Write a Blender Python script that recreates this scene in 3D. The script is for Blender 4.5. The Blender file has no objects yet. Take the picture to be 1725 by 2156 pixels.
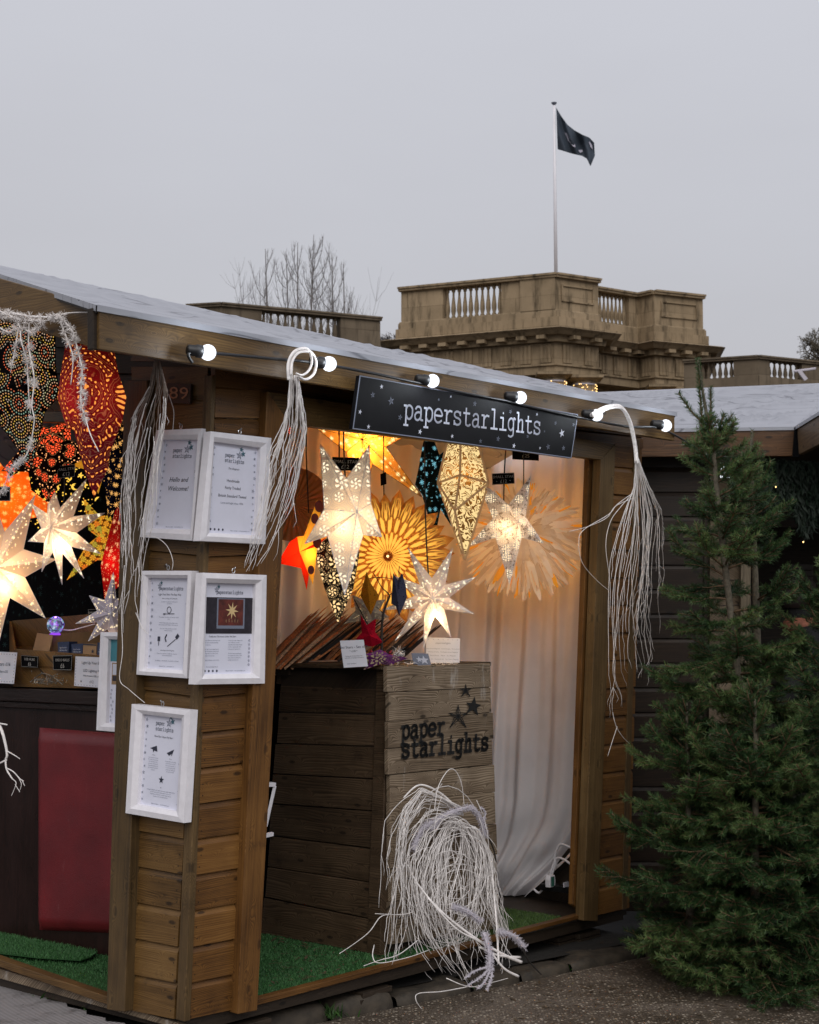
import bpy, bmesh, math, random
import numpy as np
from mathutils import Vector, Matrix, noise as mnoise
random.seed(7)
V = Vector
R = math.radians
sc = bpy.context.scene
COL = sc.collection

# ------------------------------------------------------------------ camera, sky, sun
F = 3300.0                      # focal length in survey pixels (photo surveyed at 1725 x 2156)
PITCH = math.atan2(232, F)
CAM = V((0, 0, 1.6))
cd = bpy.data.cameras.new("camera"); cam = bpy.data.objects.new("camera", cd); COL.objects.link(cam)
cam.location = CAM; cam.rotation_euler = (R(90) + PITCH, 0, 0)
cd.sensor_fit = 'HORIZONTAL'; cd.sensor_width = 36; cd.lens = 36 * F / 1725
cd.clip_start = 0.1; cd.clip_end = 1500
cd.dof.use_dof = True; cd.dof.focus_distance = 6.7; cd.dof.aperture_fstop = 13
sc.camera = cam
sc.render.resolution_x, sc.render.resolution_y = 819, 1024
sc.view_settings.view_transform = 'Standard'; sc.view_settings.look = 'None'
sc.view_settings.exposure = 0.14; sc.view_settings.gamma = 1.0

w = bpy.data.worlds.new("World"); sc.world = w; w.use_nodes = True
nt = w.node_tree; nt.nodes.clear()
out = nt.nodes.new('ShaderNodeOutputWorld'); bg = nt.nodes.new('ShaderNodeBackground'); bg2 = nt.nodes.new('ShaderNodeBackground')
sky = nt.nodes.new('ShaderNodeTexSky'); sky.sky_type = 'NISHITA'; sky.sun_disc = False
sky.sun_elevation = R(38); sky.sun_rotation = R(200); sky.air_density = 1.5; sky.dust_density = 4
nt.links.new(sky.outputs[0], bg.inputs[0]); bg.inputs[1].default_value = 0.008
tc = nt.nodes.new('ShaderNodeTexCoord'); sp = nt.nodes.new('ShaderNodeSeparateXYZ'); nt.links.new(tc.outputs['Generated'], sp.inputs[0])
nz = nt.nodes.new('ShaderNodeTexNoise'); nz.inputs['Scale'].default_value = 2.2; nz.inputs['Detail'].default_value = 5
mp = nt.nodes.new('ShaderNodeMapping'); mp.inputs['Scale'].default_value = (1, 1, 3.2); nt.links.new(tc.outputs['Generated'], mp.inputs[0]); nt.links.new(mp.outputs[0], nz.inputs[0])
ma = nt.nodes.new('ShaderNodeMath'); ma.operation = 'MULTIPLY_ADD'; ma.inputs[1].default_value = 0.24; nt.links.new(nz.outputs[0], ma.inputs[0]); nt.links.new(sp.outputs[2], ma.inputs[2])
rp = nt.nodes.new('ShaderNodeValToRGB'); e = rp.color_ramp.elements
e[0].position = 0.0; e[0].color = (0.315, 0.305, 0.325, 1)
e[1].position = 1.0; e[1].color = (0.62, 0.62, 0.68, 1)
x = e.new(0.16); x.color = (0.40, 0.388, 0.412, 1)
x = e.new(0.30); x.color = (0.45, 0.447, 0.480, 1)
x = e.new(0.48); x.color = (0.515, 0.518, 0.560, 1)
nt.links.new(ma.outputs[0], rp.inputs[0]); nt.links.new(rp.outputs[0], bg2.inputs[0]); bg2.inputs[1].default_value = 1.0
ad = nt.nodes.new('ShaderNodeAddShader'); nt.links.new(bg.outputs[0], ad.inputs[0]); nt.links.new(bg2.outputs[0], ad.inputs[1]); nt.links.new(ad.outputs[0], out.inputs[0])

sl = bpy.data.lights.new("sun", 'SUN'); sun = bpy.data.objects.new("sun", sl); COL.objects.link(sun)
sl.energy = 1.3; sl.angle = R(50); sl.color = (1.0, 0.97, 0.93)
sun.rotation_euler = (R(50), 0, R(8))

# ------------------------------------------------------------------ survey helpers
cp, sp_ = math.cos(PITCH), math.sin(PITCH)
def ray(x, y):
    a, c = (x - 862.5) / F, (1078 - y) / F
    return V((a, cp - c * sp_, sp_ + c * cp))
def hitp(x, y, p, n):
    d = ray(x, y); return CAM + d * ((p - CAM).dot(n) / d.dot(n))
def hz(x, y, z): return hitp(x, y, V((0, 0, z)), V((0, 0, 1)))
def yy(x, y, Y): return hitp(x, y, V((0, Y, 0)), V((0, 1, 0)))
A0 = hz(386, 2150, .15); B0 = hz(1318, 1914, .15)
U = (B0 - A0).normalized(); W = V((-U.y, U.x, 0)); Z = V((0, 0, 1))
LEN = (B0 - A0).length
ZH = V((.045, 0, 1))              # the stall leans a little to the right
NW = U.cross(ZH).normalized(); NW = NW if NW.dot(W) > 0 else -NW
NU = ZH.cross(W).normalized(); NU = NU if NU.dot(U) > 0 else -NU
def fr(x, y, off=0.0): return hitp(x, y, A0 - NW * off, NW)      # front facade, off > 0 = towards the viewer
def ga(x, y, off=0.0): return hitp(x, y, A0 - NU * off, NU)      # gable facade
HM = Matrix(((U.x, W.x, 0, A0.x), (U.y, W.y, 0, A0.y), (0, 0, 1, 0), (0, 0, 0, 1)))
def hw(u, v, z): return V((A0.x, A0.y, .15)) + U * u + W * v + ZH * (z - .15)

# ------------------------------------------------------------------ objects
def tag(o, label=None, cat=None, group=None, kind=None):
    if label: o['label'] = label
    if cat: o['category'] = cat
    if group: o['group'] = group
    if kind: o['kind'] = kind
    return o
def empty(name, loc, label=None, cat=None, group=None, mat=None):
    o = bpy.data.objects.new(name, None); COL.objects.link(o); o.empty_display_size = .05
    o.matrix_world = mat if mat is not None else Matrix.Translation(loc)
    o['_m'] = 0; del o['_m']
    return tag(o, label, cat, group)
def wmat(o):
    M_ = o.matrix_basis.copy()
    while o.parent is not None: o = o.parent; M_ = o.matrix_basis @ M_
    return M_
class MB:
    def __init__(s): s.v = []; s.f = []; s.r = []; s.m = []; s.uv = {}
    def poly(s, pts, r=0.0, mi=0, uvs=None):
        b = len(s.v); s.v += [V(p) for p in pts]; s.f.append(tuple(range(b, b + len(pts)))); s.r.append(r); s.m.append(mi)
        if uvs: s.uv[len(s.f) - 1] = uvs
    def face(s, idx, r=0.0, mi=0): s.f.append(tuple(idx)); s.r.append(r); s.m.append(mi)
    def prism(s, pts, vec, r=None, mi=0, caps=True):
        if r is None: r = random.random()
        n = len(pts); b = len(s.v); s.v += [V(p) for p in pts] + [V(p) + vec for p in pts]
        if caps: s.face(range(b, b + n), r, mi); s.face(range(b + 2 * n - 1, b + n - 1, -1), r, mi)
        for i in range(n):
            j = (i + 1) % n; s.face((b + i, b + n + i, b + n + j, b + j), r, mi)
    def box(s, c, ax, ay, az, r=None, mi=0):   # centre and three half-vectors
        c = V(c); s.prism([c - ax - ay - az, c + ax - ay - az, c + ax + ay - az, c - ax + ay - az], az * 2, r, mi)
    def tube(s, pts, r0, r1=None, n=6, r=0.0, mi=0, caps=True, rad=None):
        pts = [V(p) for p in pts]; m = len(pts)
        if m < 2: return
        if r1 is None: r1 = r0
        t0 = (pts[1] - pts[0]).normalized(); a = t0.orthogonal().normalized(); b0 = len(s.v)
        for i, p in enumerate(pts):
            t = (pts[min(i + 1, m - 1)] - pts[max(i - 1, 0)])
            t = t.normalized() if t.length > 1e-9 else t0
            a = (a - t * a.dot(t)); a = a.normalized() if a.length > 1e-6 else t.orthogonal().normalized()
            c = t.cross(a); q = rad[i] if rad else r0 + (r1 - r0) * i / (m - 1)
            for k in range(n):
                an = 2 * math.pi * k / n; s.v.append(p + (a * math.cos(an) + c * math.sin(an)) * q)
        for i in range(m - 1):
            for k in range(n):
                k2 = (k + 1) % n; s.face((b0 + i * n + k, b0 + i * n + k2, b0 + (i + 1) * n + k2, b0 + (i + 1) * n + k), r, mi)
        if caps:
            s.face(range(b0 + n - 1, b0 - 1, -1), r, mi); s.face(range(b0 + (m - 1) * n, b0 + m * n), r, mi)
    def lathe(s, c, prof, n=12, r=0.0, mi=0, ax=None):   # profile (radius, height)
        b0 = len(s.v); c = V(c)
        if ax is None: ex, ey, ez = V((1, 0, 0)), V((0, 1, 0)), V((0, 0, 1))
        else: ez = V(ax).normalized(); ex = ez.orthogonal().normalized(); ey = ez.cross(ex)
        for (q, h) in prof:
            for k in range(n):
                an = 2 * math.pi * k / n; s.v.append(c + ez * h + (ex * math.cos(an) + ey * math.sin(an)) * q)
        for i in range(len(prof) - 1):
            for k in range(n):
                k2 = (k + 1) % n; s.face((b0 + i * n + k, b0 + i * n + k2, b0 + (i + 1) * n + k2, b0 + (i + 1) * n + k), r, mi)
        s.face(range(b0 + n - 1, b0 - 1, -1), r, mi); m = len(prof); s.face(range(b0 + (m - 1) * n, b0 + m * n), r, mi)
    def grid(s, fn, nu, nv, r=0.0, mi=0, uvf=None):
        b = len(s.v)
        for j in range(nv + 1):
            for i in range(nu + 1): s.v.append(V(fn(i / nu, j / nv)))
        for j in range(nv):
            for i in range(nu):
                a = b + j * (nu + 1) + i; s.face((a, a + 1, a + nu + 2, a + nu + 1), r, mi)
    def planks(s, TL, TR, BR, BL, n, outw, th=.014, jit=.002, nails=False):
        """shiplap boards between two edges; outw = outward unit vector"""
        for i in range(n):
            a, b = i / n, (i + 1) / n - .0012
            tl, tr, bl, br = TL.lerp(BL, a), TR.lerp(BR, a), TL.lerp(BL, b), TR.lerp(BR, b)
            k = th + random.uniform(-jit, jit); rr = random.random(); q = .17
            ml, mr = tl.lerp(bl, q), tr.lerp(br, q)
            o = outw
            P = [tl + o * .002, tr + o * .002, mr + o * k, ml + o * k, br + o * (k + .001), bl + o * (k + .001), br - o * .01, bl - o * .01, tr - o * .01, tl - o * .01]
            b0 = len(s.v); s.v += P
            for f in ((0, 3, 2, 1), (3, 5, 4, 2), (5, 7, 6, 4), (1, 2, 4, 6, 8), (0, 9, 7, 5, 3), (9, 8, 6, 7)): s.face([b0 + q_ for q_ in f], rr)
            if nails:
                ex = (tr - tl).normalized(); ez = (tl - bl).normalized()
                for (c_, sg) in ((ml.lerp(bl, .35), 1), (mr.lerp(br, .35), -1), (ml.lerp(bl, .75), 1), (mr.lerp(br, .75), -1)):
                    c2 = c_ + ex * sg * random.uniform(.016, .024) + o * (k + .0012); s.poly([c2 + ex * .0028 * math.cos(a_) + ez * .0028 * math.sin(a_) for a_ in (0, 1.05, 2.1, 3.14, 4.19, 5.24)], 0, 1)
    def build(s, name, mats, parent=None, smooth=False, origin=None, frame=None, bevel=0):
        me = bpy.data.meshes.new(name); o = bpy.data.objects.new(name, me); COL.objects.link(o)
        if parent is not None:
            M = wmat(parent); o.parent = parent
        else:
            if frame is not None: M = frame.copy()
            else:
                if origin is None:
                    lo = [min(q[i] for q in s.v) for i in range(3)]; hi = [max(q[i] for q in s.v) for i in range(3)]
                    origin = V(((lo[0] + hi[0]) / 2, (lo[1] + hi[1]) / 2, lo[2]))
                M = Matrix.Translation(origin)
            o.matrix_world = M
        Mi = M.inverted()
        me.from_pydata([tuple(Mi @ q) for q in s.v], [], s.f)
        at = me.attributes.new('rnd', 'FLOAT', 'FACE'); at.data.foreach_set('value', s.r)
        if s.uv:
            ul = me.uv_layers.new(name='UVMap')
            for fi, uvs in s.uv.items():
                for li, q in zip(me.polygons[fi].loop_indices, uvs): ul.data[li].uv = q
        if not isinstance(mats, (list, tuple)): mats = [mats]
        for m in mats: me.materials.append(m)
        if len(mats) > 1: me.polygons.foreach_set('material_index', s.m)
        if smooth: me.polygons.foreach_set('use_smooth', [True] * len(me.polygons))
        me.update()
        if bevel:
            bm = bmesh.new(); bm.from_mesh(me); bmesh.ops.remove_doubles(bm, verts=bm.verts, dist=1e-5)
            bm.to_mesh(me); bm.free()
            md = o.modifiers.new('bevel', 'BEVEL'); md.width = bevel; md.segments = 2; md.limit_method = 'ANGLE'; md.angle_limit = R(40)
        return o
def slab(m, px, fn, off, th, r=None, mi=0):
    """four or more survey pixels on a facade plane at `off`, thickness th going inwards"""
    vec = NW if fn is fr else NU
    if fn is fr: pts = [fr(x, y, off) for x, y in px]
    elif fn is ga: pts = [ga(x, y, off) for x, y in px]
    m.prism(pts, vec * th, r, mi)
def bez(pts, n=10):
    """Catmull-Rom through points"""
    pts = [V(p) for p in pts]; o = []
    for i in range(len(pts) - 1):
        p0, p1, p2, p3 = pts[max(i - 1, 0)], pts[i], pts[i + 1], pts[min(i + 2, len(pts) - 1)]
        for k in range(n):
            t = k / n; o.append(.5 * ((2 * p1) + (p2 - p0) * t + (2 * p0 - 5 * p1 + 4 * p2 - p3) * t * t + (3 * p1 - p0 - 3 * p2 + p3) * t ** 3))
    o.append(pts[-1]); return o

# ------------------------------------------------------------------ node helpers and materials
class G:
    def __init__(s, name):
        s.mat = bpy.data.materials.new(name); s.mat.use_nodes = True; s.nt = s.mat.node_tree; s.nt.nodes.clear()
        s.out = s.n('ShaderNodeOutputMaterial')
    def n(s, t, **k):
        o = s.nt.nodes.new(t)
        for a, b in k.items(): setattr(o, a, b)
        return o
    def c(s, inp, v):
        if isinstance(v, (int, float)):
            try: inp.default_value = v
            except TypeError: inp.default_value = (v, v, v)
        elif isinstance(v, (tuple, list)):
            if len(inp.default_value) == 4 and len(v) == 3: v = tuple(v) + (1,)
            inp.default_value = v
        else: s.nt.links.new(v, inp)
    def m(s, op, a, b=None, c=None, clamp=False):
        o = s.n('ShaderNodeMath', operation=op); o.use_clamp = clamp; s.c(o.inputs[0], a)
        if b is not None: s.c(o.inputs[1], b)
        if c is not None: s.c(o.inputs[2], c)
        return o.outputs[0]
    def vm(s, op, a, b=None):
        o = s.n('ShaderNodeVectorMath', operation=op); s.c(o.inputs[0], a)
        if b is not None: s.c(o.inputs[1], b)
        return o.outputs['Value'] if op in ('LENGTH', 'DISTANCE', 'DOT_PRODUCT') else o.outputs[0]
    def sep(s, v): o = s.n('ShaderNodeSeparateXYZ'); s.c(o.inputs[0], v); return o.outputs
    def comb(s, a, b, c=0.0):
        o = s.n('ShaderNodeCombineXYZ'); s.c(o.inputs[0], a); s.c(o.inputs[1], b); s.c(o.inputs[2], c); return o.outputs[0]
    def obj(s): return s.n('ShaderNodeTexCoord').outputs['Object']
    def uv(s): return s.n('ShaderNodeTexCoord').outputs['UV']
    def rnd(s): return s.n('ShaderNodeAttribute', attribute_name='rnd').outputs['Fac']
    def noise(s, v, sc_=5, det=4, rough=.5, dist=0, col=False):
        o = s.n('ShaderNodeTexNoise'); s.c(o.inputs['Vector'], v); o.inputs['Scale'].default_value = sc_; o.inputs['Detail'].default_value = det
        o.inputs['Roughness'].default_value = rough; o.inputs['Distortion'].default_value = dist
        return o.outputs['Color' if col else 'Fac']
    def vor(s, v, dim='3D', jit=1.0, feat='F1'):
        o = s.n('ShaderNodeTexVoronoi', voronoi_dimensions=dim, feature=feat); s.c(o.inputs['Vector'], v); o.inputs['Scale'].default_value = 1
        o.inputs['Randomness'].default_value = jit; return o.outputs
    def ss(s, v, a, b):
        o = s.n('ShaderNodeMapRange', interpolation_type='SMOOTHSTEP'); s.c(o.inputs[0], v); s.c(o.inputs[1], a); s.c(o.inputs[2], b); return o.outputs[0]
    def ramp(s, f, stops):
        o = s.n('ShaderNodeValToRGB'); s.c(o.inputs[0], f); el = o.color_ramp.elements
        while len(el) < len(stops): el.new(.5)
        for q, (p, c) in zip(el, stops): q.position = p; q.color = tuple(c) + (1,) if len(c) == 3 else c
        return o.outputs[0]
    def mix(s, f, a, b, mode='MIX'):
        o = s.n('ShaderNodeMix', data_type='RGBA', blend_type=mode); s.c(o.inputs[0], f); s.c(o.inputs[6], a); s.c(o.inputs[7], b); return o.outputs[2]
    def bsdf(s, color, rough=.7, metal=0, bump=None, bstr=.3, bdist=.01, spec=.5, **kw):
        b = s.n('ShaderNodeBsdfPrincipled'); s.c(b.inputs['Base Color'], color); s.c(b.inputs['Roughness'], rough); s.c(b.inputs['Metallic'], metal)
        b.inputs['Specular IOR Level'].default_value = spec
        if bump is not None:
            bn = s.n('ShaderNodeBump'); bn.inputs['Strength'].default_value = bstr; bn.inputs['Distance'].default_value = bdist; s.c(bn.inputs['Height'], bump)
            s.nt.links.new(bn.outputs[0], b.inputs['Normal'])
        for k, v in kw.items(): s.c(b.inputs[k.replace('_', ' ')], v)
        return b.outputs[0]
    def fin(s, sh): s.nt.links.new(sh, s.out.inputs[0]); return s.mat

def plain(name, col, rough=.6, metal=0, var=.25, scale=14, bump=.2, spec=.5):
    g = G(name); n = g.noise(g.obj(), scale, 5, .6); c0 = tuple(max(0, q * (1 - var)) for q in col); c1 = tuple(q * (1 + var) for q in col)
    return g.fin(g.bsdf(g.ramp(n, [(.3, c0), (.7, c1)]), rough, metal, bump=n, bstr=bump, bdist=.004, spec=spec))
def wood(name, axis, cols, freq=55, rough=.55, knot=1.0, stretch=.09, contrast=1.0, bstr=.16, green=0.0, wash=False):
    """sawn board; axis = grain direction in the object's frame"""
    g = G(name); p = g.sep(g.obj()); r = g.rnd(); off = g.m('MULTIPLY', r, 37.0)
    a = p[axis]; o1, o2 = [p[i] for i in range(3) if i != axis]
    al = g.m('ADD', a, off); across = g.m('ADD', g.m('MULTIPLY', o1, .9), g.m('MULTIPLY', o2, 1.0)); ac = g.m('ADD', across, g.m('MULTIPLY', off, .31))
    low = g.noise(g.comb(g.m('MULTIPLY', al, .9), g.m('MULTIPLY', ac, 5), off), 1.6, 2, .5)
    kv = g.vor(g.comb(g.m('MULTIPLY', al, 4.2), g.m('MULTIPLY', ac, 11.0)), '2D', .9)
    kd = kv['Distance']
    kf = g.m('MULTIPLY', g.ss(kd, .42, .0), knot)
    ph = g.m('ADD', g.m('MULTIPLY', ac, freq), g.m('ADD', g.m('MULTIPLY', low, 9.0), g.m('MULTIPLY', g.m('POWER', kf, 1.6), 9.0)))
    ring = g.m('FRACT', ph); ring = g.m('MULTIPLY', g.ss(ring, 0, .75), g.ss(ring, 1.0, .8)); ring = g.m('MULTIPLY', ring, g.m('ADD', g.m('MULTIPLY', g.noise(g.comb(al, ac, off), 7, 2), 1.1), .1))
    fine = g.noise(g.comb(g.m('MULTIPLY', al, 14 * stretch * 2), g.m('MULTIPLY', ac, 130), off), 1, 4, .65)
    blot = g.noise(g.comb(g.m('MULTIPLY', al, 1.7), g.m('MULTIPLY', ac, 4), off), 1.5, 4, .6)
    f = g.m('ADD', g.m('MULTIPLY', ring, .19 * contrast), g.m('ADD', g.m('MULTIPLY', fine, .42), g.m('MULTIPLY', blot, .42)))
    f = g.m('ADD', f, g.m('MULTIPLY', g.m('SUBTRACT', r, .5), .15))
    col = g.ramp(f, [(.28, cols[0]), (.52, cols[1]), (.82, cols[2])])
    kn = g.m('MULTIPLY', g.ss(kd, .11, .05), g.m('GREATER_THAN', g.sep(kv['Color'])[0], .55))
    col = g.mix(g.m('MULTIPLY', kn, .75 * knot), col, tuple(q * .25 for q in cols[0]))
    # grime: dark drips and greenish film
    gr = g.ss(g.noise(g.comb(g.m('MULTIPLY', al, 3), g.m('MULTIPLY', ac, 3), off), 3, 5, .7), .55, .8)
    col = g.mix(g.m('MULTIPLY', gr, .55), col, tuple(q * .35 for q in cols[0]))
    if green: col = g.mix(g.m('MULTIPLY', blot, green), col, (.08, .085, .035))
    if wash: col = g.mix(g.m('MULTIPLY', g.ss(g.noise(g.vm('MULTIPLY', g.obj(), (9, 9, 3)), 1, 5, .75), .58, .72), .55), col, (.50, .47, .43))
    h = g.m('ADD', g.m('MULTIPLY', ring, .5), fine)
    return g.fin(g.bsdf(col, g.m('ADD', g.m('MULTIPLY', blot, .25), rough - .12), bump=h, bstr=bstr, bdist=.003, spec=.35))
C_HUT = [(.030, .014, .003), (.128, .066, .018), (.250, .145, .048)]
C_ORG = [(.034, .013, .003), (.150, .066, .015), (.29, .145, .038)]
C_GREY = [(.036, .024, .014), (.150, .108, .070), (.34, .265, .185)]
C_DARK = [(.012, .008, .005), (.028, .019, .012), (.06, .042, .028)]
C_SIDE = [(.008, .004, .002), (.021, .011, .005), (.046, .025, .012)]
M = {}
M['hx'] = wood('wood_front', 0, C_ORG, 150, .5)
M['hy'] = wood('wood_gable', 1, C_HUT, 150, .5)
M['hz'] = wood('wood_post', 2, [(.028, .016, .006), (.100, .058, .021), (.205, .130, .054)], 170, .55, .7, green=.05)
M['hzo'] = wood('wood_post_orange', 2, C_ORG, 170, .55, .7)
M['fx'] = wood('wood_fascia', 0, [(.028, .014, .004), (.108, .059, .018), (.215, .130, .046)], 110, .5, .9, green=.04)
M['fy'] = wood('wood_fascia_gable', 1, [(.028, .014, .004), (.108, .059, .018), (.215, .130, .046)], 110, .5, .9, green=.04)
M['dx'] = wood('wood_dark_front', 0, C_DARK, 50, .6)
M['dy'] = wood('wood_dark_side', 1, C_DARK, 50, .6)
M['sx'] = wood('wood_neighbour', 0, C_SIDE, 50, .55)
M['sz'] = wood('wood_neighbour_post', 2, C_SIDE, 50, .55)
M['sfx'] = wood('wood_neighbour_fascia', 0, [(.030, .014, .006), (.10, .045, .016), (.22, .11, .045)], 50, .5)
M['bx'] = wood('wood_board_weathered', 0, C_GREY, 85, .62, 1.0, contrast=2.2, bstr=.3, wash=True)
M['cy'] = wood('wood_crate_side', 1, [(.016, .010, .005), (.060, .037, .020), (.135, .088, .050)], 90, .6, .9, contrast=1.6, bstr=.3)
def tarp():
    g = G('tarpaulin'); p = g.obj(); n = g.noise(g.vm('MULTIPLY', p, (.7, 4, 4)), 2, 3, .5, .4); n2 = g.noise(p, 9, 4, .6)
    f = g.m('ADD', g.m('MULTIPLY', n, .6), g.m('MULTIPLY', n2, .4))
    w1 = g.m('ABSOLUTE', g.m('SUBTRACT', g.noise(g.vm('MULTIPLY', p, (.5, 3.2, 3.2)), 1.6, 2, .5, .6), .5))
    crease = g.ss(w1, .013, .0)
    col = g.ramp(f, [(.3, (.28, .29, .325)), (.7, (.345, .355, .395))]); col = g.mix(g.m('MULTIPLY', crease, .6), col, (.09, .09, .11))  # fold shading painted into the colour as dark lines along the creases
    h = g.m('ADD', f, g.m('MULTIPLY', crease, -.6))
    return g.fin(g.bsdf(col, g.m('ADD', g.m('MULTIPLY', n2, .3), .28), bump=h, bstr=.4, bdist=.02, spec=.5))
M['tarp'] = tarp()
def cloth(name, col, trans=0.35):
    g = G(name); p = g.obj(); n = g.noise(p, 260, 2, .6); n2 = g.noise(p, 3, 4, .6)
    c = g.ramp(n2, [(.3, tuple(q * .85 for q in col)), (.7, col)])
    bn = g.n('ShaderNodeBump'); bn.inputs['Strength'].default_value = .15; bn.inputs['Distance'].default_value = .002; g.c(bn.inputs['Height'], n)
    d = g.n('ShaderNodeBsdfDiffuse'); g.c(d.inputs[0], c); g.nt.links.new(bn.outputs[0], d.inputs['Normal'])
    t = g.n('ShaderNodeBsdfTranslucent'); g.c(t.inputs[0], c)
    mx = g.n('ShaderNodeMixShader'); mx.inputs[0].default_value = trans; g.nt.links.new(d.outputs[0], mx.inputs[1]); g.nt.links.new(t.outputs[0], mx.inputs[2])
    return g.fin(mx.outputs[0])
M['curtain'] = cloth('muslin_curtain', (.84, .81, .83), .2)
M['black'] = plain('black_rubber', (.008, .008, .009), .45, var=.2)
M['blackmatt'] = plain('black_cloth', (.004, .004, .005), .95, spec=.1)
M['white'] = plain('white_paint', (.78, .76, .80), .45, var=.06, scale=30)
M['twig'] = plain('white_painted_twig', (.80, .76, .74), .75, var=.22, scale=45)
M['twigbrown'] = plain('grey_brown_twig', (.22, .17, .14), .8, var=.25, scale=60)
M['bark'] = plain('bark', (.10, .085, .06), .9, var=.5, scale=60, bump=.8)
M['twigdark'] = plain('dark_twig', (.022, .018, .016), .8, var=.4, scale=60)
M['frost'] = plain('frosted_fluff', (.50, .47, .52), .95, var=.15, scale=80)
M['paper'] = plain('white_paper', (.70, .71, .82), .35, var=.03)
M['paperw'] = plain('white_card', (.62, .63, .70), .4, var=.03)
M['kraft'] = plain('kraft_card', (.30, .19, .10), .7, var=.15)
M['ink'] = plain('dark_ink', (.025, .028, .05), .6, var=.05)
M['inkgrey'] = plain('grey_ink', (.17, .19, .25), .6, var=.05)
M['inkteal'] = plain('teal_ink', (.05, .13, .17), .6, var=.05)
M['inkbrand'] = plain('burnt_black', (.010, .010, .010), .7, var=.2)
M['chalk'] = plain('chalk', (.38, .37, .35), .9, var=.15, scale=90)
M['lettering'] = plain('pale_lettering', (.55, .57, .66), .5, var=.03)
M['metal'] = plain('steel', (.5, .5, .5), .35, 1.0, var=.1)
M['mahog'] = wood('dark_stained_counter', 2, [(.010, .005, .004), (.022, .009, .007), (.045, .018, .013)], 30, .3, .3, contrast=.5)
M['mahogx'] = wood('dark_stained_counter_top', 1, [(.010, .006, .005), (.022, .012, .010), (.045, .026, .02)], 30, .3, .3, contrast=.5)
def leather():
    g = G('red_vinyl'); p = g.obj(); v = g.vor(g.vm('MULTIPLY', p, (260, 260, 260))); n = g.noise(p, 4, 3)
    return g.fin(g.bsdf(g.mix(g.m('MULTIPLY', g.ss(g.noise(g.vm('MULTIPLY', p, (30, 30, 6)), 1, 5, .7), .62, .7), .35), g.ramp(n, [(.3, (.095, .007, .010)), (.7, (.165, .011, .015))]), (.22, .08, .08)), g.m('ADD', .34, g.m('MULTIPLY', g.noise(p, 7, 5, .7), .25)), bump=g.m('ADD', g.m('MULTIPLY', v['Distance'], .3), g.m('MULTIPLY', g.noise(p, 5, 3, .5), 2.0)), bstr=.3, bdist=.006))
M['vinyl'] = leather()
def asphalt():
    g = G('asphalt'); p = g.obj(); v = g.vor(g.vm('MULTIPLY', p, (75, 75, 75))); v2 = g.vor(g.vm('MULTIPLY', p, (150, 150, 150)))
    n = g.noise(p, 2.2, 5, .65); c = g.sep(v['Color'])
    st = g.m('MULTIPLY', g.ss(v['Distance'], .5, .35), g.ss(c[0], .60, .7))
    st2 = g.m('MULTIPLY', g.ss(v2['Distance'], .42, .25), g.ss(g.sep(v2['Color'])[1], .62, .75))
    base = g.ramp(n, [(.3, (.045, .035, .026)), (.7, (.125, .098, .075))])
    col = g.mix(st, base, g.mix(c[2], (.19, .145, .10), (.46, .40, .32))); col = g.mix(g.m('MULTIPLY', st2, .8), col, (.24, .20, .155))
    wet = g.ss(n, .45, .62)
    return g.fin(g.bsdf(col, g.m('ADD', g.m('MULTIPLY', wet, .35), .33), bump=g.m('ADD', v['Distance'], g.m('MULTIPLY', v2['Distance'], .5)), bstr=.6, bdist=.006))
M['asphalt'] = asphalt()
M['soil'] = plain('dark_wet_soil', (.012, .010, .008), .85, var=.5, scale=30, bump=.8)
M['kerb'] = plain('old_kerb_stone', (.040, .031, .021), .75, var=.55, scale=16, bump=1.0)
def deck():
    g = G('ribbed_paving'); p = g.sep(g.obj()); n = g.noise(g.obj(), 7, 5, .65)
    w_ = g.m('ABSOLUTE', g.m('SUBTRACT', g.m('FRACT', g.m('MULTIPLY', g.m('ADD', g.m('MULTIPLY', p[0], 1.0), g.m('MULTIPLY', n, .004)), 55)), .5))
    d = g.ss(w_, .12, .3)
    col = g.mix(d, (.13, .12, .12), (.34, .32, .32)); col = g.mix(g.ss(n, .5, .75), col, (.10, .09, .085))
    sc_ = g.ss(g.noise(g.obj(), 23, 3, .7), .66, .7); col = g.mix(sc_, col, (.05, .045, .045))
    return g.fin(g.bsdf(col, .55, bump=d, bstr=.5, bdist=.004))
M['deck'] = deck()
def grassm(name, a, b):
    g = G(name); n = g.noise(g.obj(), 60, 3, .6); n2 = g.noise(g.obj(), 3, 3, .6); r = g.rnd()
    c = g.mix(g.ss(g.m('ADD', g.m('MULTIPLY', n, .5), g.m('MULTIPLY', r, .5)), .25, .8), a, b); c = g.mix(g.m('MULTIPLY', n2, .4), c, tuple(q * .45 for q in a))
    return g.fin(g.bsdf(c, .55, spec=.3))
M['turf'] = grassm('artificial_grass', (.022, .078, .022), (.075, .215, .066))
M['turfo'] = grassm('artificial_grass_olive', (.030, .065, .012), (.090, .155, .035))
M['weed'] = grassm('weeds', (.02, .06, .012), (.06, .14, .03))
def needles(name, a, b, c3):
    g = G(name); r = g.rnd(); n = g.noise(g.obj(), 2.5, 3, .6)
    f = g.m('ADD', g.m('MULTIPLY', r, .6), g.m('MULTIPLY', n, .4)); c = g.ramp(f, [(.15, a), (.5, b), (.9, c3)])
    sh = g.bsdf(c, .5, spec=.35)
    t = g.n('ShaderNodeBsdfTranslucent'); g.c(t.inputs[0], c); mx = g.n('ShaderNodeMixShader'); mx.inputs[0].default_value = .2
    g.nt.links.new(sh, mx.inputs[1]); g.nt.links.new(t.outputs[0], mx.inputs[2]); return g.fin(mx.outputs[0])
M['needle'] = needles('spruce_needles', (.010, .026, .009), (.034, .080, .023), (.150, .215, .070))
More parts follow.
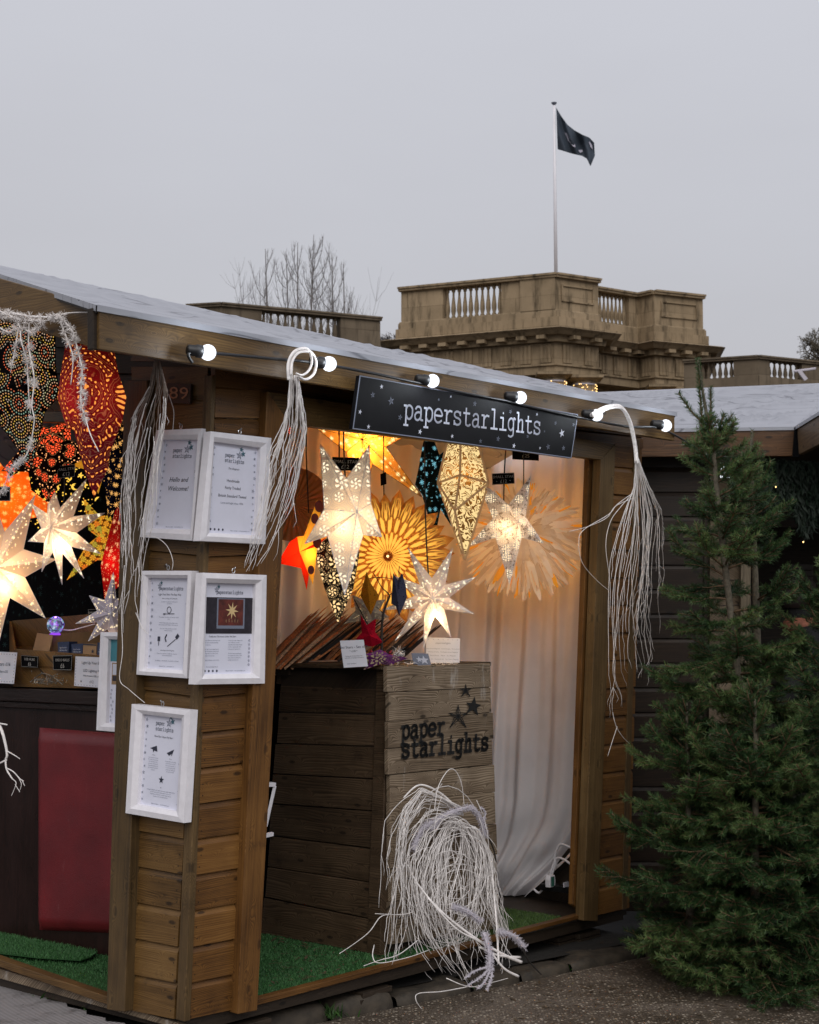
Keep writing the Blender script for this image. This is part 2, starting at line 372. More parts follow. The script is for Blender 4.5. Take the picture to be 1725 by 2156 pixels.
M['garland'] = needles('dark_leaves', (.006, .014, .009), (.015, .030, .018), (.03, .05, .032))
def stone(name, a, b, dark=.5):
    g = G(name); p = g.obj(); br = g.n('ShaderNodeTexBrick'); q = g.sep(p)
    hor = g.m('ADD', g.m('MULTIPLY', q[0], .8), g.m('MULTIPLY', q[1], .6)); vec = g.comb(hor, q[2])
    g.c(br.inputs['Vector'], vec); br.inputs['Scale'].default_value = 1; br.inputs['Brick Width'].default_value = 1.5; br.inputs['Row Height'].default_value = .62
    br.inputs['Mortar Size'].default_value = .012; g.c(br.inputs[1], (.35, .35, .35)); g.c(br.inputs[2], (.75, .75, .75)); g.c(br.inputs[3], (.1, .1, .1)); br.inputs['Bias'].default_value = 0
    n = g.noise(p, .8, 6, .65); n2 = g.noise(g.vm('MULTIPLY', p, (3, 3, .5)), 1.2, 5, .7)
    f = g.m('ADD', g.m('MULTIPLY', g.sep(br.outputs[0])[0], .45), g.m('MULTIPLY', n, .6)); col = g.ramp(f, [(.25, a), (.8, b)])
    col = g.mix(g.m('MULTIPLY', g.ss(n2, .45, .75), dark), col, tuple(x_ * .32 for x_ in a))
    return g.fin(g.bsdf(col, .85, bump=f, bstr=.4, bdist=.03, spec=.2))
M['stone'] = stone('tower_sandstone', (.17, .125, .074), (.40, .30, .19), .9)
M['stoned'] = stone('balustrade_sandstone', (.080, .060, .040), (.21, .165, .115), .6)
def emis(name, col, s):
    g = G(name); e_ = g.n('ShaderNodeEmission'); g.c(e_.inputs[0], col); e_.inputs[1].default_value = s; return g.fin(e_.outputs[0])
M['bulb'] = emis('lit_globe', (.86, .91, 1.0), 1.6)
M['fairy'] = emis('fairy_light', (1, .62, .22), 3.5)
M['ledwhite'] = emis('white_lamp', (.9, .95, 1.0), 1.5)

# ------------------------------------------------------------------ cut-paper patterns
def cell(g, v, s, jit=.6, rot=None):
    p = g.vm('MULTIPLY', v, (s, s, 0)); vo = g.vor(p, '2D', jit); d = g.vm('SUBTRACT', p, vo['Position']); q = g.sep(d)
    return g.vm('LENGTH', g.comb(q[0], q[1])), g.m('ARCTAN2', q[1], q[0]), g.sep(vo['Color']), q
def p_dots(g, v, s, rad=.3, jit=.85, dens=1.0):
    r, t, c, _ = cell(g, v, s, jit); lim = g.m('MULTIPLY', g.m('ADD', g.m('MULTIPLY', c[0], .8), .35), rad)
    m_ = g.ss(g.m('SUBTRACT', lim, r), -.02, .03)
    return g.m('MULTIPLY', m_, g.m('LESS_THAN', c[1], dens)) if dens < 1 else m_
def p_flower(g, v, s, n=6, twist=5.0, R0=.42, jit=.55):
    r, t, c, _ = cell(g, v, s, jit); R1 = g.m('MULTIPLY', g.m('ADD', g.m('MULTIPLY', c[0], .5), .6), R0)
    rr = g.m('DIVIDE', r, R1); pet = g.m('COSINE', g.m('ADD', g.m('MULTIPLY', t, n), g.m('MULTIPLY', rr, twist)))
    a = g.m('MULTIPLY', g.ss(pet, -.15, .15), g.m('MULTIPLY', g.ss(rr, .98, .86), g.ss(rr, .36, .44))); b = g.ss(rr, .26, .20)
    ring = g.m('MULTIPLY', g.ss(g.m('ABSOLUTE', g.m('SUBTRACT', rr, 1.14)), .05, .02), .25)
    return g.m('MAXIMUM', g.m('MAXIMUM', a, b), ring), rr
def p_spark(g, v, s, n=8, R0=.36, jit=.8, pw=3.0):
    r, t, c, _ = cell(g, v, s, jit); R1 = g.m('MULTIPLY', g.m('ADD', g.m('MULTIPLY', c[0], .7), .5), R0)
    k = g.m('POWER', g.m('ABSOLUTE', g.m('COSINE', g.m('MULTIPLY', t, n / 2))), pw); lim = g.m('MULTIPLY', R1, g.m('ADD', g.m('MULTIPLY', k, .75), .25))
    return g.ss(g.m('SUBTRACT', lim, r), -.01, .03)
def p_rings(g, v, s, K=9.0, jit=.5):
    r, t, c, _ = cell(g, v, s, jit); rk = g.m('MULTIPLY', r, K); i = g.m('FLOOR', rk); b = g.m('SUBTRACT', g.m('FRACT', rk), .5)
    k = g.m('ADD', g.m('MULTIPLY', i, 6.0), 3.0); a = g.m('SUBTRACT', g.m('FRACT', g.m('MULTIPLY', g.m('DIVIDE', t, 6.2832), k)), .5)
    d = g.vm('LENGTH', g.comb(a, b)); return g.ss(d, .30, .18), i, c
def p_stars5(g, v, s, R0=.3, jit=.8):
    r, t, c, q = cell(g, v, s, jit); k = g.m('ADD', g.m('MULTIPLY', g.m('COSINE', g.m('MULTIPLY', t, 5)), .28), .62)
    st = g.ss(g.m('SUBTRACT', g.m('MULTIPLY', k, R0), r), -.01, .02)
    mo = g.m('MULTIPLY', g.ss(g.m('SUBTRACT', R0 * .95, r), -.01, .02), g.ss(g.vm('LENGTH', g.comb(g.m('SUBTRACT', q[0], R0 * .45), g.m('SUBTRACT', q[1], R0 * .1))), R0 * .72, R0 * .78))
    sel = g.m('GREATER_THAN', c[0], .72); return g.m('ADD', g.m('MULTIPLY', st, g.m('SUBTRACT', 1.0, sel)), g.m('MULTIPLY', mo, sel))
def p_scroll(g, v, s):
    p = g.vm('MULTIPLY', v, (s, s, 0)); n = g.noise(p, 1.0, .5, .5, 1.2); a = g.m('FRACT', g.m('MULTIPLY', n, 5.0)); a = g.m('ABSOLUTE', g.m('SUBTRACT', a, .5))
    r, t, c, _ = cell(g, v, s * .75, .3); return g.m('MAXIMUM', g.ss(a, .2, .28), g.ss(r, .2, .15))
def p_wavedots(g, v, s, off=0.0, rad=.3):
    q = g.sep(v); n = g.noise(v, 7, 2, .5, .3); ph = g.m('ADD', g.m('MULTIPLY', q[0], s * .45), g.m('MULTIPLY', n, s * .12)); al = g.m('ADD', g.m('MULTIPLY', q[1], s), g.m('MULTIPLY', n, s * .05))
    b = g.m('SUBTRACT', g.m('FRACT', ph), .5); a = g.m('SUBTRACT', g.m('FRACT', al), .5)
    d = g.vm('LENGTH', g.comb(g.m('MULTIPLY', a, .8), g.m('MULTIPLY', b, 2.0))); ln = g.ss(g.m('ABSOLUTE', g.m('SUBTRACT', g.m('ABSOLUTE', b), .40)), .045, .015)
    return g.ss(d, rad, rad - .1), ln
def papermat(name, col, pat, hole=(1, .78, .42), hs=2.2, trans=.45, ink=None, glow=0.0, glowc=None, vary=None):
    """lantern paper: diffuse + translucent (a real bulb hangs inside); cut holes show the lit inside"""
    g = G(name); v = g.uv(); mask = 0.0; inkm = None; hcol = hole
    if pat == 'sparse':
        mask = g.m('MAXIMUM', p_dots(g, v, 60, .21, .9, .62), p_stars5(g, v, 24, .19)); mask = g.m('MULTIPLY', mask, g.ss(g.sep(v)[1], .035, .028))
    elif pat == 'flower':
        a, rr = p_flower(g, v, 15, 6, 3.6, .46, .25); r0, t0, c0_, _ = cell(g, v, 15, .25); fa = g.m('SUBTRACT', g.m('FRACT', g.m('MULTIPLY', t0, 20 / 6.2832)), .5); dr = g.vm('LENGTH', g.comb(fa, g.m('MULTIPLY', g.m('SUBTRACT', rr, 1.28), 4.5))); b = g.m('MULTIPLY', p_flower(g, v, 36, 6, 2, .34)[0], g.ss(rr, 1.5, 1.6)); mask = g.m('MAXIMUM', a, g.m('MAXIMUM', g.m('MULTIPLY', g.ss(dr, .3, .2), .8), g.m('MULTIPLY', b, .45)))
        inkm = g.m('MULTIPLY', g.ss(g.m('ABSOLUTE', g.m('SUBTRACT', g.m('FRACT', g.m('MULTIPLY', rr, 2.5)), .5)), .12, .05), .5)
    elif pat == 'mandala':
        r, t, c, _ = cell(g, v, 17, .5); K = 4.2; rk = g.m('MULTIPLY', r, K * 2); i = g.m('FLOOR', rk); b = g.m('SUBTRACT', g.m('FRACT', rk), .5)
        k = g.m('ADD', g.m('MULTIPLY', i, 4.0), 1.0); a = g.m('SUBTRACT', g.m('FRACT', g.m('MULTIPLY', g.m('DIVIDE', t, 6.2832), k)), .5); d = g.vm('LENGTH', g.comb(a, b)); mask = g.m('MULTIPLY', g.ss(d, .34, .26), g.ss(rk, 3.4, 3.1))
        inkm = g.m('MAXIMUM', g.ss(g.m('ABSOLUTE', g.m('SUBTRACT', d, .42)), .06, .02), g.ss(g.noise(v, 60, 2, .5, 1.0), .56, .6))
    elif pat == 'star8': mask = g.m('MAXIMUM', p_spark(g, v, 21, 8, .30), g.m('MULTIPLY', p_dots(g, v, 60, .14, .9, .4), .8))
    elif pat == 'red8': mask = g.m('MAXIMUM', p_spark(g, v, 26, 8, .30), g.m('MULTIPLY', p_dots(g, v, 80, .16, .9, .6), .8))
    elif pat == 'scroll': mask = p_scroll(g, v, 26)
    elif pat == 'moons': mask = g.m('MAXIMUM', p_stars5(g, v, 17, .30), g.m('MULTIPLY', p_dots(g, v, 48, .18, .9, .5), .9))
    elif pat == 'rings':
        mask, i, c = p_rings(g, v, 9.0, 9.0, .45); mask = g.m('MULTIPLY', mask, g.ss(i, 4.8, 4.2)); hcol = g.ramp(g.m('FRACT', g.m('ADD', g.m('MULTIPLY', i, .37), g.m('MULTIPLY', c[0], 1.7))), [(0, (1, .16, .07)), (.3, (1, .50, .20)), (.55, (.80, .55, .40)), (.78, (.35, .60, .45)), (.88, (1, .62, .12))])
    elif pat == 'redflower':
        a, rr = p_flower(g, v, 15, 8, .0, .40, .6); b = g.m('MULTIPLY', p_dots(g, v, 60, .22, .9, .7), g.ss(rr, 1.1, 1.3)); mask = g.m('MAXIMUM', a, b); hcol = g.mix(g.ss(rr, .9, 1.1), (1, .10, .03), (1, .42, .16))
    elif pat == 'paisley':
        mask, ln = p_wavedots(g, v, 50, 0, .27); inkm = ln; mask = g.m('MAXIMUM', mask, g.m('MULTIPLY', p_dots(g, v, 95, .12, .9, .5), .6)); hcol = (1, .33, .06)
    elif pat == 'geo':
        r, t, c, _ = cell(g, v, 34, .15); k = g.m('ABSOLUTE', g.m('COSINE', g.m('MULTIPLY', t, 3))); mask = g.m('MULTIPLY', g.ss(k, .25, .4), g.ss(r, .55, .45)); hcol = g.ramp(c[0], [(0, (1, .20, .02)), (.5, (.9, .45, .03)), (1, (.40, .38, .05))])
    elif pat == 'mini': mask = p_dots(g, v, 110, .22, .9, .6)
    p = g.noise(v, 9, 4, .6); base = g.mix(g.m('MULTIPLY', p, .25), col, tuple(q * .7 for q in col))
    if vary: base = g.mix(g.m('MULTIPLY', g.rnd(), vary), base, (col[0] * .45, col[1] * .30, col[2] * .20))
    if inkm is not None and ink is not None: base = g.mix(inkm, base, ink)
    d = g.n('ShaderNodeBsdfDiffuse'); g.c(d.inputs[0], base); t_ = g.n('ShaderNodeBsdfTranslucent'); g.c(t_.inputs[0], base)
    mx = g.n('ShaderNodeMixShader'); mx.inputs[0].default_value = trans; g.nt.links.new(d.outputs[0], mx.inputs[1]); g.nt.links.new(t_.outputs[0], mx.inputs[2]); sh = mx.outputs[0]
    if glow:
        e_ = g.n('ShaderNodeEmission'); g.c(e_.inputs[0], glowc or hole); e_.inputs[1].default_value = glow; a_ = g.n('ShaderNodeAddShader'); g.nt.links.new(sh, a_.inputs[0]); g.nt.links.new(e_.outputs[0], a_.inputs[1]); sh = a_.outputs[0]
    if not isinstance(mask, float):
        e_ = g.n('ShaderNodeEmission'); g.c(e_.inputs[0], hcol); e_.inputs[1].default_value = hs
        m2 = g.n('ShaderNodeMixShader'); g.c(m2.inputs[0], mask); g.nt.links.new(sh, m2.inputs[1]); g.nt.links.new(e_.outputs[0], m2.inputs[2]); sh = m2.outputs[0]
    return g.fin(sh)
# ------------------------------------------------------------------ lettering
GL = {  # typewriter letters as strokes, x-height 1, ascender 1.5, descender -.45, advance 1.2
 'p': [[(.02, .95), (.25, .95), (.25, -.45)], [(.05, -.45), (.5, -.45)], [(.25, .72), (.42, .95), (.68, .98), (.92, .78), (.95, .48), (.88, .2), (.66, .02), (.42, .06), (.25, .3)]],
 'a': [[(.18, .80), (.32, .95), (.56, .98), (.74, .86), (.78, .62), (.78, .12), (.84, .03), (1.0, .03)], [(.78, .56), (.48, .58), (.22, .48), (.12, .28), (.2, .07), (.42, .0), (.64, .1), (.78, .3)]],
 'e': [[(.12, .52), (.92, .52), (.86, .80), (.66, .97), (.40, .97), (.17, .80), (.10, .50), (.16, .2), (.38, .02), (.64, .02), (.90, .16)]],
 'r': [[(.10, .95), (.36, .95), (.36, .03)], [(.10, .03), (.68, .03)], [(.36, .60), (.50, .86), (.72, .97), (.96, .93)]],
 's': [[(.84, .97), (.84, .72)], [(.84, .80), (.66, .96), (.40, .98), (.18, .86), (.18, .66), (.36, .54), (.68, .47), (.88, .32), (.84, .12), (.62, .01), (.36, .02), (.16, .18)], [(.16, .28), (.16, .0)]],
 't': [[(.42, 1.32), (.42, .22), (.54, .05), (.74, .02), (.94, .12)], [(.12, .95), (.84, .95)]],
 'l': [[(.20, 1.5), (.53, 1.5), (.53, .03)], [(.14, .03), (.94, .03)]],
 'i': [[(.20, .95), (.53, .95), (.53, .03)], [(.14, .03), (.94, .03)], [(.50, 1.32), (.54, 1.32)]],
 'g': [[(.98, .95), (.76, .95), (.76, -.15), (.64, -.36), (.42, -.44), (.16, -.38)], [(.76, .72), (.58, .96), (.34, .96), (.14, .76), (.10, .5), (.16, .24), (.36, .08), (.58, .12), (.76, .35)]],
 'h': [[(.05, 1.5), (.26, 1.5), (.26, .03)], [(.06, .03), (.46, .03)], [(.26, .66), (.44, .92), (.64, .98), (.80, .84), (.80, .03)], [(.62, .03), (1.0, .03)]],
}
def strokes(m, text, P, size, wd, adv=1.12, r=0.0):
    """P(x, y) -> world; size = x-height"""
    cx = 0
    for ch in text:
        for pl in GL.get(ch, []):
            q = [(cx + a * size, b * size) for a, b in pl]
            if len(q) > 3:
                bb = bez([V((a, b, 0)) for a, b in q], 4); q = [(v.x, v.y) for v in bb] if ch not in 'tlrih' or len(pl) > 4 else q
            for (a, b) in zip(q, q[1:]):
                d = V((b[0] - a[0], b[1] - a[1])); 
                if d.length < 1e-7: continue
                d = d.normalized() * (wd / 2); n = V((-d.y, d.x)); e_ = .55
                m.poly([P(a[0] - d.x * e_ + n.x, a[1] - d.y * e_ + n.y), P(a[0] - d.x * e_ - n.x, a[1] - d.y * e_ - n.y), P(b[0] + d.x * e_ - n.x, b[1] + d.y * e_ - n.y), P(b[0] + d.x * e_ + n.x, b[1] + d.y * e_ + n.y)], r)
        cx += adv * size
    return cx
_tc = {}
def textpolys(txt, shear=0.0):
    k = (txt, shear)
    if k in _tc: return _tc[k]
    cu = bpy.data.curves.new('t', 'FONT'); cu.body = txt; cu.size = 1; cu.resolution_u = 2; cu.shear = shear
    o = bpy.data.objects.new('t', cu); COL.objects.link(o); dg = bpy.context.evaluated_depsgraph_get(); me = bpy.data.meshes.new_from_object(o.evaluated_get(dg))
    vs = [(v.co.x, v.co.y) for v in me.vertices]; fs = [tuple(p.vertices) for p in me.polygons]
    bpy.data.objects.remove(o); bpy.data.curves.remove(cu); bpy.data.meshes.remove(me)
    wd = max([a for a, _ in vs] or [0]); _tc[k] = (vs, fs, wd); return _tc[k]
def text(m, txt, P, x, y, size, align='C', shear=0.0, mi=0):
    vs, fs, wd = textpolys(txt, shear); ox = x - wd * size * (.5 if align == 'C' else (1 if align == 'R' else 0)); b = len(m.v)
    m.v += [P(ox + a * size, y + c * size) for a, c in vs]
    for f in fs: m.face([b + q for q in f], 0, mi)
def starpoly(m, P, x, y, rr, rot=0, inner=.42, outline=False, mi=0, n=5):
    pts = [(x + (rr if k % 2 == 0 else rr * inner) * math.sin(rot + k * math.pi / n), y + (rr if k % 2 == 0 else rr * inner) * math.cos(rot + k * math.pi / n)) for k in range(2 * n)]
    if outline:
        q = [(x + (a - x) * .68, y + (b - y) * .68) for a, b in pts]
        for k in range(2 * n):
            j = (k + 1) % (2 * n); m.poly([P(*pts[k]), P(*pts[j]), P(*q[j]), P(*q[k])], 0, mi)
        for k in range(0, 2 * n, 2):
            a, b = pts[k]; dx, dy = a - x, b - y; l = math.hypot(dx, dy); nx, ny = -dy / l * rr * .035, dx / l * rr * .035
            m.poly([P(x + nx, y + ny), P(x - nx, y - ny), P(a - nx, b - ny), P(a + nx, b + ny)], 0, mi)
    else:
        c = P(x, y)
        for k in range(2 * n): m.poly([c, P(*pts[k]), P(*pts[(k + 1) % (2 * n)])], 0, mi)
def quadP(TL, TR, BR, BL, lift):
    """maps (x 0..1, y 0..1 from the bottom) of a quad to world, lifted along its normal"""
    n = (TR - TL).cross(BL - TL).normalized()
    if n.dot(CAM - TL) < 0: n = -n
    return lambda x, y: BL.lerp(BR, x).lerp(TL.lerp(TR, x), y) + n * lift

# ------------------------------------------------------------------ ground
def grounds():
    m = MB(); m.grid(lambda a, b: V((-400 + 800 * a, -60 + 860 * b, -.02)), 4, 4); tag(m.build('ground', M['soil']), kind='structure')
    m = MB(); P = [(-1.2, 3.0), (8, 3.0), (8, 9.4), (2.2, 9.4)]
    k0 = hz(640, 2161, 0); k1 = hz(1331, 2021, 0); d = (k1 - k0).normalized()
    a, b = k0 - d * 1.6, k1 + d * .25
    m.poly([V((a.x, 2.2, 0)), V((9, 2.2, 0)), V((30, 30, 0)), V((2.05, 30, 0)), V((2.05, b.y + .3, 0)), V((b.x, b.y, 0)), V((a.x, a.y, 0))]); tag(m.build('road', M['asphalt']), kind='structure')
    # soil strip behind the kerb
    m = MB(); n = V((-d.y, d.x, 0))
    m.poly([a - n * -.12 + Z * .045, b + n * .12 + Z * .045, b + n * 5 + Z * .045, a + n * 5 + Z * .045]); tag(m.build('bare_soil', M['soil']), kind='structure')
    L = (b - a).length; s = 0; i = 0
    while s < L:
        w_ = random.uniform(.28, .55); m = MB(); c = a + d * (s + w_ / 2) + n * .10
        hh = random.uniform(.06, .085)
        if s > 2.0: hh *= .8
        def fn(p, q, c=c, w_=w_, hh=hh, sd=random.uniform(0, 50)):
            th = math.pi * q; x_ = (p - .5) * (w_ - .02); yv = -math.cos(th) * .10; zz = min(1, math.sin(th) * 1.7) * hh
            e_ = 1 - (abs(p - .5) * 2) ** 8 * .35; v = c + d * x_ + n * yv * e_ + Z * (zz * e_)
            nn = mnoise.noise(v * 9 + V((sd, 0, 0))) * .014 + mnoise.noise(v * 28) * .006
            return v + (Z * .7 - n * .6) * nn - Z * .01
        m.grid(fn, 14, 12); o = m.build('kerb_stone', M['kerb'], smooth=True, origin=c)
        ORD = ['first', 'second', 'third', 'fourth', 'fifth', 'sixth', 'seventh', 'eighth', 'ninth', 'tenth', 'eleventh', 'twelfth', 'thirteenth', 'fourteenth', 'fifteenth']
        lab = 'rough dark kerb stone under the stall, %s from the left end of the kerb' % ORD[min(i, 14)]
        tag(o, lab, 'kerb stone', 'kerb stones along the asphalt'); s += w_; i += 1
    # ribbed paving at lower left
    e0 = [(-80, 2050), (0, 2066), (58, 2082), (60, 2088), (98, 2096), (98, 2104), (140, 2112), (142, 2120), (182, 2128), (182, 2136), (222, 2143), (222, 2150), (262, 2154), (270, 2164)]
    pts = [hz(x, y, .1) for x, y in e0]; m = MB()
    poly = pts + [V((pts[-1].x + .06, 4.4, .1)), V((-2.6, 4.4, .1)), V((-2.6, pts[0].y, .1))]
    m.prism(poly, V((0, 0, -.06)), 0)
    fm = Matrix.Rotation(math.atan2(.35, 1.0) * -1 - R(20), 4, 'Z'); fm.translation = pts[3]
    tag(m.build('paving', M['deck'], frame=fm), kind='structure')
    # weeds
    m = MB()
    for (x, y, z, k, hgt) in [(10, 2048, .1, 40, .06), (40, 2062, .1, 30, .05), (120, 2098, .1, 60, .045), (150, 2106, .1, 30, .03), (200, 2120, .1, 25, .03), (690, 2136, .02, 60, .05), (700, 2100, .05, 16, .09), (770, 2112, .01, 14, .03), (1190, 2040, .0, 26, .03), (1260, 2030, .0, 20, .03), (60, 2066, .1, 16, .07), (985, 2075, .02, 10, .03)]:
        c = hz(x, y, z)
        for _ in range(k):
            p = c + V((random.gauss(0, .035), random.gauss(0, .02), -.01)); q = V((random.gauss(0, .6), random.gauss(0, .6), 1)).normalized() * hgt * random.uniform(.5, 1.3); s_ = V((random.uniform(-1, 1), random.uniform(-1, 1), 0)) * .004
            m.poly([p - s_, p + s_, p + q * .6 + s_ * .7, p + q + V((q.x, q.y, 0)) * .4, p + q * .6 - s_ * .7], random.random())
    tag(m.build('grass', M['weed']), 'green weeds growing between kerb, paving and stall base', 'weeds', kind='stuff')
grounds()
def litter():
    m = MB(); random.seed(77)
    for i in range(1500):
        if i % 3: x, y, z = random.uniform(700, 1725), random.uniform(2010, 2170), .003
        else: x, y, z = random.uniform(560, 860), random.uniform(1960, 2080), .17
        p = hz(x, y, z)
        if z < .1 and (p - hz(1331, 2021, 0)).dot(V((-.64, .77, 0))) > -.02: continue
        if z > .1 and ((p - A0).dot(W) < .06 or (p - A0).dot(U) < .4): continue
        a = random.uniform(0, 6.3); l = random.uniform(.006, .016) if random.random() < .85 else random.uniform(.02, .035); d = V((math.cos(a), math.sin(a), random.uniform(-.1, .2))) * l; s_ = V((-d.y, d.x, 0)) * random.uniform(.08, .3); m.poly([p - d, p + s_ + Z * .001, p + d, p - s_ + Z * .001], random.random())
    tag(m.build('leaf_litter', plain('dead_leaf_litter', (.07, .045, .022), .7, var=.6, scale=30)), 'scattered brown needles and leaf crumbs on the asphalt and grass mat', 'litter', kind='stuff')
litter(); random.seed(7)

# ------------------------------------------------------------------ the stall
OVF = .25
ec = fr(209, 700, OVF); OVG = -(ec - A0).dot(U)
def px_line(a, b, t): return (a[0] + (b[0] - a[0]) * t, a[1] + (b[1] - a[1]) * t)
stall = empty('market_stall', None, 'brown timber market stall with grey tarpaulin roof, black name board and gold lit stars inside', 'market stall', mat=HM.copy())
M['nail'] = plain('nail_heads', (.03, .022, .018), .5, .6)
def hpart(name, mat, fn, parent=stall, bevel=.003, **k):
    m = MB(); fn(m); return m.build(name, mat, parent, bevel=bevel, **k)
# gable side panel, front panel
TLg, TRg, BRg, BLg = ga(287, 800), ga(444, 806), ga(372, 2146), ga(262, 2124)
hpart('wall_panel', [M['hy'], M['nail']], lambda m: m.planks(TLg, TRg, BRg, BLg, 18, -U, nails=True), bevel=0)
TLf, TRf, BRf, BLf = fr(450, 808), fr(568, 812), fr(503, 2122), fr(392, 2146)
hpart('wall_panel', [M['hx'], M['nail']], lambda m: m.planks(TLf, TRf, BRf, BLf, 18, -W, nails=True), bevel=0)
hpart('wall_panel', M['hx'], lambda m: m.planks(fr(1288, 925), fr(1348, 932), fr(1320, 1912), fr(1255, 1927), 17, -W), bevel=0)
# posts and trims
hpart('corner_trim', M['hz'], lambda m: slab(m, [(430, 790), (447, 790), (388, 2152), (370, 2147)], ga, .022, .03, .3))
hpart('corner_trim', M['hz'], lambda m: slab(m, [(447, 790), (456, 790), (399, 2150), (388, 2152)], fr, .022, .03, .7))
hpart('post', M['hz'], lambda m: slab(m, [(262, 800), (310, 800), (262, 2131), (224, 2126)], ga, .055, .10, .1))
hpart('post', M['hzo'], lambda m: slab(m, [(563, 825), (612, 832), (542, 2128), (500, 2136)], fr, .05, .05, .45))
hpart('post', M['hz'], lambda m: slab(m, [(1266, 968), (1297, 934), (1259, 1940), (1229, 1939)], fr, .05, .05, .9))
hpart('door_jamb', M['hzo'], lambda m: slab(m, [(1241, 962), (1268, 965), (1230, 1925), (1207, 1905)], fr, -.01, .03, .2))
hpart('corner_trim', M['hz'], lambda m: slab(m, [(1337, 925), (1348, 925), (1321, 1914), (1311, 1916)], fr, .02, .03, .55))
# lintel and boards above the opening
hpart('lintel', M['fx'], lambda m: slab(m, [(563, 824), (1296, 934), (1266, 968), (612, 893)], fr, .052, .05, .35))
hpart('wall_panel', M['hx'], lambda m: m.planks(fr(448, 700), fr(1350, 872), fr(1350, 945), fr(448, 870), 3, -W), bevel=0)
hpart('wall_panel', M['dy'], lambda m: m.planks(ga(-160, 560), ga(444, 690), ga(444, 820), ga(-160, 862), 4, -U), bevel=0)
hpart('wall_panel', M['hy'], lambda m: m.planks(ga(280, 690, .004), ga(444, 690, .004), ga(440, 906, .004), ga(285, 906, .004), 3, -U), bevel=0)
hpart('header_beam', M['fy'], lambda m: slab(m, [(-160, 858), (290, 872), (290, 893), (-160, 882)], ga, .03, .05, .6))
# fascias
hpart('fascia', M['fx'], lambda m: slab(m, [(209, 648), (1421, 872), (1421, 928), (209, 735)], fr, OVF, .028, .42))
hpart('fascia', M['fy'], lambda m: slab(m, [(-140, 546), (199, 643), (199, 733), (-140, 632)], ga, OVG, .028, .77))
def cn(m):
    a = fr(209, 650, OVF - .012); b = fr(209, 737, OVF - .012); m.prism([a, a - U * .026, b - U * .026, b], W * .03, .2)
hpart('corner_strip', M['dx'], cn)
# roof
E1, E2 = fr(203, 645, OVF), fr(1424, 870, OVF); R1 = ga(-30, 577, OVG)
RN = (E2 - E1).cross(R1 - E1).normalized(); 
if RN.z < 0: RN = -RN
def roofp(x, y): return hitp(x, y, E1, RN)
RA, RB = roofp(-170, 524), roofp(1268, 833)
print('ROOF', E1, E2, RA, RB, 'normal', RN, 'OVG', OVG, 'LEN', LEN, 'A0', A0, 'B0', B0)
def tarpfn(P00, P10, P11, P01, nrm, amp, sd):
    def fn(a, b):
        p = P00.lerp(P10, a).lerp(P01.lerp(P11, a), b)
        q = V((a * 5 + b * 2.2, b * 4 - a * 1.6, sd)); k = mnoise.noise(q) + .25 * mnoise.noise(q * 2.1); k2 = 1 - min(1, abs(mnoise.noise(V((a * 3 + b * 2, b * 9 - a * 5, sd + 9)))) * 9)
        e_ = min(1, b * 8, (1 - b) * 8, a * 14, (1 - a) * 14)
        return p + nrm * ((k * amp + k2 * amp * 1.3) * e_ + .004)
    return fn
m = MB(); m.grid(tarpfn(E1, E2, RB, RA, RN, .010, 3), 160, 36)
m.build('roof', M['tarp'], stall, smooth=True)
m = MB(); ns_ = -W * .006
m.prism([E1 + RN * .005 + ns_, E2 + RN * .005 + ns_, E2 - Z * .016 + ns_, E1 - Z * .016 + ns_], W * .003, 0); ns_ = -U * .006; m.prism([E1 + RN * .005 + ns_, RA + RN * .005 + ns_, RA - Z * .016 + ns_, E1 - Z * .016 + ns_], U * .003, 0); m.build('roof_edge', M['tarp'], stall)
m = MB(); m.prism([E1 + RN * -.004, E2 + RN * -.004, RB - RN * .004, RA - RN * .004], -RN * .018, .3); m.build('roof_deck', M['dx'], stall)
# far roof slope, back and side walls keep the inside dark
def inner(m):
    z0, z1 = .12, 2.55; L_, D_ = LEN, 3.4
    m.prism([hw(0.02, D_, z0), hw(L_, D_, z0), hw(L_, D_, z1 + .5), hw(0.02, D_, z1 + .5)], W * .03, .1)
    m.prism([hw(L_ - .03, .02, z0), hw(L_ - .03, D_, z0), hw(L_ - .03, D_, z1 + .5), hw(L_ - .03, .02, z1)], U * .03, .6)
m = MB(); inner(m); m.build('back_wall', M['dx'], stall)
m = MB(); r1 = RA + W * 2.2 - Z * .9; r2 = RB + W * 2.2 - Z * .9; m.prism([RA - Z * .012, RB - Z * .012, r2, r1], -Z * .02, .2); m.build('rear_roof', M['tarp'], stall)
# floor, sill
z0 = .165
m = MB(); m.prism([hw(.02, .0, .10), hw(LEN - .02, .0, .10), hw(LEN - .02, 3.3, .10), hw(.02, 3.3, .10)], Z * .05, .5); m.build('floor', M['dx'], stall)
hpart('sill_board', M['hx'], lambda m: slab(m, [(540, 2105), (1232, 1924), (1232, 1932), (540, 2118)], fr, .02, .04, .15))
hpart('sill_board', M['hy'], lambda m: slab(m, [(-60, 2000), (226, 2099), (226, 2116), (-60, 2016)], ga, .03, .05, .15))
hpart('base_plank', M['bx'], lambda m: slab(m, [(-60, 2022), (385, 2158), (385, 2170), (-60, 2044)], ga, .0, .04, .35))
hpart('base_plank', M['dx'], lambda m: slab(m, [(392, 2148), (1320, 1914), (1320, 1926), (392, 2162)], fr, -.02, .04, .35))
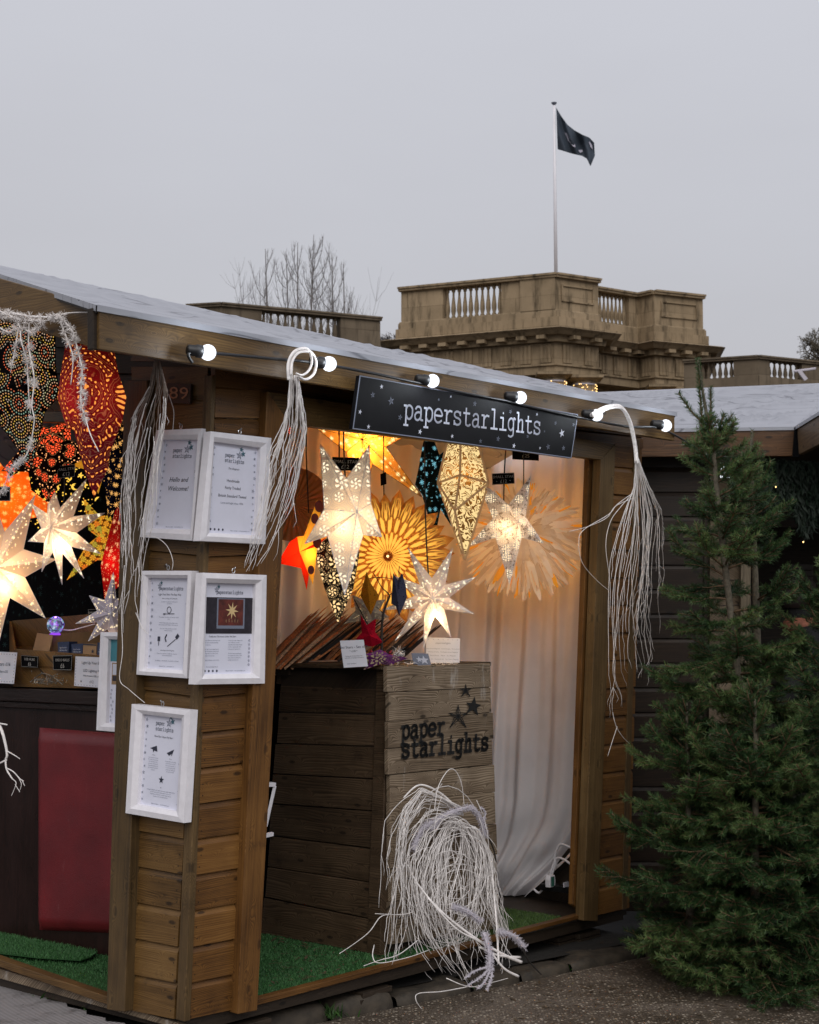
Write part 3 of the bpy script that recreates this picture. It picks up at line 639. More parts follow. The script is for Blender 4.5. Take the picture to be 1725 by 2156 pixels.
# number on the gable wall
m = MB(); P = quadP(ga(352, 806, .034), ga(402, 808, .034), ga(400, 850, .034), ga(350, 848, .034), .003)
m.prism([ga(352, 806, .034), ga(402, 808, .034), ga(400, 850, .034), ga(350, 848, .034)], U * .006); pl_ = m.build('number_plate', plain('brown_plate', (.03, .014, .009), .6), stall)
m = MB(); text(m, '89', P, .52, .22, .86); m.build('digits', plain('brass_digits', (.32, .15, .08), .5), pl_)
# timber packers under the stall
for k, (x, y) in enumerate([(1225, 1965), (1268, 1958), (560, 2150), (820, 2080)]):
    m = MB()
    for j in range(3):
        c = hz(x, y, .1); c = c + W * .12 + Z * (-.03 - j * .026); m.box(c + U * random.uniform(-.01, .01), U * .09, W * .05, Z * .011)
    tag(m.build('timber_packer', M['dx'], bevel=.002, frame=HM), ['stack of dark timber packers under the right end of the stall', 'dark timber packers beneath the right door post', 'dark timber packers beneath the left door post', 'dark timber packers under the middle of the door sill'][k], 'packer')

# artificial grass
def turf(name, poly, z, mat, label, n, h=.012, fold=None):
    m = MB(); m.prism([V((p.x, p.y, z)) for p in poly], Z * .004, 0)
    xs = [p.x for p in poly]; ys = [p.y for p in poly]
    def inside(x, y):
        c = False; j = len(poly) - 1
        for i in range(len(poly)):
            a, b = poly[i], poly[j]
            if (a.y > y) != (b.y > y) and x < (b.x - a.x) * (y - a.y) / (b.y - a.y) + a.x: c = not c
            j = i
        return c
    k = 0
    while k < n:
        x, y = random.uniform(min(xs), max(xs)), random.uniform(min(ys), max(ys))
        if not inside(x, y): continue
        k += 1; p = V((x, y, z + .003)); q = V((random.gauss(0, .006), random.gauss(0, .006), h * random.uniform(.6, 1.1))); s_ = V((random.uniform(-1, 1), random.uniform(-.4, .4), 0)) * .0022
        m.poly([p - s_, p + s_, p + q], random.random())
    return tag(m.build(name, mat), label, 'grass mat')
def H2(u, v): return hw(u, v, 0)
uo = (fr(1222, 1900) - A0).dot(U); ul = (fr(548, 2100) - A0).dot(U); print('opening u', ul, uo)
turf('artificial_grass_mat', [H2(ul - .1, .03), H2(1.55, .03), H2(1.5, .9), H2(ul - .1, .9)], .152, M['turf'], 'bright green artificial grass mat in front of the dark crate side', 26000)
turf('artificial_grass_mat', [H2(1.56, .03), H2(uo, .03), H2(uo, .85), H2(1.56, .85)], .152, M['turfo'], 'olive green artificial grass mat right of the crate below the curtain', 22000)
turf('artificial_grass_mat', [H2(.03, .46), H2(.03, 1.9), H2(.62, 1.9), H2(.6, .40)], .152, M['turf'], 'green artificial grass mat at the foot of the dark counter', 14000)
pts = [hz(x, y, .165) for x, y in [(-60, 1960), (100, 1990), (205, 2010), (192, 2020), (170, 2027), (80, 2022), (-60, 2005)]]
turf('grass_mat_offcut', pts, .172, M['turf'], 'loose dark green grass mat offcut with folded corner before the red panel', 9000, .016)

# ------------------------------------------------------------------ counter with red panel (gable side)
def zbase(x, y, z): return hz(x, y, z)
c0 = hz(228, 2014, .155); c1 = hz(0, 1973, .155); cdv = (c1 - c0).normalized(); cin = V((-cdv.y, cdv.x, 0)); 
if cin.y < 0: cin = -cin
FC = Matrix(((cin.x, cdv.x, 0, c0.x), (cin.y, cdv.y, 0, c0.y), (0, 0, 1, 0), (0, 0, 0, 1)))
def cnp(x, y, off=0): return hitp(x, y, c0 - cin * off, cin)
cz = cnp(0, 1475).z; ctz = cnp(100, 1452, .03).z
counter = empty('counter', None, 'dark stained counter with a padded red front panel at the left', 'counter', mat=FC)
pA, pB = c0 - cdv * .35, c1 + cdv * .7
m = MB(); m.prism([V((pA.x, pA.y, .155)), V((pB.x, pB.y, .155)), V((pB.x, pB.y, cz)), V((pA.x, pA.y, cz))], cin * .45, .2); m.build('body', M['mahog'], counter, bevel=.004)
m = MB(); a, b = pA - cin * .03, pB - cin * .03; m.prism([V((a.x, a.y, cz)), V((b.x, b.y, cz)), V((b.x, b.y, ctz)), V((a.x, a.y, ctz))], cin * .52, .2)
for dz in (.03,):
    m.prism([V((a.x, a.y, cz - dz)) + cin * .012, V((b.x, b.y, cz - dz)) + cin * .012, V((b.x, b.y, cz)) + cin * .012, V((a.x, a.y, cz)) + cin * .012], cin * .016, .4)
ctop = m.build('worktop', M['mahogx'], counter, bevel=.004)
m = MB(); P1, P2, P3, P4 = cnp(84, 1532), cnp(262, 1545), cnp(262, 1966), cnp(84, 1958)
def pad(a, b):
    p = P1.lerp(P2, a).lerp(P4.lerp(P3, a), b); e_ = min(a, 1 - a) * (P2 - P1).length; e2 = min(b, 1 - b) * (P4 - P1).length; k = min(1, e_ / .05) ** .5 * min(1, e2 / .05) ** .5
    return p - cin * (.002 + .035 * k)
m.grid(pad, 40, 70); m.build('red_panel', M['vinyl'], counter, smooth=True)

# ------------------------------------------------------------------ wooden crate tower with printed board
k0 = hz(800, 2012, .156); CR = k0.copy(); kd = (k0 - A0).dot(NW)
crate = empty('wooden_display_crate', None, 'tall dark wooden crate with a pale board lettered paper starlights on its front', 'crate', mat=Matrix(((U.x, W.x, 0, k0.x), (U.y, W.y, 0, k0.y), (0, 0, 1, k0.z), (0, 0, 0, 1))))
def cf(x, y, off=0): return fr(x, y, -kd + off)
def cs(x, y, off=0): return hitp(x, y, k0 - NU * off, NU)
ztop = cf(815, 1400).z
n = 9
for i in range(n):      # side boards, each slightly irregular
    m_ = None
m = MB(); ys = [1400, 1448, 1505, 1573, 1642, 1710, 1790, 1862, 1940, 2020]; yl = [1398, 1442, 1500, 1566, 1630, 1693, 1760, 1826, 1890, 1975]
for i in range(n):
    jx = random.uniform(-3, 3); ex = 0 if i else -8
    f_ = lambda y: 816 - (y - 1400) * .030; g_ = lambda y: 594 - (y - 1400) * .078
    of = random.uniform(0, .008)
    q = [cs(g_(yl[i]) + ex + jx, yl[i] + 1, of), cs(f_(ys[i]), ys[i] + 1, of), cs(f_(ys[i + 1]), ys[i + 1] - 1.5, of), cs(g_(yl[i + 1]) + ex + jx, yl[i + 1] - 1.5, of)]
    if i == n - 1:
        q[2].z = .158; q[3].z = .158
    m.prism(q, U * .02)
m.build('side_boards', M['cy'], crate, bevel=.003)
m = MB(); m.prism([cs(793, 1402, .014), cs(816, 1402, .014), V(tuple(cs(800, 2015, .014))[:2] + (.158,)), V(tuple(cs(772, 2008, .014))[:2] + (.158,))], U * .05, .4); m.build('corner_post', M['cy'], crate, bevel=.003)
# body of the crate
kl = (cs(594, 1400) - k0).dot(W); kw = (cf(1042, 1500) - k0).dot(U)
m = MB(); q = [k0 + U * .03, k0 + U * kw, k0 + U * kw + W * kl, k0 + U * .03 + W * kl]; m.prism([V((p.x, p.y, .157)) for p in q], Z * (ztop - .18), .5); m.build('inner_box', M['dx'], crate)
m = MB(); q = [k0 + U * -.005 + W * -.01, k0 + U * (kw + .005) + W * -.01, k0 + U * (kw + .005) + W * (kl + .01), k0 + U * -.005 + W * (kl + .01)]; m.prism([V((p.x, p.y, ztop - .022)) for p in q], Z * .02, .5); m.build('lid', M['cy'], crate, bevel=.003)
# front board planks
m = MB(); yf = [1403, 1458, 1520, 1577, 1632, 1690, 1760, 1830, 1900, 1990]; yr = [1396, 1447, 1500, 1556, 1610, 1668, 1735, 1800, 1868, 1955]
for i in range(9):
    jl, jr = random.uniform(-3, 2), random.uniform(-3, 3); of = .024 + random.uniform(0, .006)
    lx = lambda y: 817 + (y - 1400) * .012; rx = lambda y: 1034 + (y - 1400) * .032
    m.prism([cf(lx(yf[i]) + jl, yf[i] + .6, of), cf(rx(yr[i]) + jr, yr[i] + .6, of), cf(rx(yr[i + 1]) + jr, yr[i + 1] - .6, of), cf(lx(yf[i + 1]) + jl, yf[i + 1] - .6, of)], W * .022)
fb = m.build('front_board', M['bx'], crate, bevel=.002)
def board_P(ax, ay, bx, by, sx):
    """text baseline from pixel a to pixel b; sx survey pixels per unit"""
    a, b = cf(ax, ay, .033), cf(bx, by, .033); e1 = (b - a).normalized()
    return lambda x_, y_: a + e1 * x_ + ZH * y_, (b - a).length
m = MB(); P, l = board_P(845, 1556, 938, 1546, 1); strokes(m, 'paper', P, l / 5.6, l / 5.6 * .27); P, l = board_P(845, 1596, 1030, 1578, 1); strokes(m, 'starlights', P, l / 11.2, l / 11.2 * .27)
P = lambda x_, y_: cf(x_, y_, .033)
Pn = lambda x_, y_: cf(x_, 3000 - y_, .033)
def nstar(m, cx, cy, up, dn, w_, filled=False, rot=0):
    tips = [(0, -up), (w_, -up * .28), (w_ * .52, dn * .5), (0, dn), (-w_ * .62, dn * .42), (-w_, -up * .10)]
    tips = [(0, -up), (w_, -up * .32), (w_ * .55, up * .62), (0, dn), (-w_ * .55, up * .62), (-w_, -up * .32)]
    k5 = [(math.sin(a) , -math.cos(a)) for a in [i * 2 * math.pi / 5 for i in range(5)]]
    o = []
    for i in range(5):
        a = i * 2 * math.pi / 5; L_ = up if i in (0,) else (dn * .82 if i in (2, 3) else w_); o.append((cx + math.sin(a + rot) * L_, cy - math.cos(a + rot) * L_)); a += math.pi / 5; o.append((cx + math.sin(a + rot) * up * .38, cy - math.cos(a + rot) * up * .38))
    if filled:
        for i in range(10): m.poly([P(cx, cy), P(*o[i]), P(*o[(i + 1) % 10])])
    else:
        for i in range(10):
            a_, b_ = o[i], o[(i + 1) % 10]; sa = (cx + (a_[0] - cx) * .8, cy + (a_[1] - cy) * .8); sb = (cx + (b_[0] - cx) * .8, cy + (b_[1] - cy) * .8); m.poly([P(*a_), P(*b_), P(*sb), P(*sa)])
            dx, dy = a_[0] - cx, a_[1] - cy; l_ = math.hypot(dx, dy); nx, ny = -dy / l_ * 1.1, dx / l_ * 1.1
            m.poly([P(cx + nx, cy + ny), P(cx - nx, cy - ny), P(a_[0] - nx, a_[1] - ny), P(a_[0] + nx, a_[1] + ny)])
nstar(m, 965, 1508, 24, 36, 21, False, .0); nstar(m, 997, 1487, 21, 27, 17, True, .15); nstar(m, 981, 1454, 13, 19, 12, False, 0)
m.build('lettering', M['inkbrand'], crate)

# ------------------------------------------------------------------ name board
board = empty('name_board', None, 'black board lettered paperstarlights in white hanging under the eaves', 'sign', mat=Matrix.Translation(fr(741, 903, .3)))
SB = [fr(757, 790, .30), fr(1217, 872, .30), fr(1203, 965, .30), fr(742, 903, .30)]
m = MB(); m.prism(SB, W * .018, .5); m.build('panel', plain('black_gloss_board', (.005, .005, .006), .55, var=.4, scale=8, spec=.12), board, bevel=.001)
P = quadP(*SB, .0015); m = MB(); bw = .0045
for a, b, c, d in ((0, 0, 1, .02), (0, .98, 1, 1), (0, .02, .004, .98), (.996, .02, 1, .98)): m.poly([P(a, b), P(c, b), P(c, d), P(a, d)])
m.build('edging', M['inkgrey'], board)
m = MB(); a, b = fr(850, 881, .302), fr(1140, 915, .302); e1 = (b - a).normalized(); l = (b - a).length; sz = l / (15 * 1.12); up = (SB[0] - SB[3]).normalized()
strokes(m, 'paperstarlights', lambda x_, y_: a + e1 * x_ + ZH * y_, sz, sz * .15); m.build('lettering', M['lettering'], board)
m = MB(); m2 = MB(); AR = (SB[1] - SB[0]).length / (SB[0] - SB[3]).length; PA = lambda x_, y_: P(x_ / AR, y_)
for (x_, y_, s_, ol) in [(.09, .86, .05, 1), (.135, .62, .085, 0), (.06, .68, .06, 0), (.33, .80, .03, 0), (.06, .08, .05, 1), (.18, .34, .06, 0), (.27, .12, .06, 1), (.41, .12, .05, 1), (.49, .84, .06, 0), (.66, .80, .05, 0), (.62, .20, .06, 0), (.70, .10, .06, 1), (.76, .34, .045, 0), (.79, .84, .04, 1), (.83, .13, .04, 1), (.87, .18, .07, 0), (.93, .52, .10, 1), (.95, .20, .06, 0), (.54, .10, .05, 0), (.985, .75, .05, 0), (.38, .90, .03, 1), (.89, .72, .05, 0), (.02, .33, .05, 1), (.84, .5, .03, 0)]:
    starpoly(m if ol else m2, PA, x_ * AR, y_, s_, random.uniform(-.4, .4), .4, not ol)
m.build('printed_stars', M['lettering'], board); m2.build('printed_stars', M['inkgrey'], board)

# ------------------------------------------------------------------ festoon bulbs
bl = [(438, 742, 17), (693, 766, 16), (911, 802, 14.5), (1096, 837, 13.5), (1257, 874, 12.8), (1402, 896, 12.8)]
desc = ['lit white globe bulb nearest the roof corner at the left', 'lit white globe bulb beside the looped white twig', 'lit white globe bulb over the first half of the name board', 'lit white globe bulb over the second half of the name board', 'lit white globe bulb beside the arching right twig bundle', 'lit white globe bulb at the far right end of the fascia']
for (x, y, r_), ds in zip(bl, desc):
    c = fr(x, y, .33); s_ = (c - CAM).length * r_ / F; ax = (U * -.9 + W * .42 + Z * .06).normalized()
    o = empty('festoon_bulb', c, ds, 'light bulb', 'festoon bulbs along the fascia')
    m = MB(); prof = [(.001, -s_)] + [(s_ * math.sin(t), -s_ * math.cos(t)) for t in [k * math.pi / 10 for k in range(1, 10)]] + [(s_ * .25, s_ * .96)]
    m.lathe(c, prof, 20, ax=ax); m.build('globe', M['bulb'], o, smooth=True)
    m = MB(); m.lathe(c, [(s_ * .72, s_ * .72), (s_ * .82, s_ * .85), (s_ * .80, s_ * 1.5), (s_ * .70, s_ * 1.6), (s_ * .66, s_ * 2.5), (s_ * .5, s_ * 2.7)], 14, ax=ax); m.build('socket', M['black'], o, smooth=True)
    ld = bpy.data.lights.new('bulb_light', 'POINT'); lo = bpy.data.objects.new('bulb_light', ld); COL.objects.link(lo); lo.location = V((0, 0, 0)) - W * .09; lo.parent = o; ld.energy = 1.3; ld.shadow_soft_size = .03; ld.color = (.85, .92, 1)
cb = [(405, 758), (398, 738), (440, 737), (560, 748), (655, 757), (760, 775), (880, 800), (980, 822), (1065, 838), (1150, 858), (1235, 876), (1320, 892), (1382, 894), (1425, 912), (1470, 940), (1530, 985), (1570, 1010)]
m = MB(); pp = [fr(x, y + 6, .31 if x < 1410 else .31 - (x - 1410) * .004) for x, y in cb]; m.tube(bez(pp, 8), .0058, n=6)
tag(m.build('festoon_cable', M['black'], smooth=True), 'black cable running along the fascia and off to the spruce tree', 'cable')

# ------------------------------------------------------------------ curtain, dark cloths
CV = .86
CPATH = bez([V(q + (0,)) for q in [(1.08, 1.12), (1.8, 1.08), (2.35, 1.0), (2.78, .80), (2.86, .50), (2.885, .13)]], 20); CL = [0]
for p_, q_ in zip(CPATH, CPATH[1:]): CL.append(CL[-1] + (q_ - p_).length)
def cpos(s):
    s = max(0, min(CL[-1] - 1e-4, s)); i = max(k for k in range(len(CL) - 1) if CL[k] <= s); t = (s - CL[i]) / (CL[i + 1] - CL[i]); p_ = CPATH[i].lerp(CPATH[i + 1], t); d_ = (CPATH[i + 1] - CPATH[i]).normalized(); return p_, V((-d_.y, d_.x, 0))
def curt(a, b):
    s = CL[-1] * a; z = 2.62 + (.158 - 2.62) * b; s1 = CL[-1] - .85; g_ = max(0, (.66 - z) / .50); se = s - max(0, s - s1) * .50 * min(1, g_) ** 1.6 - .01 * b * (s / CL[-1])
    f_ = math.sin(s * 33 + math.sin(s * 7) * 2.4 + b * .8) * .6 + math.sin(s * 71 + 1.3 + b * 2) * .25 + mnoise.noise(V((s * 14, b * 2.2, 1))) * .9 + mnoise.noise(V((s * 5, z * 5, 4))) * 1.8 * min(1, g_)
    p_, n_ = cpos(se); p_ = p_ + n_ * (f_ * (.028 + .020 * b)); return hw(p_.x, p_.y, z)
m = MB(); m.grid(curt, 330, 90); tag(m.build('curtain', M['curtain'], frame=HM, smooth=True), 'long pale muslin curtain hanging in folds at the back of the stall', 'curtain')
gs = G('black_starry_cloth'); pv = gs.obj(); q = gs.sep(pv); vv = gs.comb(q[1], q[2]); mk = p_spark(gs, vv, 16, 6, .22, .95); dt = p_dots(gs, vv, 40, .10, .95, .5)
cl = gs.mix(gs.m('MAXIMUM', gs.m('MULTIPLY', mk, .8), gs.m('MULTIPLY', dt, .6)), (.004, .004, .005), (.022, .045, .045)); M['blackstar'] = gs.fin(gs.bsdf(cl, .95, spec=.1))
m = MB(); m.grid(lambda a, b: hw(.95 + .02 * math.sin(a * 40), .90 + 2.4 * a, 2.5 - 2.3 * b), 60, 4); tag(m.build('backdrop_cloth', M['blackstar'], frame=HM), 'black cloth with faint teal stars behind the coloured lanterns', 'cloth')
m = MB(); m.grid(lambda a, b: hw(.40, .03 + .84 * a, 2.4 - 2.2 * b), 6, 4); m.grid(lambda a, b: hw(.40 + .52 * a, .88, 2.4 - 2.2 * b), 6, 4); tag(m.build('partition_cloth', M['blackmatt'], frame=HM), 'plain black cloth partition behind the left post', 'cloth')
# ------------------------------------------------------------------ paper lanterns
def fan_uv(apex, tip, p):
    e = (tip - apex); l = e.length; e = e / l; d = p - apex; a = d.dot(e); return (a, (d - e * a).length)
def auto(tips, c, k=.40, rot=0.0):
    o = []; n = len(tips)
    for i in range(n):
        a, b = tips[i], tips[(i + 1) % n]; o.append(a)
        aa, ab = math.atan2(a[1] - c[1], a[0] - c[0]), math.atan2(b[1] - c[1], b[0] - c[0]); d = (ab - aa) % (2 * math.pi); d = d if d < math.pi * 1.5 else d - 2 * math.pi
        L_ = (math.hypot(a[0] - c[0], a[1] - c[1]) + math.hypot(b[0] - c[0], b[1] - c[1])) / 2 * k; an = aa + d / 2
        o.append((c[0] + math.cos(an) * L_, c[1] + math.sin(an) * L_))
    return o
def lantern(label, outline, apex, Y, h, mat, cord=None, watt=0.0, lcol=(1, .66, .30), group=None, name='star_lantern', cat='star lantern', rim=None, th=None, lpos=None, shell='paper_shell', planar=False, fixed=False):
    """outline alternates tip, notch (survey pixels, clockwise); apex comes forward by h metres"""
    c = yy(apex[0], apex[1], Y); o = empty(name, c, label, cat, group)
    n = len(outline); P3 = [yy(x, y, Y) for x, y in outline]; ap = yy(apex[0], apex[1], Y - h); bp = V((ap.x, Y + (th if th is not None else h * .7), ap.z)); m = MB()
    cen = sum(P3, V((0, 0, 0))) / n
    for i in range(n):
        j = (i + 1) % n; a, b = P3[i], P3[j]; tip = a if i % 2 == 0 else b; r_ = random.random()
        so = (7.3 * (i // 2), 3.1)
        U_ = (lambda p: (p.x - c.x + .013, p.z - c.z + .02)) if planar else (lambda p: (fan_uv(ap, tip, p)[0] + (0 if fixed else .53 * (((i + 1) // 2) % (n // 2))), fan_uv(ap, tip, p)[1]))
        m.poly([ap, a, b], r_, 0, [U_(ap), U_(a), U_(b)]); m.poly([bp, b, a], r_, 0, [U_(bp), U_(b), U_(a)])
    m.build(shell, mat, o)
    if rim:
        m = MB()
        for i in range(n): m.tube([P3[i] + V((0, -.001, 0)), P3[(i + 1) % n] + V((0, -.001, 0))], rim[1], n=4)
        for i in range(0, n, 1): m.tube([ap - V((0, .0005, 0)), P3[i]], rim[1] * .8, n=4)
        m.build('folded_edges', rim[0], o)
    if cord:
        m = MB(); m.tube(bez([yy(x, y, Y + .01) for x, y in cord], 4), .0034, n=6); m.build('cord', M['black'], o, smooth=True)
    if watt:
        ld = bpy.data.lights.new('lantern_bulb', 'POINT'); lo = bpy.data.objects.new('lantern_bulb', ld); COL.objects.link(lo); lo.parent = o
        q = yy(lpos[0], lpos[1], Y) if lpos else (cen * .7 + c * .3); lo.location = V((q.x, Y - h * .1, q.z)) - c; ld.energy = watt; ld.color = lcol; ld.shadow_soft_size = .045
    return o
FY = lambda x, off: fr(x, 1310, -off).y
GY = lambda x, off: ga(x, 1310, -off).y
WARM = (1, .62, .26)
WP = (.62, .55, .52)
pm_white = papermat('paper_white_pierced', (.92, .84, .80), 'sparse', (1, .88, .60), 1.5, .52)
pm_whitebig = papermat('paper_white_pierced_warm', (.84, .72, .62), 'sparse', (1, .82, .46), 1.5, .45)
pm_flower = papermat('paper_white_floral', (.88, .80, .76), 'flower', (1, .84, .58), 1.1, .38, ink=(.62, .55, .50))
pm_blackfl = papermat('paper_black_floral', (.010, .009, .009), 'flower', (1, .66, .30), 1.1, .0, ink=(.22, .15, .08))
pm_mand = papermat('paper_white_mandala', (.95, .90, .92), 'mandala', (1, .82, .54), 1.3, .42, ink=(.34, .29, .27))
pm_gold = papermat('paper_gold_star8', (.58, .30, .08), 'star8', (1, .80, .34), 1.5, .5, glow=.10, glowc=(1, .45, .05))
pm_teal = papermat('paper_teal_star8', (.006, .014, .022), 'star8', (.22, .60, .72), .75, .1)
pm_scroll = papermat('paper_gold_scroll', (.30, .17, .06), 'scroll', (1, .72, .32), .95, .4)
pm_rings = papermat('paper_black_rings', (.008, .007, .008), 'rings', hs=.6, trans=.0)
pm_redfl = papermat('paper_black_redflower', (.014, .004, .005), 'redflower', hs=1.2, trans=.1)
pm_paisley = papermat('paper_crimson_dots', (.24, .015, .035), 'paisley', hs=1.0, trans=.35, ink=(.42, .17, .14))
pm_orange = papermat('paper_orange', (.85, .20, .02), 'red8', (1, .55, .12), 1.1, .5, glow=.28, glowc=(1, .20, .01))
pm_moons = papermat('paper_black_moons', (.006, .006, .009), 'moons', (1, .60, .08), 1.1, .0)
pm_navy = papermat('paper_navy_sparkle', (.007, .007, .022), 'red8', (1, .50, .14), .9, .0)
pm_red = papermat('paper_red_sparkle', (.40, .010, .012), 'red8', (1, .45, .20), 1.0, .5, glow=.05, glowc=(1, .02, .01))
pm_geo = papermat('paper_orange_geometric', (.22, .09, .02), 'geo', hs=.75, trans=.3)
pm_yel = papermat('paper_yellow', (.85, .50, .06), 'none', trans=.5, glow=.22, glowc=(1, .55, .04))
pm_scar = papermat('paper_scarlet', (.75, .03, .01), 'none', trans=.5, glow=.10, glowc=(1, .06, .01))
# --- middle of the stall
Y = FY(730, .16)
lantern('large white five-pointed lantern pierced with swirling flowers', [(674, 934), (730, 1008), (778, 936), (781, 1060), (804, 1130), (765, 1126), (726, 1252), (690, 1128), (642, 1145), (683, 1072)], (752, 1078), Y, .085, pm_flower, [(724, 880), (724, 940), (727, 1006)], 1.1, rim=(M['white'], .0018), lpos=(735, 1105), planar=True)
lantern('black five-pointed lantern with lit flowers hanging low behind the large white one', [(700, 1122), (680, 1140), (662, 1166), (684, 1240), (712, 1313), (744, 1240), (758, 1162), (735, 1140)], (706, 1178), FY(712, .34), .05, pm_blackfl, [(714, 880), (714, 1000), (708, 1130)], 0, planar=True)
lantern('golden lantern with lit eight-rayed stars high at the back', auto([(665, 901), (762, 800), (880, 905), (890, 1048), (764, 1062)], (762, 925), .36), (762, 925), FY(770, .80), .09, pm_gold, None, 5.5, (1, .55, .15), rim=(M['kraft'], .002))
lantern('dark teal lantern with pale blue stars behind the gold diamond lantern', auto([(899, 890), (962, 930), (964, 1128), (916, 1136), (874, 1020)], (915, 1010), .5), (906, 1010), FY(920, .58), .06, pm_teal, [(905, 860), (905, 900)], 0)
# gold damask lantern
def damask():
    Y = FY(975, .36); c = yy(972, 1010, Y); o = empty('star_lantern', c, 'gold diamond lantern with scrollwork cut-outs and pale folded edges', 'star lantern')
    T, L, B_, R_ = yy(972, 800, Y), yy(922, 1017, Y), yy(979, 1180, Y), yy(1029, 1017, Y); Mi, K = yy(969, 1000, Y - .045), yy(958, 1075, Y - .10); Bk = yy(975, 1020, Y + .1); m = MB(); e = MB()
    tris = [(T, L, Mi), (T, Mi, R_), (L, K, Mi), (Mi, K, R_), (L, B_, K), (K, B_, R_), (T, Bk, L), (T, R_, Bk), (L, Bk, B_), (B_, Bk, R_)]
    for t in tris: m.poly(t, random.random(), 0, [(p.x, p.z + p.y * .4) for p in t])
    for a, b in ((T, L), (L, B_), (B_, R_), (R_, T), (L, Mi), (Mi, R_), (T, Mi), (Mi, K), (L, K), (K, R_), (K, B_)):
        a2, b2 = a + V((0, -.005, 0)), b + V((0, -.005, 0)); d = (b - a).normalized(); s = d.cross(V((0, 1, 0))).normalized() * .0055; e.poly([a2 - s, a2 + s, b2 + s, b2 - s])
    m.build('paper_shell', pm_scroll, o); e.build('folded_edges', papermat('paper_tan_edge', (.50, .34, .20), 'none', trans=.3, glow=.10, glowc=(1, .6, .3)), o)
    m = MB(); m.tube([yy(934, 850, Y), yy(958, 925, Y)], .003); m.build('cord', M['black'], o)
    ld = bpy.data.lights.new('lantern_bulb', 'POINT'); lo = bpy.data.objects.new('lantern_bulb', ld); COL.objects.link(lo); lo.parent = o; lo.location = (0, .02, .02); ld.energy = 1.0; ld.color = WARM; ld.shadow_soft_size = .02
damask()
# paper fan lantern
def fan():
    Y = FY(817, .66); cx, cy = 817, 1172; c = yy(cx, cy, Y); o = empty('fan_lantern', c, 'golden paper fan lantern of pointed cut petals around a bright centre', 'star lantern')
    g = G('fan_paper'); v = g.sep(g.uv()); rho, s = v[0], v[1]
    def lens(r0, L_, v0, w_): 
        q = g.m('DIVIDE', g.m('SUBTRACT', rho, r0), L_); k = g.m('SUBTRACT', 1.0, g.m('MULTIPLY', q, q)); a = g.m('DIVIDE', g.m('SUBTRACT', g.m('ABSOLUTE', s), v0), w_); return g.ss(g.m('SUBTRACT', k, g.m('MULTIPLY', a, a)), 0, .15)
    mk = g.m('MAXIMUM', g.m('MAXIMUM', lens(.20, .15, .0, .52), lens(.46, .12, .55, .28)), g.m('MAXIMUM', lens(.64, .10, .0, .22), g.m('MAXIMUM', lens(.74, .16, .50, .09), g.m('MAXIMUM', lens(.78, .10, .22, .07), lens(.88, .05, .0, .12)))))
    base = (.60, .34, .13)
    d = g.n('ShaderNodeBsdfDiffuse'); g.c(d.inputs[0], base); t = g.n('ShaderNodeBsdfTranslucent'); g.c(t.inputs[0], (.80, .40, .10)); mx = g.n('ShaderNodeMixShader'); mx.inputs[0].default_value = .5
    g.nt.links.new(d.outputs[0], mx.inputs[1]); g.nt.links.new(t.outputs[0], mx.inputs[2]); e_ = g.n('ShaderNodeEmission'); g.c(e_.inputs[0], (1, .50, .07)); e_.inputs[1].default_value = 1.1
    m2 = g.n('ShaderNodeMixShader'); g.c(m2.inputs[0], g.m('MULTIPLY', mk, g.ss(rho, 1.15, .45))); g.nt.links.new(mx.outputs[0], m2.inputs[1]); g.nt.links.new(e_.outputs[0], m2.inputs[2]); mat = g.fin(m2.outputs[0])
    n = 28; px = (c - CAM).length / F
    for i in range(n):
        m = MB(); a = 2 * math.pi * i / n + .05; L_ = 140 * px * random.uniform(.95, 1.05) * (1.0 if math.cos(a) > -.3 else .92); d_ = V((math.cos(a), 0, math.sin(a))); s_ = V((-math.sin(a), 0, math.cos(a))); K = 7
        pr = []
        for k in range(K + 1):
            q = k / K; wd = (.05 + .95 * math.sin(min(1, q / .72) * math.pi / 2)) if q < .72 else math.cos((q - .72) / .28 * math.pi / 2) ** .8
            hw_ = max(.0005, math.pi * L_ / n * (min(q, .70) * 1.45 if q < .70 else .70 * 1.45 * max(0.0, math.cos((q - .70) / .30 * math.pi / 2)) ** .75)); pr.append((d_ * L_ * (.02 + .98 * q), hw_, q))
        for k in range(K):
            (p, w0, q0), (p2, w1, q1) = pr[k], pr[k + 1]; zz = .004 * (i % 3); f0 = V((0, -.018 - .02 * (1 - q0) - zz, 0)); f1 = V((0, -.018 - .02 * (1 - q1) - zz, 0)); bk = V((0, .004 - zz, 0))
            for sg in (-1, 1):
                Q = [c + p + f0, c + p2 + f1, c + p2 + s_ * w1 * sg + bk, c + p + s_ * w0 * sg + bk]; uv = [(q0, 0), (q1, 0), (q1, sg), (q0, sg)]
                m.poly(Q, 0, 0, uv)
        m.build('petal', mat, o)
    m = MB(); m.lathe(c + V((0, -.05, 0)), [(.001, -.006), (.006, -.003), (.006, .003), (.001, .006)], 8); m.build('lit_centre', emis('fan_core', (1, .72, .25), 2.5), o)
    ld = bpy.data.lights.new('lantern_bulb', 'POINT'); lo = bpy.data.objects.new('lantern_bulb', ld); COL.objects.link(lo); lo.parent = o; lo.location = (0, .06, 0); ld.energy = 2.0; ld.color = (1, .52, .16); ld.shadow_soft_size = .05
    m = MB(); m.tube(bez([yy(x, y, Y + .01) for x, y in [(808, 880), (808, 960), (809, 1060), (814, 1120)]], 3), .003); m.build('cord', M['black'], o)
fan()
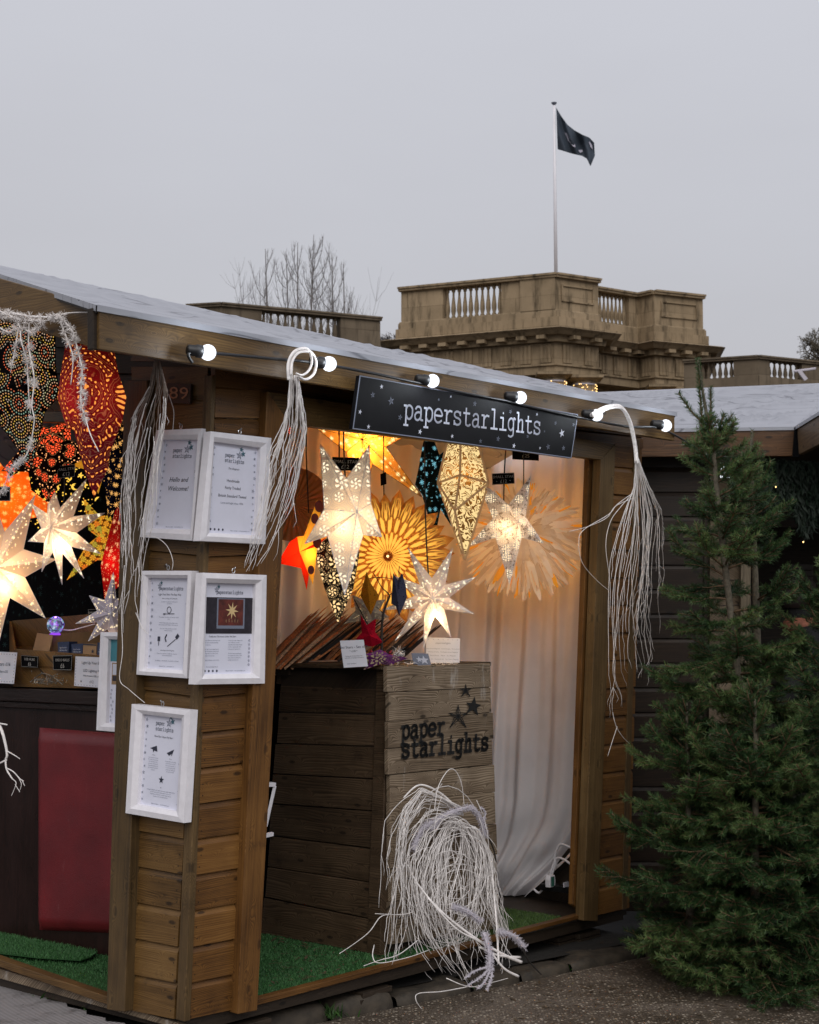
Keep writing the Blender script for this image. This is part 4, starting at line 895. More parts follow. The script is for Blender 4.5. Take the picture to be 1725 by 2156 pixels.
def feather():
    Y = FY(1105, .38); cx, cy = 1100, 1118; c = yy(cx, cy, Y); o = empty('paper_strip_lantern', c, 'round shaggy lantern of drooping peach paper strips behind the small patterned star', 'star lantern')
    mat = papermat('peach_paper_strips', (.98, .88, .74), 'none', trans=.35, vary=.7, glow=.11, glowc=(1, .56, .22)); mat2 = papermat('orange_paper_strips', (.80, .36, .05), 'none', trans=.5, glow=.25, glowc=(1, .42, .04)); px = (c - CAM).length / F
    for layer, (nn, ln, dep) in enumerate([(84, 134, .00), (110, 130, -.030), (110, 120, -.055), (90, 104, -.075), (60, 80, -.09)]):
        m = MB()
        for i in range(nn):
            a = 2 * math.pi * (i + random.uniform(-.4, .4)) / nn; L_ = ln * px * random.uniform(.86, 1.08); 
            if math.sin(a) > .5: L_ *= .86
            d_ = V((math.cos(a), 0, math.sin(a))); s_ = V((-math.sin(a), random.uniform(-.5, .5), math.cos(a))).normalized(); K = 9; w_ = random.uniform(.008, .013); cur = random.uniform(-.03, .03); rr_ = random.random() ** 1.5; tipb = random.random() < .65
            mi = 1 if random.random() < (.06 if layer else .4) else 0; pr = []
            for k in range(K + 1):
                q = k / K; ww = w_ * (.45 + .75 * math.sin(q * 2.3)); 
                if tipb: ww = ww if q < .75 else (w_ * .42 if q < .87 else w_ * .62)
                if k == K: ww *= .35
                drop = V((0, 0, -.02 * q * q * (1 + abs(d_.x)))); pr.append((c + d_ * L_ * q + s_ * cur * q * q + V((0, dep * math.sin(q * 2.6) + random.uniform(-.002, .002), 0)) + drop, ww))
            for k in range(K): m.poly([pr[k][0] - s_ * pr[k][1], pr[k][0] + s_ * pr[k][1], pr[k + 1][0] + s_ * pr[k + 1][1], pr[k + 1][0] - s_ * pr[k + 1][1]], rr_, mi)
        m.build('paper_strips', [mat, mat2], o)
    ld = bpy.data.lights.new('lantern_bulb', 'POINT'); lo = bpy.data.objects.new('lantern_bulb', ld); COL.objects.link(lo); lo.parent = o; lo.location = (0, .03, 0); ld.energy = 2.6; ld.color = (1, .5, .15); ld.shadow_soft_size = .03
    m = MB(); m.tube([yy(1103, 940, Y), yy(1103, 1040, Y)], .003); m.build('cord', M['black'], o)
feather()
lantern('small white five-pointed lantern with dark mandala print in front of the shaggy one', [(1001, 1001), (1071, 1063), (1118, 1002), (1107, 1088), (1145, 1144), (1099, 1132), (1073, 1230), (1044, 1132), (986, 1150), (1038, 1091)], (1092, 1098), FY(1070, .20), .06, pm_mand, [(1066, 935), (1062, 1000), (1061, 1062)], .9, rim=(M['white'], .0009), lpos=(1070, 1115), planar=True)
lantern('white nine-pointed star lantern just above the crate', auto([(859, 1153), (954, 1153), (1002, 1215), (999, 1293), (950, 1342), (892, 1365), (832, 1349), (805, 1284), (828, 1212)], (911, 1260), .36), (911, 1260), FY(911, .22), .05, pm_white, [(894, 900), (895, 1000), (896, 1080), (899, 1160), (904, 1235)], 2.4, rim=(M['white'], .0009), lpos=(918, 1300))
# round pleated disc
def disc():
    Y = FY(622, .70); c = yy(618, 1062, Y); o = empty('pleated_disc_lantern', c, 'round pleated brown paper disc in shadow behind the middle twig bundle', 'star lantern'); m = MB(); px = (c - CAM).length / F; n = 64
    for i in range(n):
        a, b = 2 * math.pi * i / n, 2 * math.pi * (i + 1) / n; ra = 78 * px; k = .01 if i % 2 else -.01
        P_ = [c + V((math.cos(t) * r_, z_, math.sin(t) * r_)) for t, r_, z_ in ((a, .008, 0), (a, ra, k), (b, ra, -k), (b, .008, 0))]; m.poly(P_, 0)
    m.build('pleats', papermat('paper_brown_pleat', (.50, .25, .12), 'none', trans=.35), o)
disc()
def twotone():
    Y = FY(628, .42); o = empty('star_lantern', yy(631, 1162, Y), 'red and yellow striped lantern glowing at the left edge of the opening', 'star lantern'); m = MB(); ap = yy(631, 1162, Y - .06)
    out_ = [(584, 1186), (611, 1140), (626, 1130), (640, 1128), (668, 1052), (676, 1085), (690, 1130), (668, 1150), (664, 1195), (659, 1231), (652, 1200), (646, 1243), (634, 1196)]
    P3 = [yy(x, y, Y) for x, y in out_]; pat = [0, 0, 0, 0, 0, 0, 0, 0, 0, 0, 1, 1, 1]; pat = [1, 1, 0, 0, 0, 0, 1, 0, 0, 0, 1, 1, 1]
    for i in range(len(P3)): m.poly([ap, P3[i], P3[(i + 1) % len(P3)]], 0, pat[i], [(0, 0), (1, 0), (1, 1)]); m.poly([yy(631, 1162, Y + .05), P3[(i + 1) % len(P3)], P3[i]], 0, 1 - pat[i])
    m.build('paper_shell', [pm_yel, pm_scar], o); m = MB()
    for cx, cy, r_ in ((672, 1066, 9), (663, 1092, 8), (668, 1142, 9), (655, 1200, 7)):
        Pm = lambda a, b: yy(a, b, Y - .035); m.poly([Pm(cx + r_ * math.cos(t), cy + r_ * 1.4 * math.sin(t)) for t in [k * math.pi / 6 for k in range(12)]], 0)
    m.build('print', plain('maroon_print', (.12, .01, .01), .7), o)
    m = MB(); m.tube([yy(645, 880, Y), yy(645, 960, Y), yy(650, 1080, Y)], .003); m.build('cord', M['black'], o)
    ld = bpy.data.lights.new('lantern_bulb', 'POINT'); lo = bpy.data.objects.new('lantern_bulb', ld); COL.objects.link(lo); lo.parent = o; lo.location = (.03, 0, -.01); ld.energy = .5; ld.color = (1, .5, .15); ld.shadow_soft_size = .02
twotone()
lantern('tiny black lantern with pink flowers seen through the middle twig bundle', [(600, 868), (613, 885), (612, 925), (601, 936), (595, 905)], (604, 900), FY(603, .25), .03, papermat('paper_black_pink', (.01, .006, .008), 'redflower', hs=.9, trans=0), None, 0)
lantern('pale silver lantern low behind the golden mini star', auto([(742, 1253), (812, 1262), (822, 1300), (770, 1318), (724, 1314)], (775, 1290), .5), (775, 1285), FY(775, .46), .04, papermat('paper_pale_silver', (.38, .33, .30), 'mini', hs=.5, trans=.3), None, 0)
# mini stars on the twig
lantern('golden brown mini star hung on the dark twig', [(772, 1203), (781, 1228), (798, 1254), (790, 1275), (781, 1295), (770, 1276), (759, 1254), (765, 1230)], (776, 1250), FY(778, .36), .03, papermat('paper_mini_gold', (.42, .17, .015), 'mini', (.12, .05, .01), .3, .3), None, 0, name='mini_star', cat='mini star')
lantern('dark blue mini star hung on the dark twig', [(828, 1206), (838, 1222), (847, 1206), (855, 1235), (857, 1258), (848, 1280), (841, 1297), (833, 1276), (824, 1271), (826, 1240)], (836, 1252), FY(840, .32), .03, papermat('paper_mini_blue', (.055, .060, .105), 'mini', (.02, .02, .04), .1, .1), None, 0, name='mini_star', cat='mini star')
lantern('crimson mini star low on the twig behind the price card', [(759, 1293), (773, 1316), (792, 1302), (790, 1330), (806, 1352), (784, 1362), (762, 1358), (750, 1345), (762, 1332)], (779, 1338), FY(778, .38), .03, papermat('paper_mini_red', (.36, .008, .025), 'mini', (.12, .0, .01), .2, .2), None, 0, name='mini_star', cat='mini star')
lantern('purple mini star with gold print propped at the front of the crate top', [(742, 1381), (784, 1374), (800, 1367), (820, 1378), (860, 1386), (831, 1396), (826, 1402), (802, 1398), (764, 1411), (779, 1394)], (800, 1381), cf(800, 1385, -.03).y, .03, papermat('paper_mini_purple', (.12, .02, .14), 'flower', (.45, .33, .22), .35, .1), None, 0, name='mini_star', cat='mini star')
# --- gable side
lantern('large black lantern covered in rings of multicoloured dots at the far left', auto([(116, 642), (126, 832), (67, 986), (-72, 850), (-30, 620)], (40, 800), .62), (52, 800), GY(60, -.16), .14, pm_rings, [(40, 600), (44, 700)], 0, rim=(M['blackmatt'], .002))
lantern('large crimson lantern with paisley print and rows of orange dots', [(150, 640), (205, 690), (238, 720), (248, 780), (266, 836), (258, 885), (232, 952), (228, 985), (198, 1047), (176, 985), (155, 905), (141, 904), (121, 838), (127, 790), (137, 730)], (176, 822), GY(190, -.20), .15, pm_paisley, None, .8, (1, .5, .2))
lantern('black lantern with red and orange flower cut-outs between two larger ones', auto([(150, 880), (190, 960), (101, 1062), (2, 992), (60, 890)], (108, 938), .55), (112, 938), GY(110, .10), .10, pm_redfl, None, 0)
lantern('orange lantern with starburst pattern at the left edge', auto([(58, 985), (128, 1080), (5, 1130), (-60, 1060), (-10, 960)], (15, 1050), .55), (12, 1046), GY(30, .28), .07, pm_orange, None, .5, (1, .4, .1))
lantern('black lantern with golden moons and stars behind the white nine-pointed star', auto([(140, 940), (215, 1040), (160, 1130), (25, 1100), (18, 990)], (110, 1040), .75), (110, 1040), GY(110, .62), .05, pm_moons, None, 0)
lantern('yellow lantern showing as slivers behind the crimson paisley one', [(168, 934), (146, 979), (186, 990), (207, 1040), (229, 962), (212, 925)], (196, 955), GY(190, .22), .02, pm_yel, None, 0)
lantern('navy lantern with orange sparkles partly behind the left twig bundle', auto([(282, 868), (292, 960), (228, 1092), (212, 1010), (205, 872)], (252, 970), .72), (254, 965), GY(255, .25), .07, pm_navy, None, 0)
lantern('orange lantern with green geometric print behind the white nine-pointed star', auto([(176, 1050), (232, 1082), (232, 1180), (140, 1222), (205, 1130)], (212, 1128), .6), (215, 1125), GY(210, .62), .05, pm_geo, None, .3)
lantern('tall red lantern with golden sparkles beside the left twig bundle', [(247, 1058), (262, 1110), (280, 1190), (272, 1250), (268, 1262), (250, 1235), (220, 1262), (212, 1190), (230, 1120)], (250, 1180), GY(245, .36), .07, pm_red, None, .5, (1, .3, .15))
lantern('white nine-pointed star lantern over the left counter', auto([(105, 1002), (183, 1008), (221, 1080), (212, 1166), (177, 1218), (131, 1231), (88, 1204), (59, 1140), (66, 1060)], (115, 1120), .42), (106, 1110), GY(130, .30), .06, pm_white, [(135, 960), (136, 1030), (134, 1056)], 1.7, (1, .70, .36), rim=(M['white'], .001), lpos=(128, 1150))
lantern('big white star lantern cut off by the left edge', auto([(-20, 1030), (74, 1043), (118, 1178), (96, 1302), (-2, 1352), (-80, 1290), (-92, 1130)], (-5, 1195), .45), (-6, 1195), GY(20, .22), .07, pm_whitebig, None, 2.0, (1, .66, .32), rim=(M['white'], .001), lpos=(10, 1230))
lantern('lilac white seven-pointed star in front of the counter frame', auto([(188, 1254), (239, 1205), (273, 1243), (290, 1310), (256, 1372), (186, 1350), (159, 1313)], (233, 1292), .42), (233, 1292), GY(232, .16), .04, papermat('paper_lilac_white', (.58, .53, .62), 'sparse', (1, .80, .5), 1.0, .3), None, .12, rim=(M['white'], .0009), lpos=(240, 1335))

# ------------------------------------------------------------------ price tags, cards
def aq(q):
    TL, TR, BR, BL = q; P_ = quadP(TL, TR, BR, BL, .0012); H_ = (TL - BL).length; AR = (TR - TL).length / H_; return (lambda x, y: P_(x / AR, y)), AR
def tagcard(label, px, Y, lines, mat='blackmatt', ink='chalk', name='price_tag', cat='price tag', border=True, th=.002, stars=None, group=None):
    q = [yy(x, y, Y) for x, y in px] if not callable(Y) else [Y(x, y) for x, y in px]; n = (q[1] - q[0]).cross(q[3] - q[0]).normalized(); n = -n if n.y > 0 and n.dot(CAM - q[0]) < 0 else (n if n.dot(CAM - q[0]) > 0 else -n)
    o = empty(name, (q[2] + q[3]) / 2, label, cat, group); m = MB(); m.prism(q, n * -th, .5); m.build('card', M[mat], o); m = MB(); P_, AR = aq(q)
    for (t, y, s, *a) in lines: text(m, t, P_, (a[0] if a else .5) * AR, y, s, a[1] if len(a) > 1 else 'C')
    if border:
        b = .03
        for a0, b0, a1, b1 in ((.03, .03, AR - .03, .05), (.03, .95, AR - .03, .97), (.03, .05, .05, .95), (AR - .05, .05, AR - .03, .95)): m.poly([P_(a0, b0), P_(a1, b0), P_(a1, b1), P_(a0, b1)])
    for (x, y, s) in (stars or []): starpoly(m, P_, x * AR, y, s)
    m.build('writing', M[ink], o); return o
tagcard('black chalk tag reading SMALL STAR £12 partly behind the large white lantern', [(700, 962), (757, 964), (753, 991), (699, 990)], FY(728, .24), [('SMALL STAR', .56, .34), ('£12', .14, .42)], border=False)
tagcard('black chalk tag reading SMALL STAR £12 above the small mandala star', [(1036, 997), (1083, 995), (1084, 1018), (1037, 1021)], FY(1060, .20), [('SMALL STAR', .56, .34), ('£12', .14, .40)], stars=[(.2, .28, .06), (.8, .3, .06)])
tagcard('black tag mostly hidden under the lower edge of the name board', [(1079, 940), (1135, 944), (1135, 970), (1079, 967)], FY(1105, .40), [('£25', .2, .4)], border=False)
tagcard('black tag seen edge-on hanging on a cord in the middle', [(801, 998), (813, 994), (814, 1019), (802, 1023)], FY(808, .32), [], border=False)
tagcard('black chalk tag reading SMALL STAR £12 under the dotted crimson lantern', [(120, 981), (158, 977), (158, 1004), (121, 1008)], GY(140, .12), [('SMALL STAR', .58, .30), ('£12', .16, .40)])
tagcard('black chalk tag cut off by the left edge beside the orange lantern', [(-40, 1024), (22, 1024), (22, 1055), (-40, 1055)], GY(5, .10), [('MEDIUM', .62, .28, .72), ('STAR', .34, .26, .72), ('£16', .06, .26, .5)])
tagcard('black chalk tag reading SMALL STAR £12 behind the lilac star', [(185, 1283), (222, 1281), (222, 1302), (186, 1303)], GY(205, .45), [('SMALL STAR', .52, .32), ('£12', .12, .38)])
fw = lambda dd: (lambda x, y: cnp(x, y, dd))
tagcard('curved black chalk tag reading USB HUBS £6', [(44, 1379), (81, 1382), (80, 1406), (45, 1404)], fw(.03), [('USB HUBS', .58, .30), ('£6', .14, .42)], mat='blackmatt')
tagcard('curved black chalk tag reading DISCO BALLS £6', [(111, 1380), (153, 1379), (151, 1412), (112, 1411)], fw(.03), [('DISCO BALLS', .60, .24), ('£6', .16, .42)])
SS = lambda n_, y_: [((i + .5) / n_, y_, .022) for i in range(n_)]
tagcard('white star-bordered card for the LED lighting kit at £12', [(159, 1382), (232, 1385), (230, 1450), (156, 1444)], fw(.05), [('Light Up Your Stars', .76, .13, .05 + .45), ('LED Lighting Kit', .50, .13), ('With 4 metre USB cable', .34, .085), ('£12', .13, .13)], 'paperw', 'ink', 'price_card', 'price card', False, stars=[(.2, .17, .05)] + SS(12, .05) + [(.03, .1 + .1 * i, .022) for i in range(9)])
tagcard('white star-bordered card ending in £16 at the left edge', [(-45, 1370), (36, 1374), (29, 1440), (-50, 1436)], fw(.07), [('Small Stars £16', .56, .16, .60), ('Medium Stars £25', .34, .11, .60)], 'paperw', 'ink', 'price_card', 'price card', False, stars=SS(14, .06) + SS(14, .93) + [(.97, .1 + .1 * i, .022) for i in range(9)])
tagcard('white card reading Mini Stars - Set of 8 leaning on the crate top', [(716, 1349), (766, 1347), (775, 1403), (724, 1406)], cf(745, 1380, -.10).y, [('Mini Stars - Set of 8', .70, .135), ('* £18 *', .56, .10), ('Handmade recycled paper stars', .40, .05), ('with LED string lights and battery', .33, .05), ('paper starlights', .12, .055, .35)], 'paperw', 'ink', 'price_card', 'price card', False)
tagcard('white press card listing magazine names at the right of the crate top', [(898, 1342), (969, 1344), (968, 1397), (897, 1396)], cf(932, 1370, -.10).y, [('paperstarlights', .76, .10), ('Real Homes Magazine   Grand Designs   Simple Scand', .55, .06), ('Woman & Home   The English Home Magazine', .42, .06), ('Good Homes    Metro    Eco Magazine', .28, .065), ('Time Out   Homestyle UK   Your Home Magazine', .14, .06)], 'paperw', 'inkgrey', 'price_card', 'price card', False, stars=SS(7, .93))
tagcard('small dark photo card of a white star on the crate top', [(866, 1375), (902, 1376), (909, 1402), (872, 1401)], cf(888, 1390, -.02).y, [], 'inkgrey', 'lettering', 'photo_card', 'card', False, stars=[(.38, .5, .26), (.66, .45, .38)])

# ------------------------------------------------------------------ framed notices
def framed(label, out4, in4, fn, off, draw, dark=False):
    Q = [fn(x, y, off) for x, y in out4]; I = [fn(x, y, off) for x, y in in4]; nrm = -W if fn is fr else -U; o = empty('picture_frame', (Q[2] + Q[3]) / 2, label, 'picture frame')
    m = MB()
    for i in range(4):
        j = (i + 1) % 4; a, b, c, d = Q[i], Q[j], I[j], I[i]; t = .55; e1, e2 = a.lerp(d, t), b.lerp(c, t); f = nrm * .020; f2 = nrm * .012; k = nrm * -.016
        b0 = len(m.v); m.v += [a + k, b + k, a + f, b + f, e1 + f * 1.15, e2 + f * 1.15, d + f2, c + f2, d + k, c + k]
        for q in ((0, 1, 3, 2), (2, 3, 5, 4), (4, 5, 7, 6), (6, 7, 9, 8)): m.face([b0 + x for x in q], random.random())
    m.build('frame', M['white'], o)
    cc = (Q[0] + Q[1]) / 2
    m = MB(); m.prism([p - nrm * .004 for p in I], -nrm * .010, .5); m.build('poster', M['paper'], o)
    P_, AR = aq([p - nrm * .004 for p in I]); parts = {}
    def mb(k): return parts.setdefault(k, MB())
    draw(mb, P_, AR)
    for k, v in parts.items():
        if v.v: v.build('printing', M[k], o)
    m = MB(); hk = cc + nrm * .01 + Z * .012; m.tube([hk + Z * .009 * math.sin(t) + (U if fn is fr else -W) * .007 * math.cos(t) for t in [i * math.pi / 6 for i in range(13)]], .0018, n=5); m.tube([hk + Z * .006, hk + Z * .012 + nrm * .01], .003); m.build('hook', M['metal'], o)
    return o
def logo(mb, P_, cx, y, s, two=True):
    x0 = cx - 5.6 * s * .95
    f = lambda x_, y_: P_(x_, y_)
    if two:
        m = mb('inkgrey'); strokes(m, 'paper', lambda a, b: P_(x0 + a, y + 2.3 * s + b), s, s * .2); strokes(m, 'starlights', lambda a, b: P_(x0 + a, y + b), s, s * .2)
        starpoly(mb('inkgrey'), P_, x0 + 8.2 * s, y + 3.4 * s, 1.9 * s, .1, .4, True); starpoly(mb('inkteal'), P_, x0 + 10.4 * s, y + 4.2 * s, 1.5 * s, -.2); starpoly(mb('inkteal'), P_, x0 + 9.2 * s, y + 6.0 * s, 1.3 * s, .2)
    else:
        x0 = cx - 7.6 * s; strokes(mb('inkgrey'), 'paperstarlights', lambda a, b: P_(x0 + a, y + b), s, s * .2); starpoly(mb('inkgrey'), P_, x0 + .2 * s, y + 1.8 * s, 1.6 * s, 0, .4, True); starpoly(mb('inkteal'), P_, x0 + 1.4 * s, y + 3.2 * s, 1.1 * s)
def edgestars(mb, P_, AR, n=13):
    for i in range(n):
        for x_ in (.035, AR - .035): starpoly(mb('inkgrey'), P_, x_ + random.uniform(-.012, .012), .06 + .88 * i / (n - 1), random.uniform(.012, .024), random.uniform(-.5, .5), .4, i % 2 == 0)
def para(m, P_, x0, x1, y0, lines, s):
    for i, t in enumerate(lines): text(m, t, P_, (x0 + x1) / 2, y0 - i * s * 1.35, s)
def d1(mb, P_, AR): logo(mb, P_, AR * .52, .80, .028); edgestars(mb, P_, AR); text(mb('ink'), 'Hello and', P_, AR * .5, .53, .075, shear=.25); text(mb('ink'), 'Welcome!', P_, AR * .5, .43, .075, shear=.25); text(mb('inkgrey'), '@paperstarlights    paperstarlights.com', P_, AR * .5, .02, .016)
def d2(mb, P_, AR):
    logo(mb, P_, AR * .5, .80, .026); edgestars(mb, P_, AR); text(mb('ink'), 'The Originals', P_, AR * .5, .72, .03, shear=.3)
    for t, y in (('Handmade', .58), ('Fairly Traded', .50), ('British Standard Tested', .41)): text(mb('ink'), t, P_, AR * .5, y, .044)
    text(mb('inkgrey'), 'Love and Light since 1996', P_, AR * .5, .335, .032); m = mb('ink')
    for i in range(4): m.poly([P_(AR * (.08 + .085 * i) + .013 * math.cos(t), .045 + .013 * math.sin(t)) for t in [k * math.pi / 5 for k in range(10)]])
    text(mb('inkgrey'), '@paperstarlights   www.paperstarlights.com', P_, AR * .70, .035, .016)
def d3(mb, P_, AR):
    logo(mb, P_, AR * .5, .87, .024, False); edgestars(mb, P_, AR); text(mb('ink'), 'Light Your Stars The Easy Way', P_, AR * .5, .81, .030); text(mb('ink'), 'With Low-Energy LED Lighting Kits', P_, AR * .5, .77, .018)
    para(mb('inkgrey'), P_, 0, AR, .735, ['Complete with white bayonet LED lamp and', '2m USB cable'], .015); m = mb('ink'); c = (AR * .5, .65); pts = [(c[0] + .035 * math.cos(t), c[1] + .035 * math.sin(t)) for t in [k * math.pi / 8 for k in range(17)]]
    pp = [P_(a, b) for a, b in pts]; m.tube(pp, .0012, n=4); m.tube([P_(c[0] - .09, .605), P_(c[0] + .09, .610)], .0012, n=4); m.tube([P_(c[0] - .09, .605), P_(c[0] - .06, .605)], .003, n=4)
    para(mb('inkgrey'), P_, 0, AR, .565, ['Use anywhere - just plug the USB cable into any USB', 'outlet', '', 'Works with wall sockets, phone chargers, power', 'banks, laptops and USB chargers / battery boxes etc.', '', 'Easy to use - simply pop inside your star for', 'stardust and on-the-go'], .0155)
    m.box(P_(AR * .27, .33), (P_(1, 0) - P_(0, 0)) * .022, (P_(0, 1) - P_(0, 0)) * .025, V((0, .0006, 0))); m.tube([P_(AR * .27, .30), P_(AR * .27, .255)], .0012); m.tube([P_(AR * .47, .38), P_(AR * .43, .34), P_(AR * .46, .30)], .0025); m.box(P_(AR * .74, .36), (P_(.7, .7) - P_(0, 0)) * .03, (P_(-.7, .7) - P_(0, 0)) * .02, V((0, .0006, 0))); m.tube(bez([P_(AR * .70, .33), P_(AR * .6, .29), P_(AR * .5, .25)], 4), .0012)
    text(m, 'Low energy = low running costs', P_, AR * .5, .20, .018); para(mb('inkgrey'), P_, 0, AR, .165, ['Keep your star anywhere. Used 80% less energy than a', 'traditional 40W light bulb.'], .0155); text(mb('inkgrey'), 'ECO FRIENDLY  |  LIGHTWEIGHT  |  CONVENIENT  |  PORTABLE', P_, AR * .5, .085, .014); text(mb('inkgrey'), '@paperstarlights     paperstarlights.com', P_, AR * .5, .025, .016)
M['photo_dark'] = plain('printed_photo_dark', (.018, .014, .022), .4, var=.5, scale=40); M['photo_red'] = plain('printed_photo_red', (.10, .018, .012), .4, var=.5, scale=40); M['photo_gold'] = plain('printed_photo_gold', (.62, .45, .22), .4, var=.1); M['photo_teal'] = plain('printed_teal', (.05, .22, .27), .4, var=.1)
def rect(m, P_, x0, y0, x1, y1, l=0): m.poly([P_(x0, y0), P_(x1, y0), P_(x1, y1), P_(x0, y1)])
def d4(mb, P_, AR):
    logo(mb, P_, AR * .5, .885, .024, False); rect(mb('photo_dark'), P_, 0, .445, AR, .845); P2 = lambda a, b: P_(a, b) + (CAM - P_(a, b)).normalized() * .0008; P3 = lambda a, b: P_(a, b) + (CAM - P_(a, b)).normalized() * .0016
    rect(mb('inkgrey'), P2, AR * .27, .50, AR * .84, .835); m = mb('photo_red'); P25 = lambda a, b: P_(a, b) + (CAM - P_(a, b)).normalized() * .0012; rect(m, P25, AR * .30, .535, AR * .81, .825)
    starpoly(mb('photo_gold'), P3, AR * .58, .70, .10, .1, .35, n=8)
    for i in range(5): rect(mb('photo_gold'), P3, AR * (.46 + .06 * i), .57, AR * (.465 + .06 * i), .60 + .01 * (i % 2))
    text(mb('ink'), 'Celebrate Christmas Under the Stars', P_, AR * .40, .405, .027)
    L_ = ["Since 1996 we've been sharing the", "light with our handmade Paper", "Star Lanterns.", "", "Our Stars create magical places", "filled with light and wonder and", "bring luminous comfort to the", "coldest of winter days.", "", "Hang a shining star in your home"]; R_ = ["We're a fair trade company and", "since 1996 have worked in", "friendship with a family business", "in India - a partnership which", "now spans two generations.", "", "Our Stars make people happy,", "they capture the essence of the", "festive season and bring love", "and light year after year."]
    for i, t in enumerate(L_): text(mb('inkgrey'), t, P_, AR * .04, .365 - i * .024, .0165, 'L')
    for i, t in enumerate(R_): text(mb('inkgrey'), t, P_, AR * .52, .365 - i * .024, .0165, 'L')
    text(mb('ink'), 'Share your styling with us!', P_, AR * .20, .075, .016)
    for i in range(4): mb('ink').poly([P_(AR * (.06 + .08 * i) + .013 * math.cos(t), .035 + .013 * math.sin(t)) for t in [k * math.pi / 5 for k in range(10)]])
    text(mb('inkgrey'), '@paperstarlights    www.paperstarlights.com', P_, AR * .68, .03, .016)
    for i in range(7): starpoly(mb('inkgrey'), P_, AR - .035, .10 + i * .045, .02, i, .4, True)
def d5(mb, P_, AR):
    logo(mb, P_, AR * .5, .835, .027); edgestars(mb, P_, AR); text(mb('ink'), 'How Do I Open My Star?', P_, AR * .5, .76, .030); m = mb('ink')
    m.poly([P_(AR * .17, .63), P_(AR * .34, .665), P_(AR * .36, .60), P_(AR * .28, .61), P_(AR * .26, .585), P_(AR * .24, .62)]); m.poly([P_(AR * .60, .60), P_(AR * .78, .65), P_(AR * .72, .57), P_(AR * .72, .60), P_(AR * .66, .575)])
    text(m, 'Unwrap', P_, AR * .27, .555, .016); text(m, 'Open', P_, AR * .70, .535, .016)
    para(mb('inkgrey'), P_, AR * .08, AR * .46, .525, ['Each star lantern comes', 'flat packed. To open your', 'star, hold it flat, centre', 'point out. Insert one of', 'the indented points and', 'ease the point of the star', 'outwards.'], .0165); para(mb('inkgrey'), P_, AR * .50, AR * .92, .505, ['Repeat with the remaining', 'points of the star, don\'t', 'rush a point; a stretch at', 'the centre comes to life', 'one by one. Gently pull', 'the star by its fold.'], .0165)
    starpoly(mb('ink'), P_, AR * .5, .30, .045); starpoly(mb('inkgrey'), P_, AR * .5, .215, .01)
    para(mb('inkgrey'), P_, 0, AR, .175, ['If using the USB LED cable, please clip the star eyelets together. Place', 'the LED inside; tie the strings together and you can', 'hang using the USB cable. If using fairy lights, you can', 'hang the star with its opening below.'], .0165); text(mb('inkgrey'), '@paperstarlights      paperstarlights.com', P_, AR * .5, .025, .018)
def d6(mb, P_, AR):
    rect(mb('photo_teal'), P_, 0, .735, AR, 1.0); rect(mb('kraft'), P_, .03, .46, AR, .72); P2 = lambda a, b: P_(a, b) + (CAM - P_(a, b)).normalized() * .0006; rect(mb('lettering'), P2, .045, .575, AR, .705); rect(mb('photo_dark'), P2, .045, .50, AR, .565); starpoly(mb('inkteal'), lambda a, b: P_(a, b) + (CAM - P_(a, b)).normalized() * .001, AR * .46, .64, .03, 0, .5)
    m = mb('ink'); text(m, 'Use Your', P_, AR * .26, .365, .062, 'L'); text(m, 'LED', P_, AR * .40, .285, .062, 'L'); text(m, 'Or with fairy lights', P_, AR * .22, .21, .030, 'L'); text(m, "you've got", P_, AR * .22, .165, .030, 'L'); text(m, 'Place on', P_, AR * .22, .085, .045, 'L'); text(m, 'a table', P_, AR * .22, .03, .045, 'L')
    for i in range(9): starpoly(mb('inkgrey'), P_, .045 + random.uniform(-.02, .03), .03 + i * .045, .02, i, .4, True)
framed('white frame with the handwritten Hello and Welcome notice', [(338, 907), (434, 903), (413, 1139), (303, 1131)], [(346, 926), (421, 926), (409, 1115), (323, 1113)], ga, .045, d1)
framed('white frame with the Handmade, Fairly Traded notice', [(436, 909), (564, 923), (551, 1146), (413, 1139)], [(447, 930), (544, 943), (535, 1127), (436, 1122)], fr, .045, d2)
framed('white frame with the Light Your Stars The Easy Way notice', [(307, 1202), (412, 1202), (402, 1428), (296, 1420)], [(317, 1217), (400, 1218), (390, 1411), (309, 1407)], ga, .045, d3)
framed('white frame with a photo of a lit star in a red window', [(419, 1206), (554, 1211), (550, 1439), (403, 1441)], [(431, 1227), (534, 1230), (529, 1418), (426, 1420)], fr, .045, d4)
framed('white frame with the How Do I Open My Star notice, lowest on the panel', [(286, 1482), (410, 1495), (396, 1732), (273, 1711)], [(305, 1503), (388, 1513), (377, 1708), (294, 1693)], ga, .05, d5)
framed('white frame with teal picture hanging behind the left post', [(220, 1331), (345, 1331), (335, 1548), (211, 1537)], [(233, 1346), (333, 1348), (324, 1530), (228, 1522)], ga, -.13, d6)
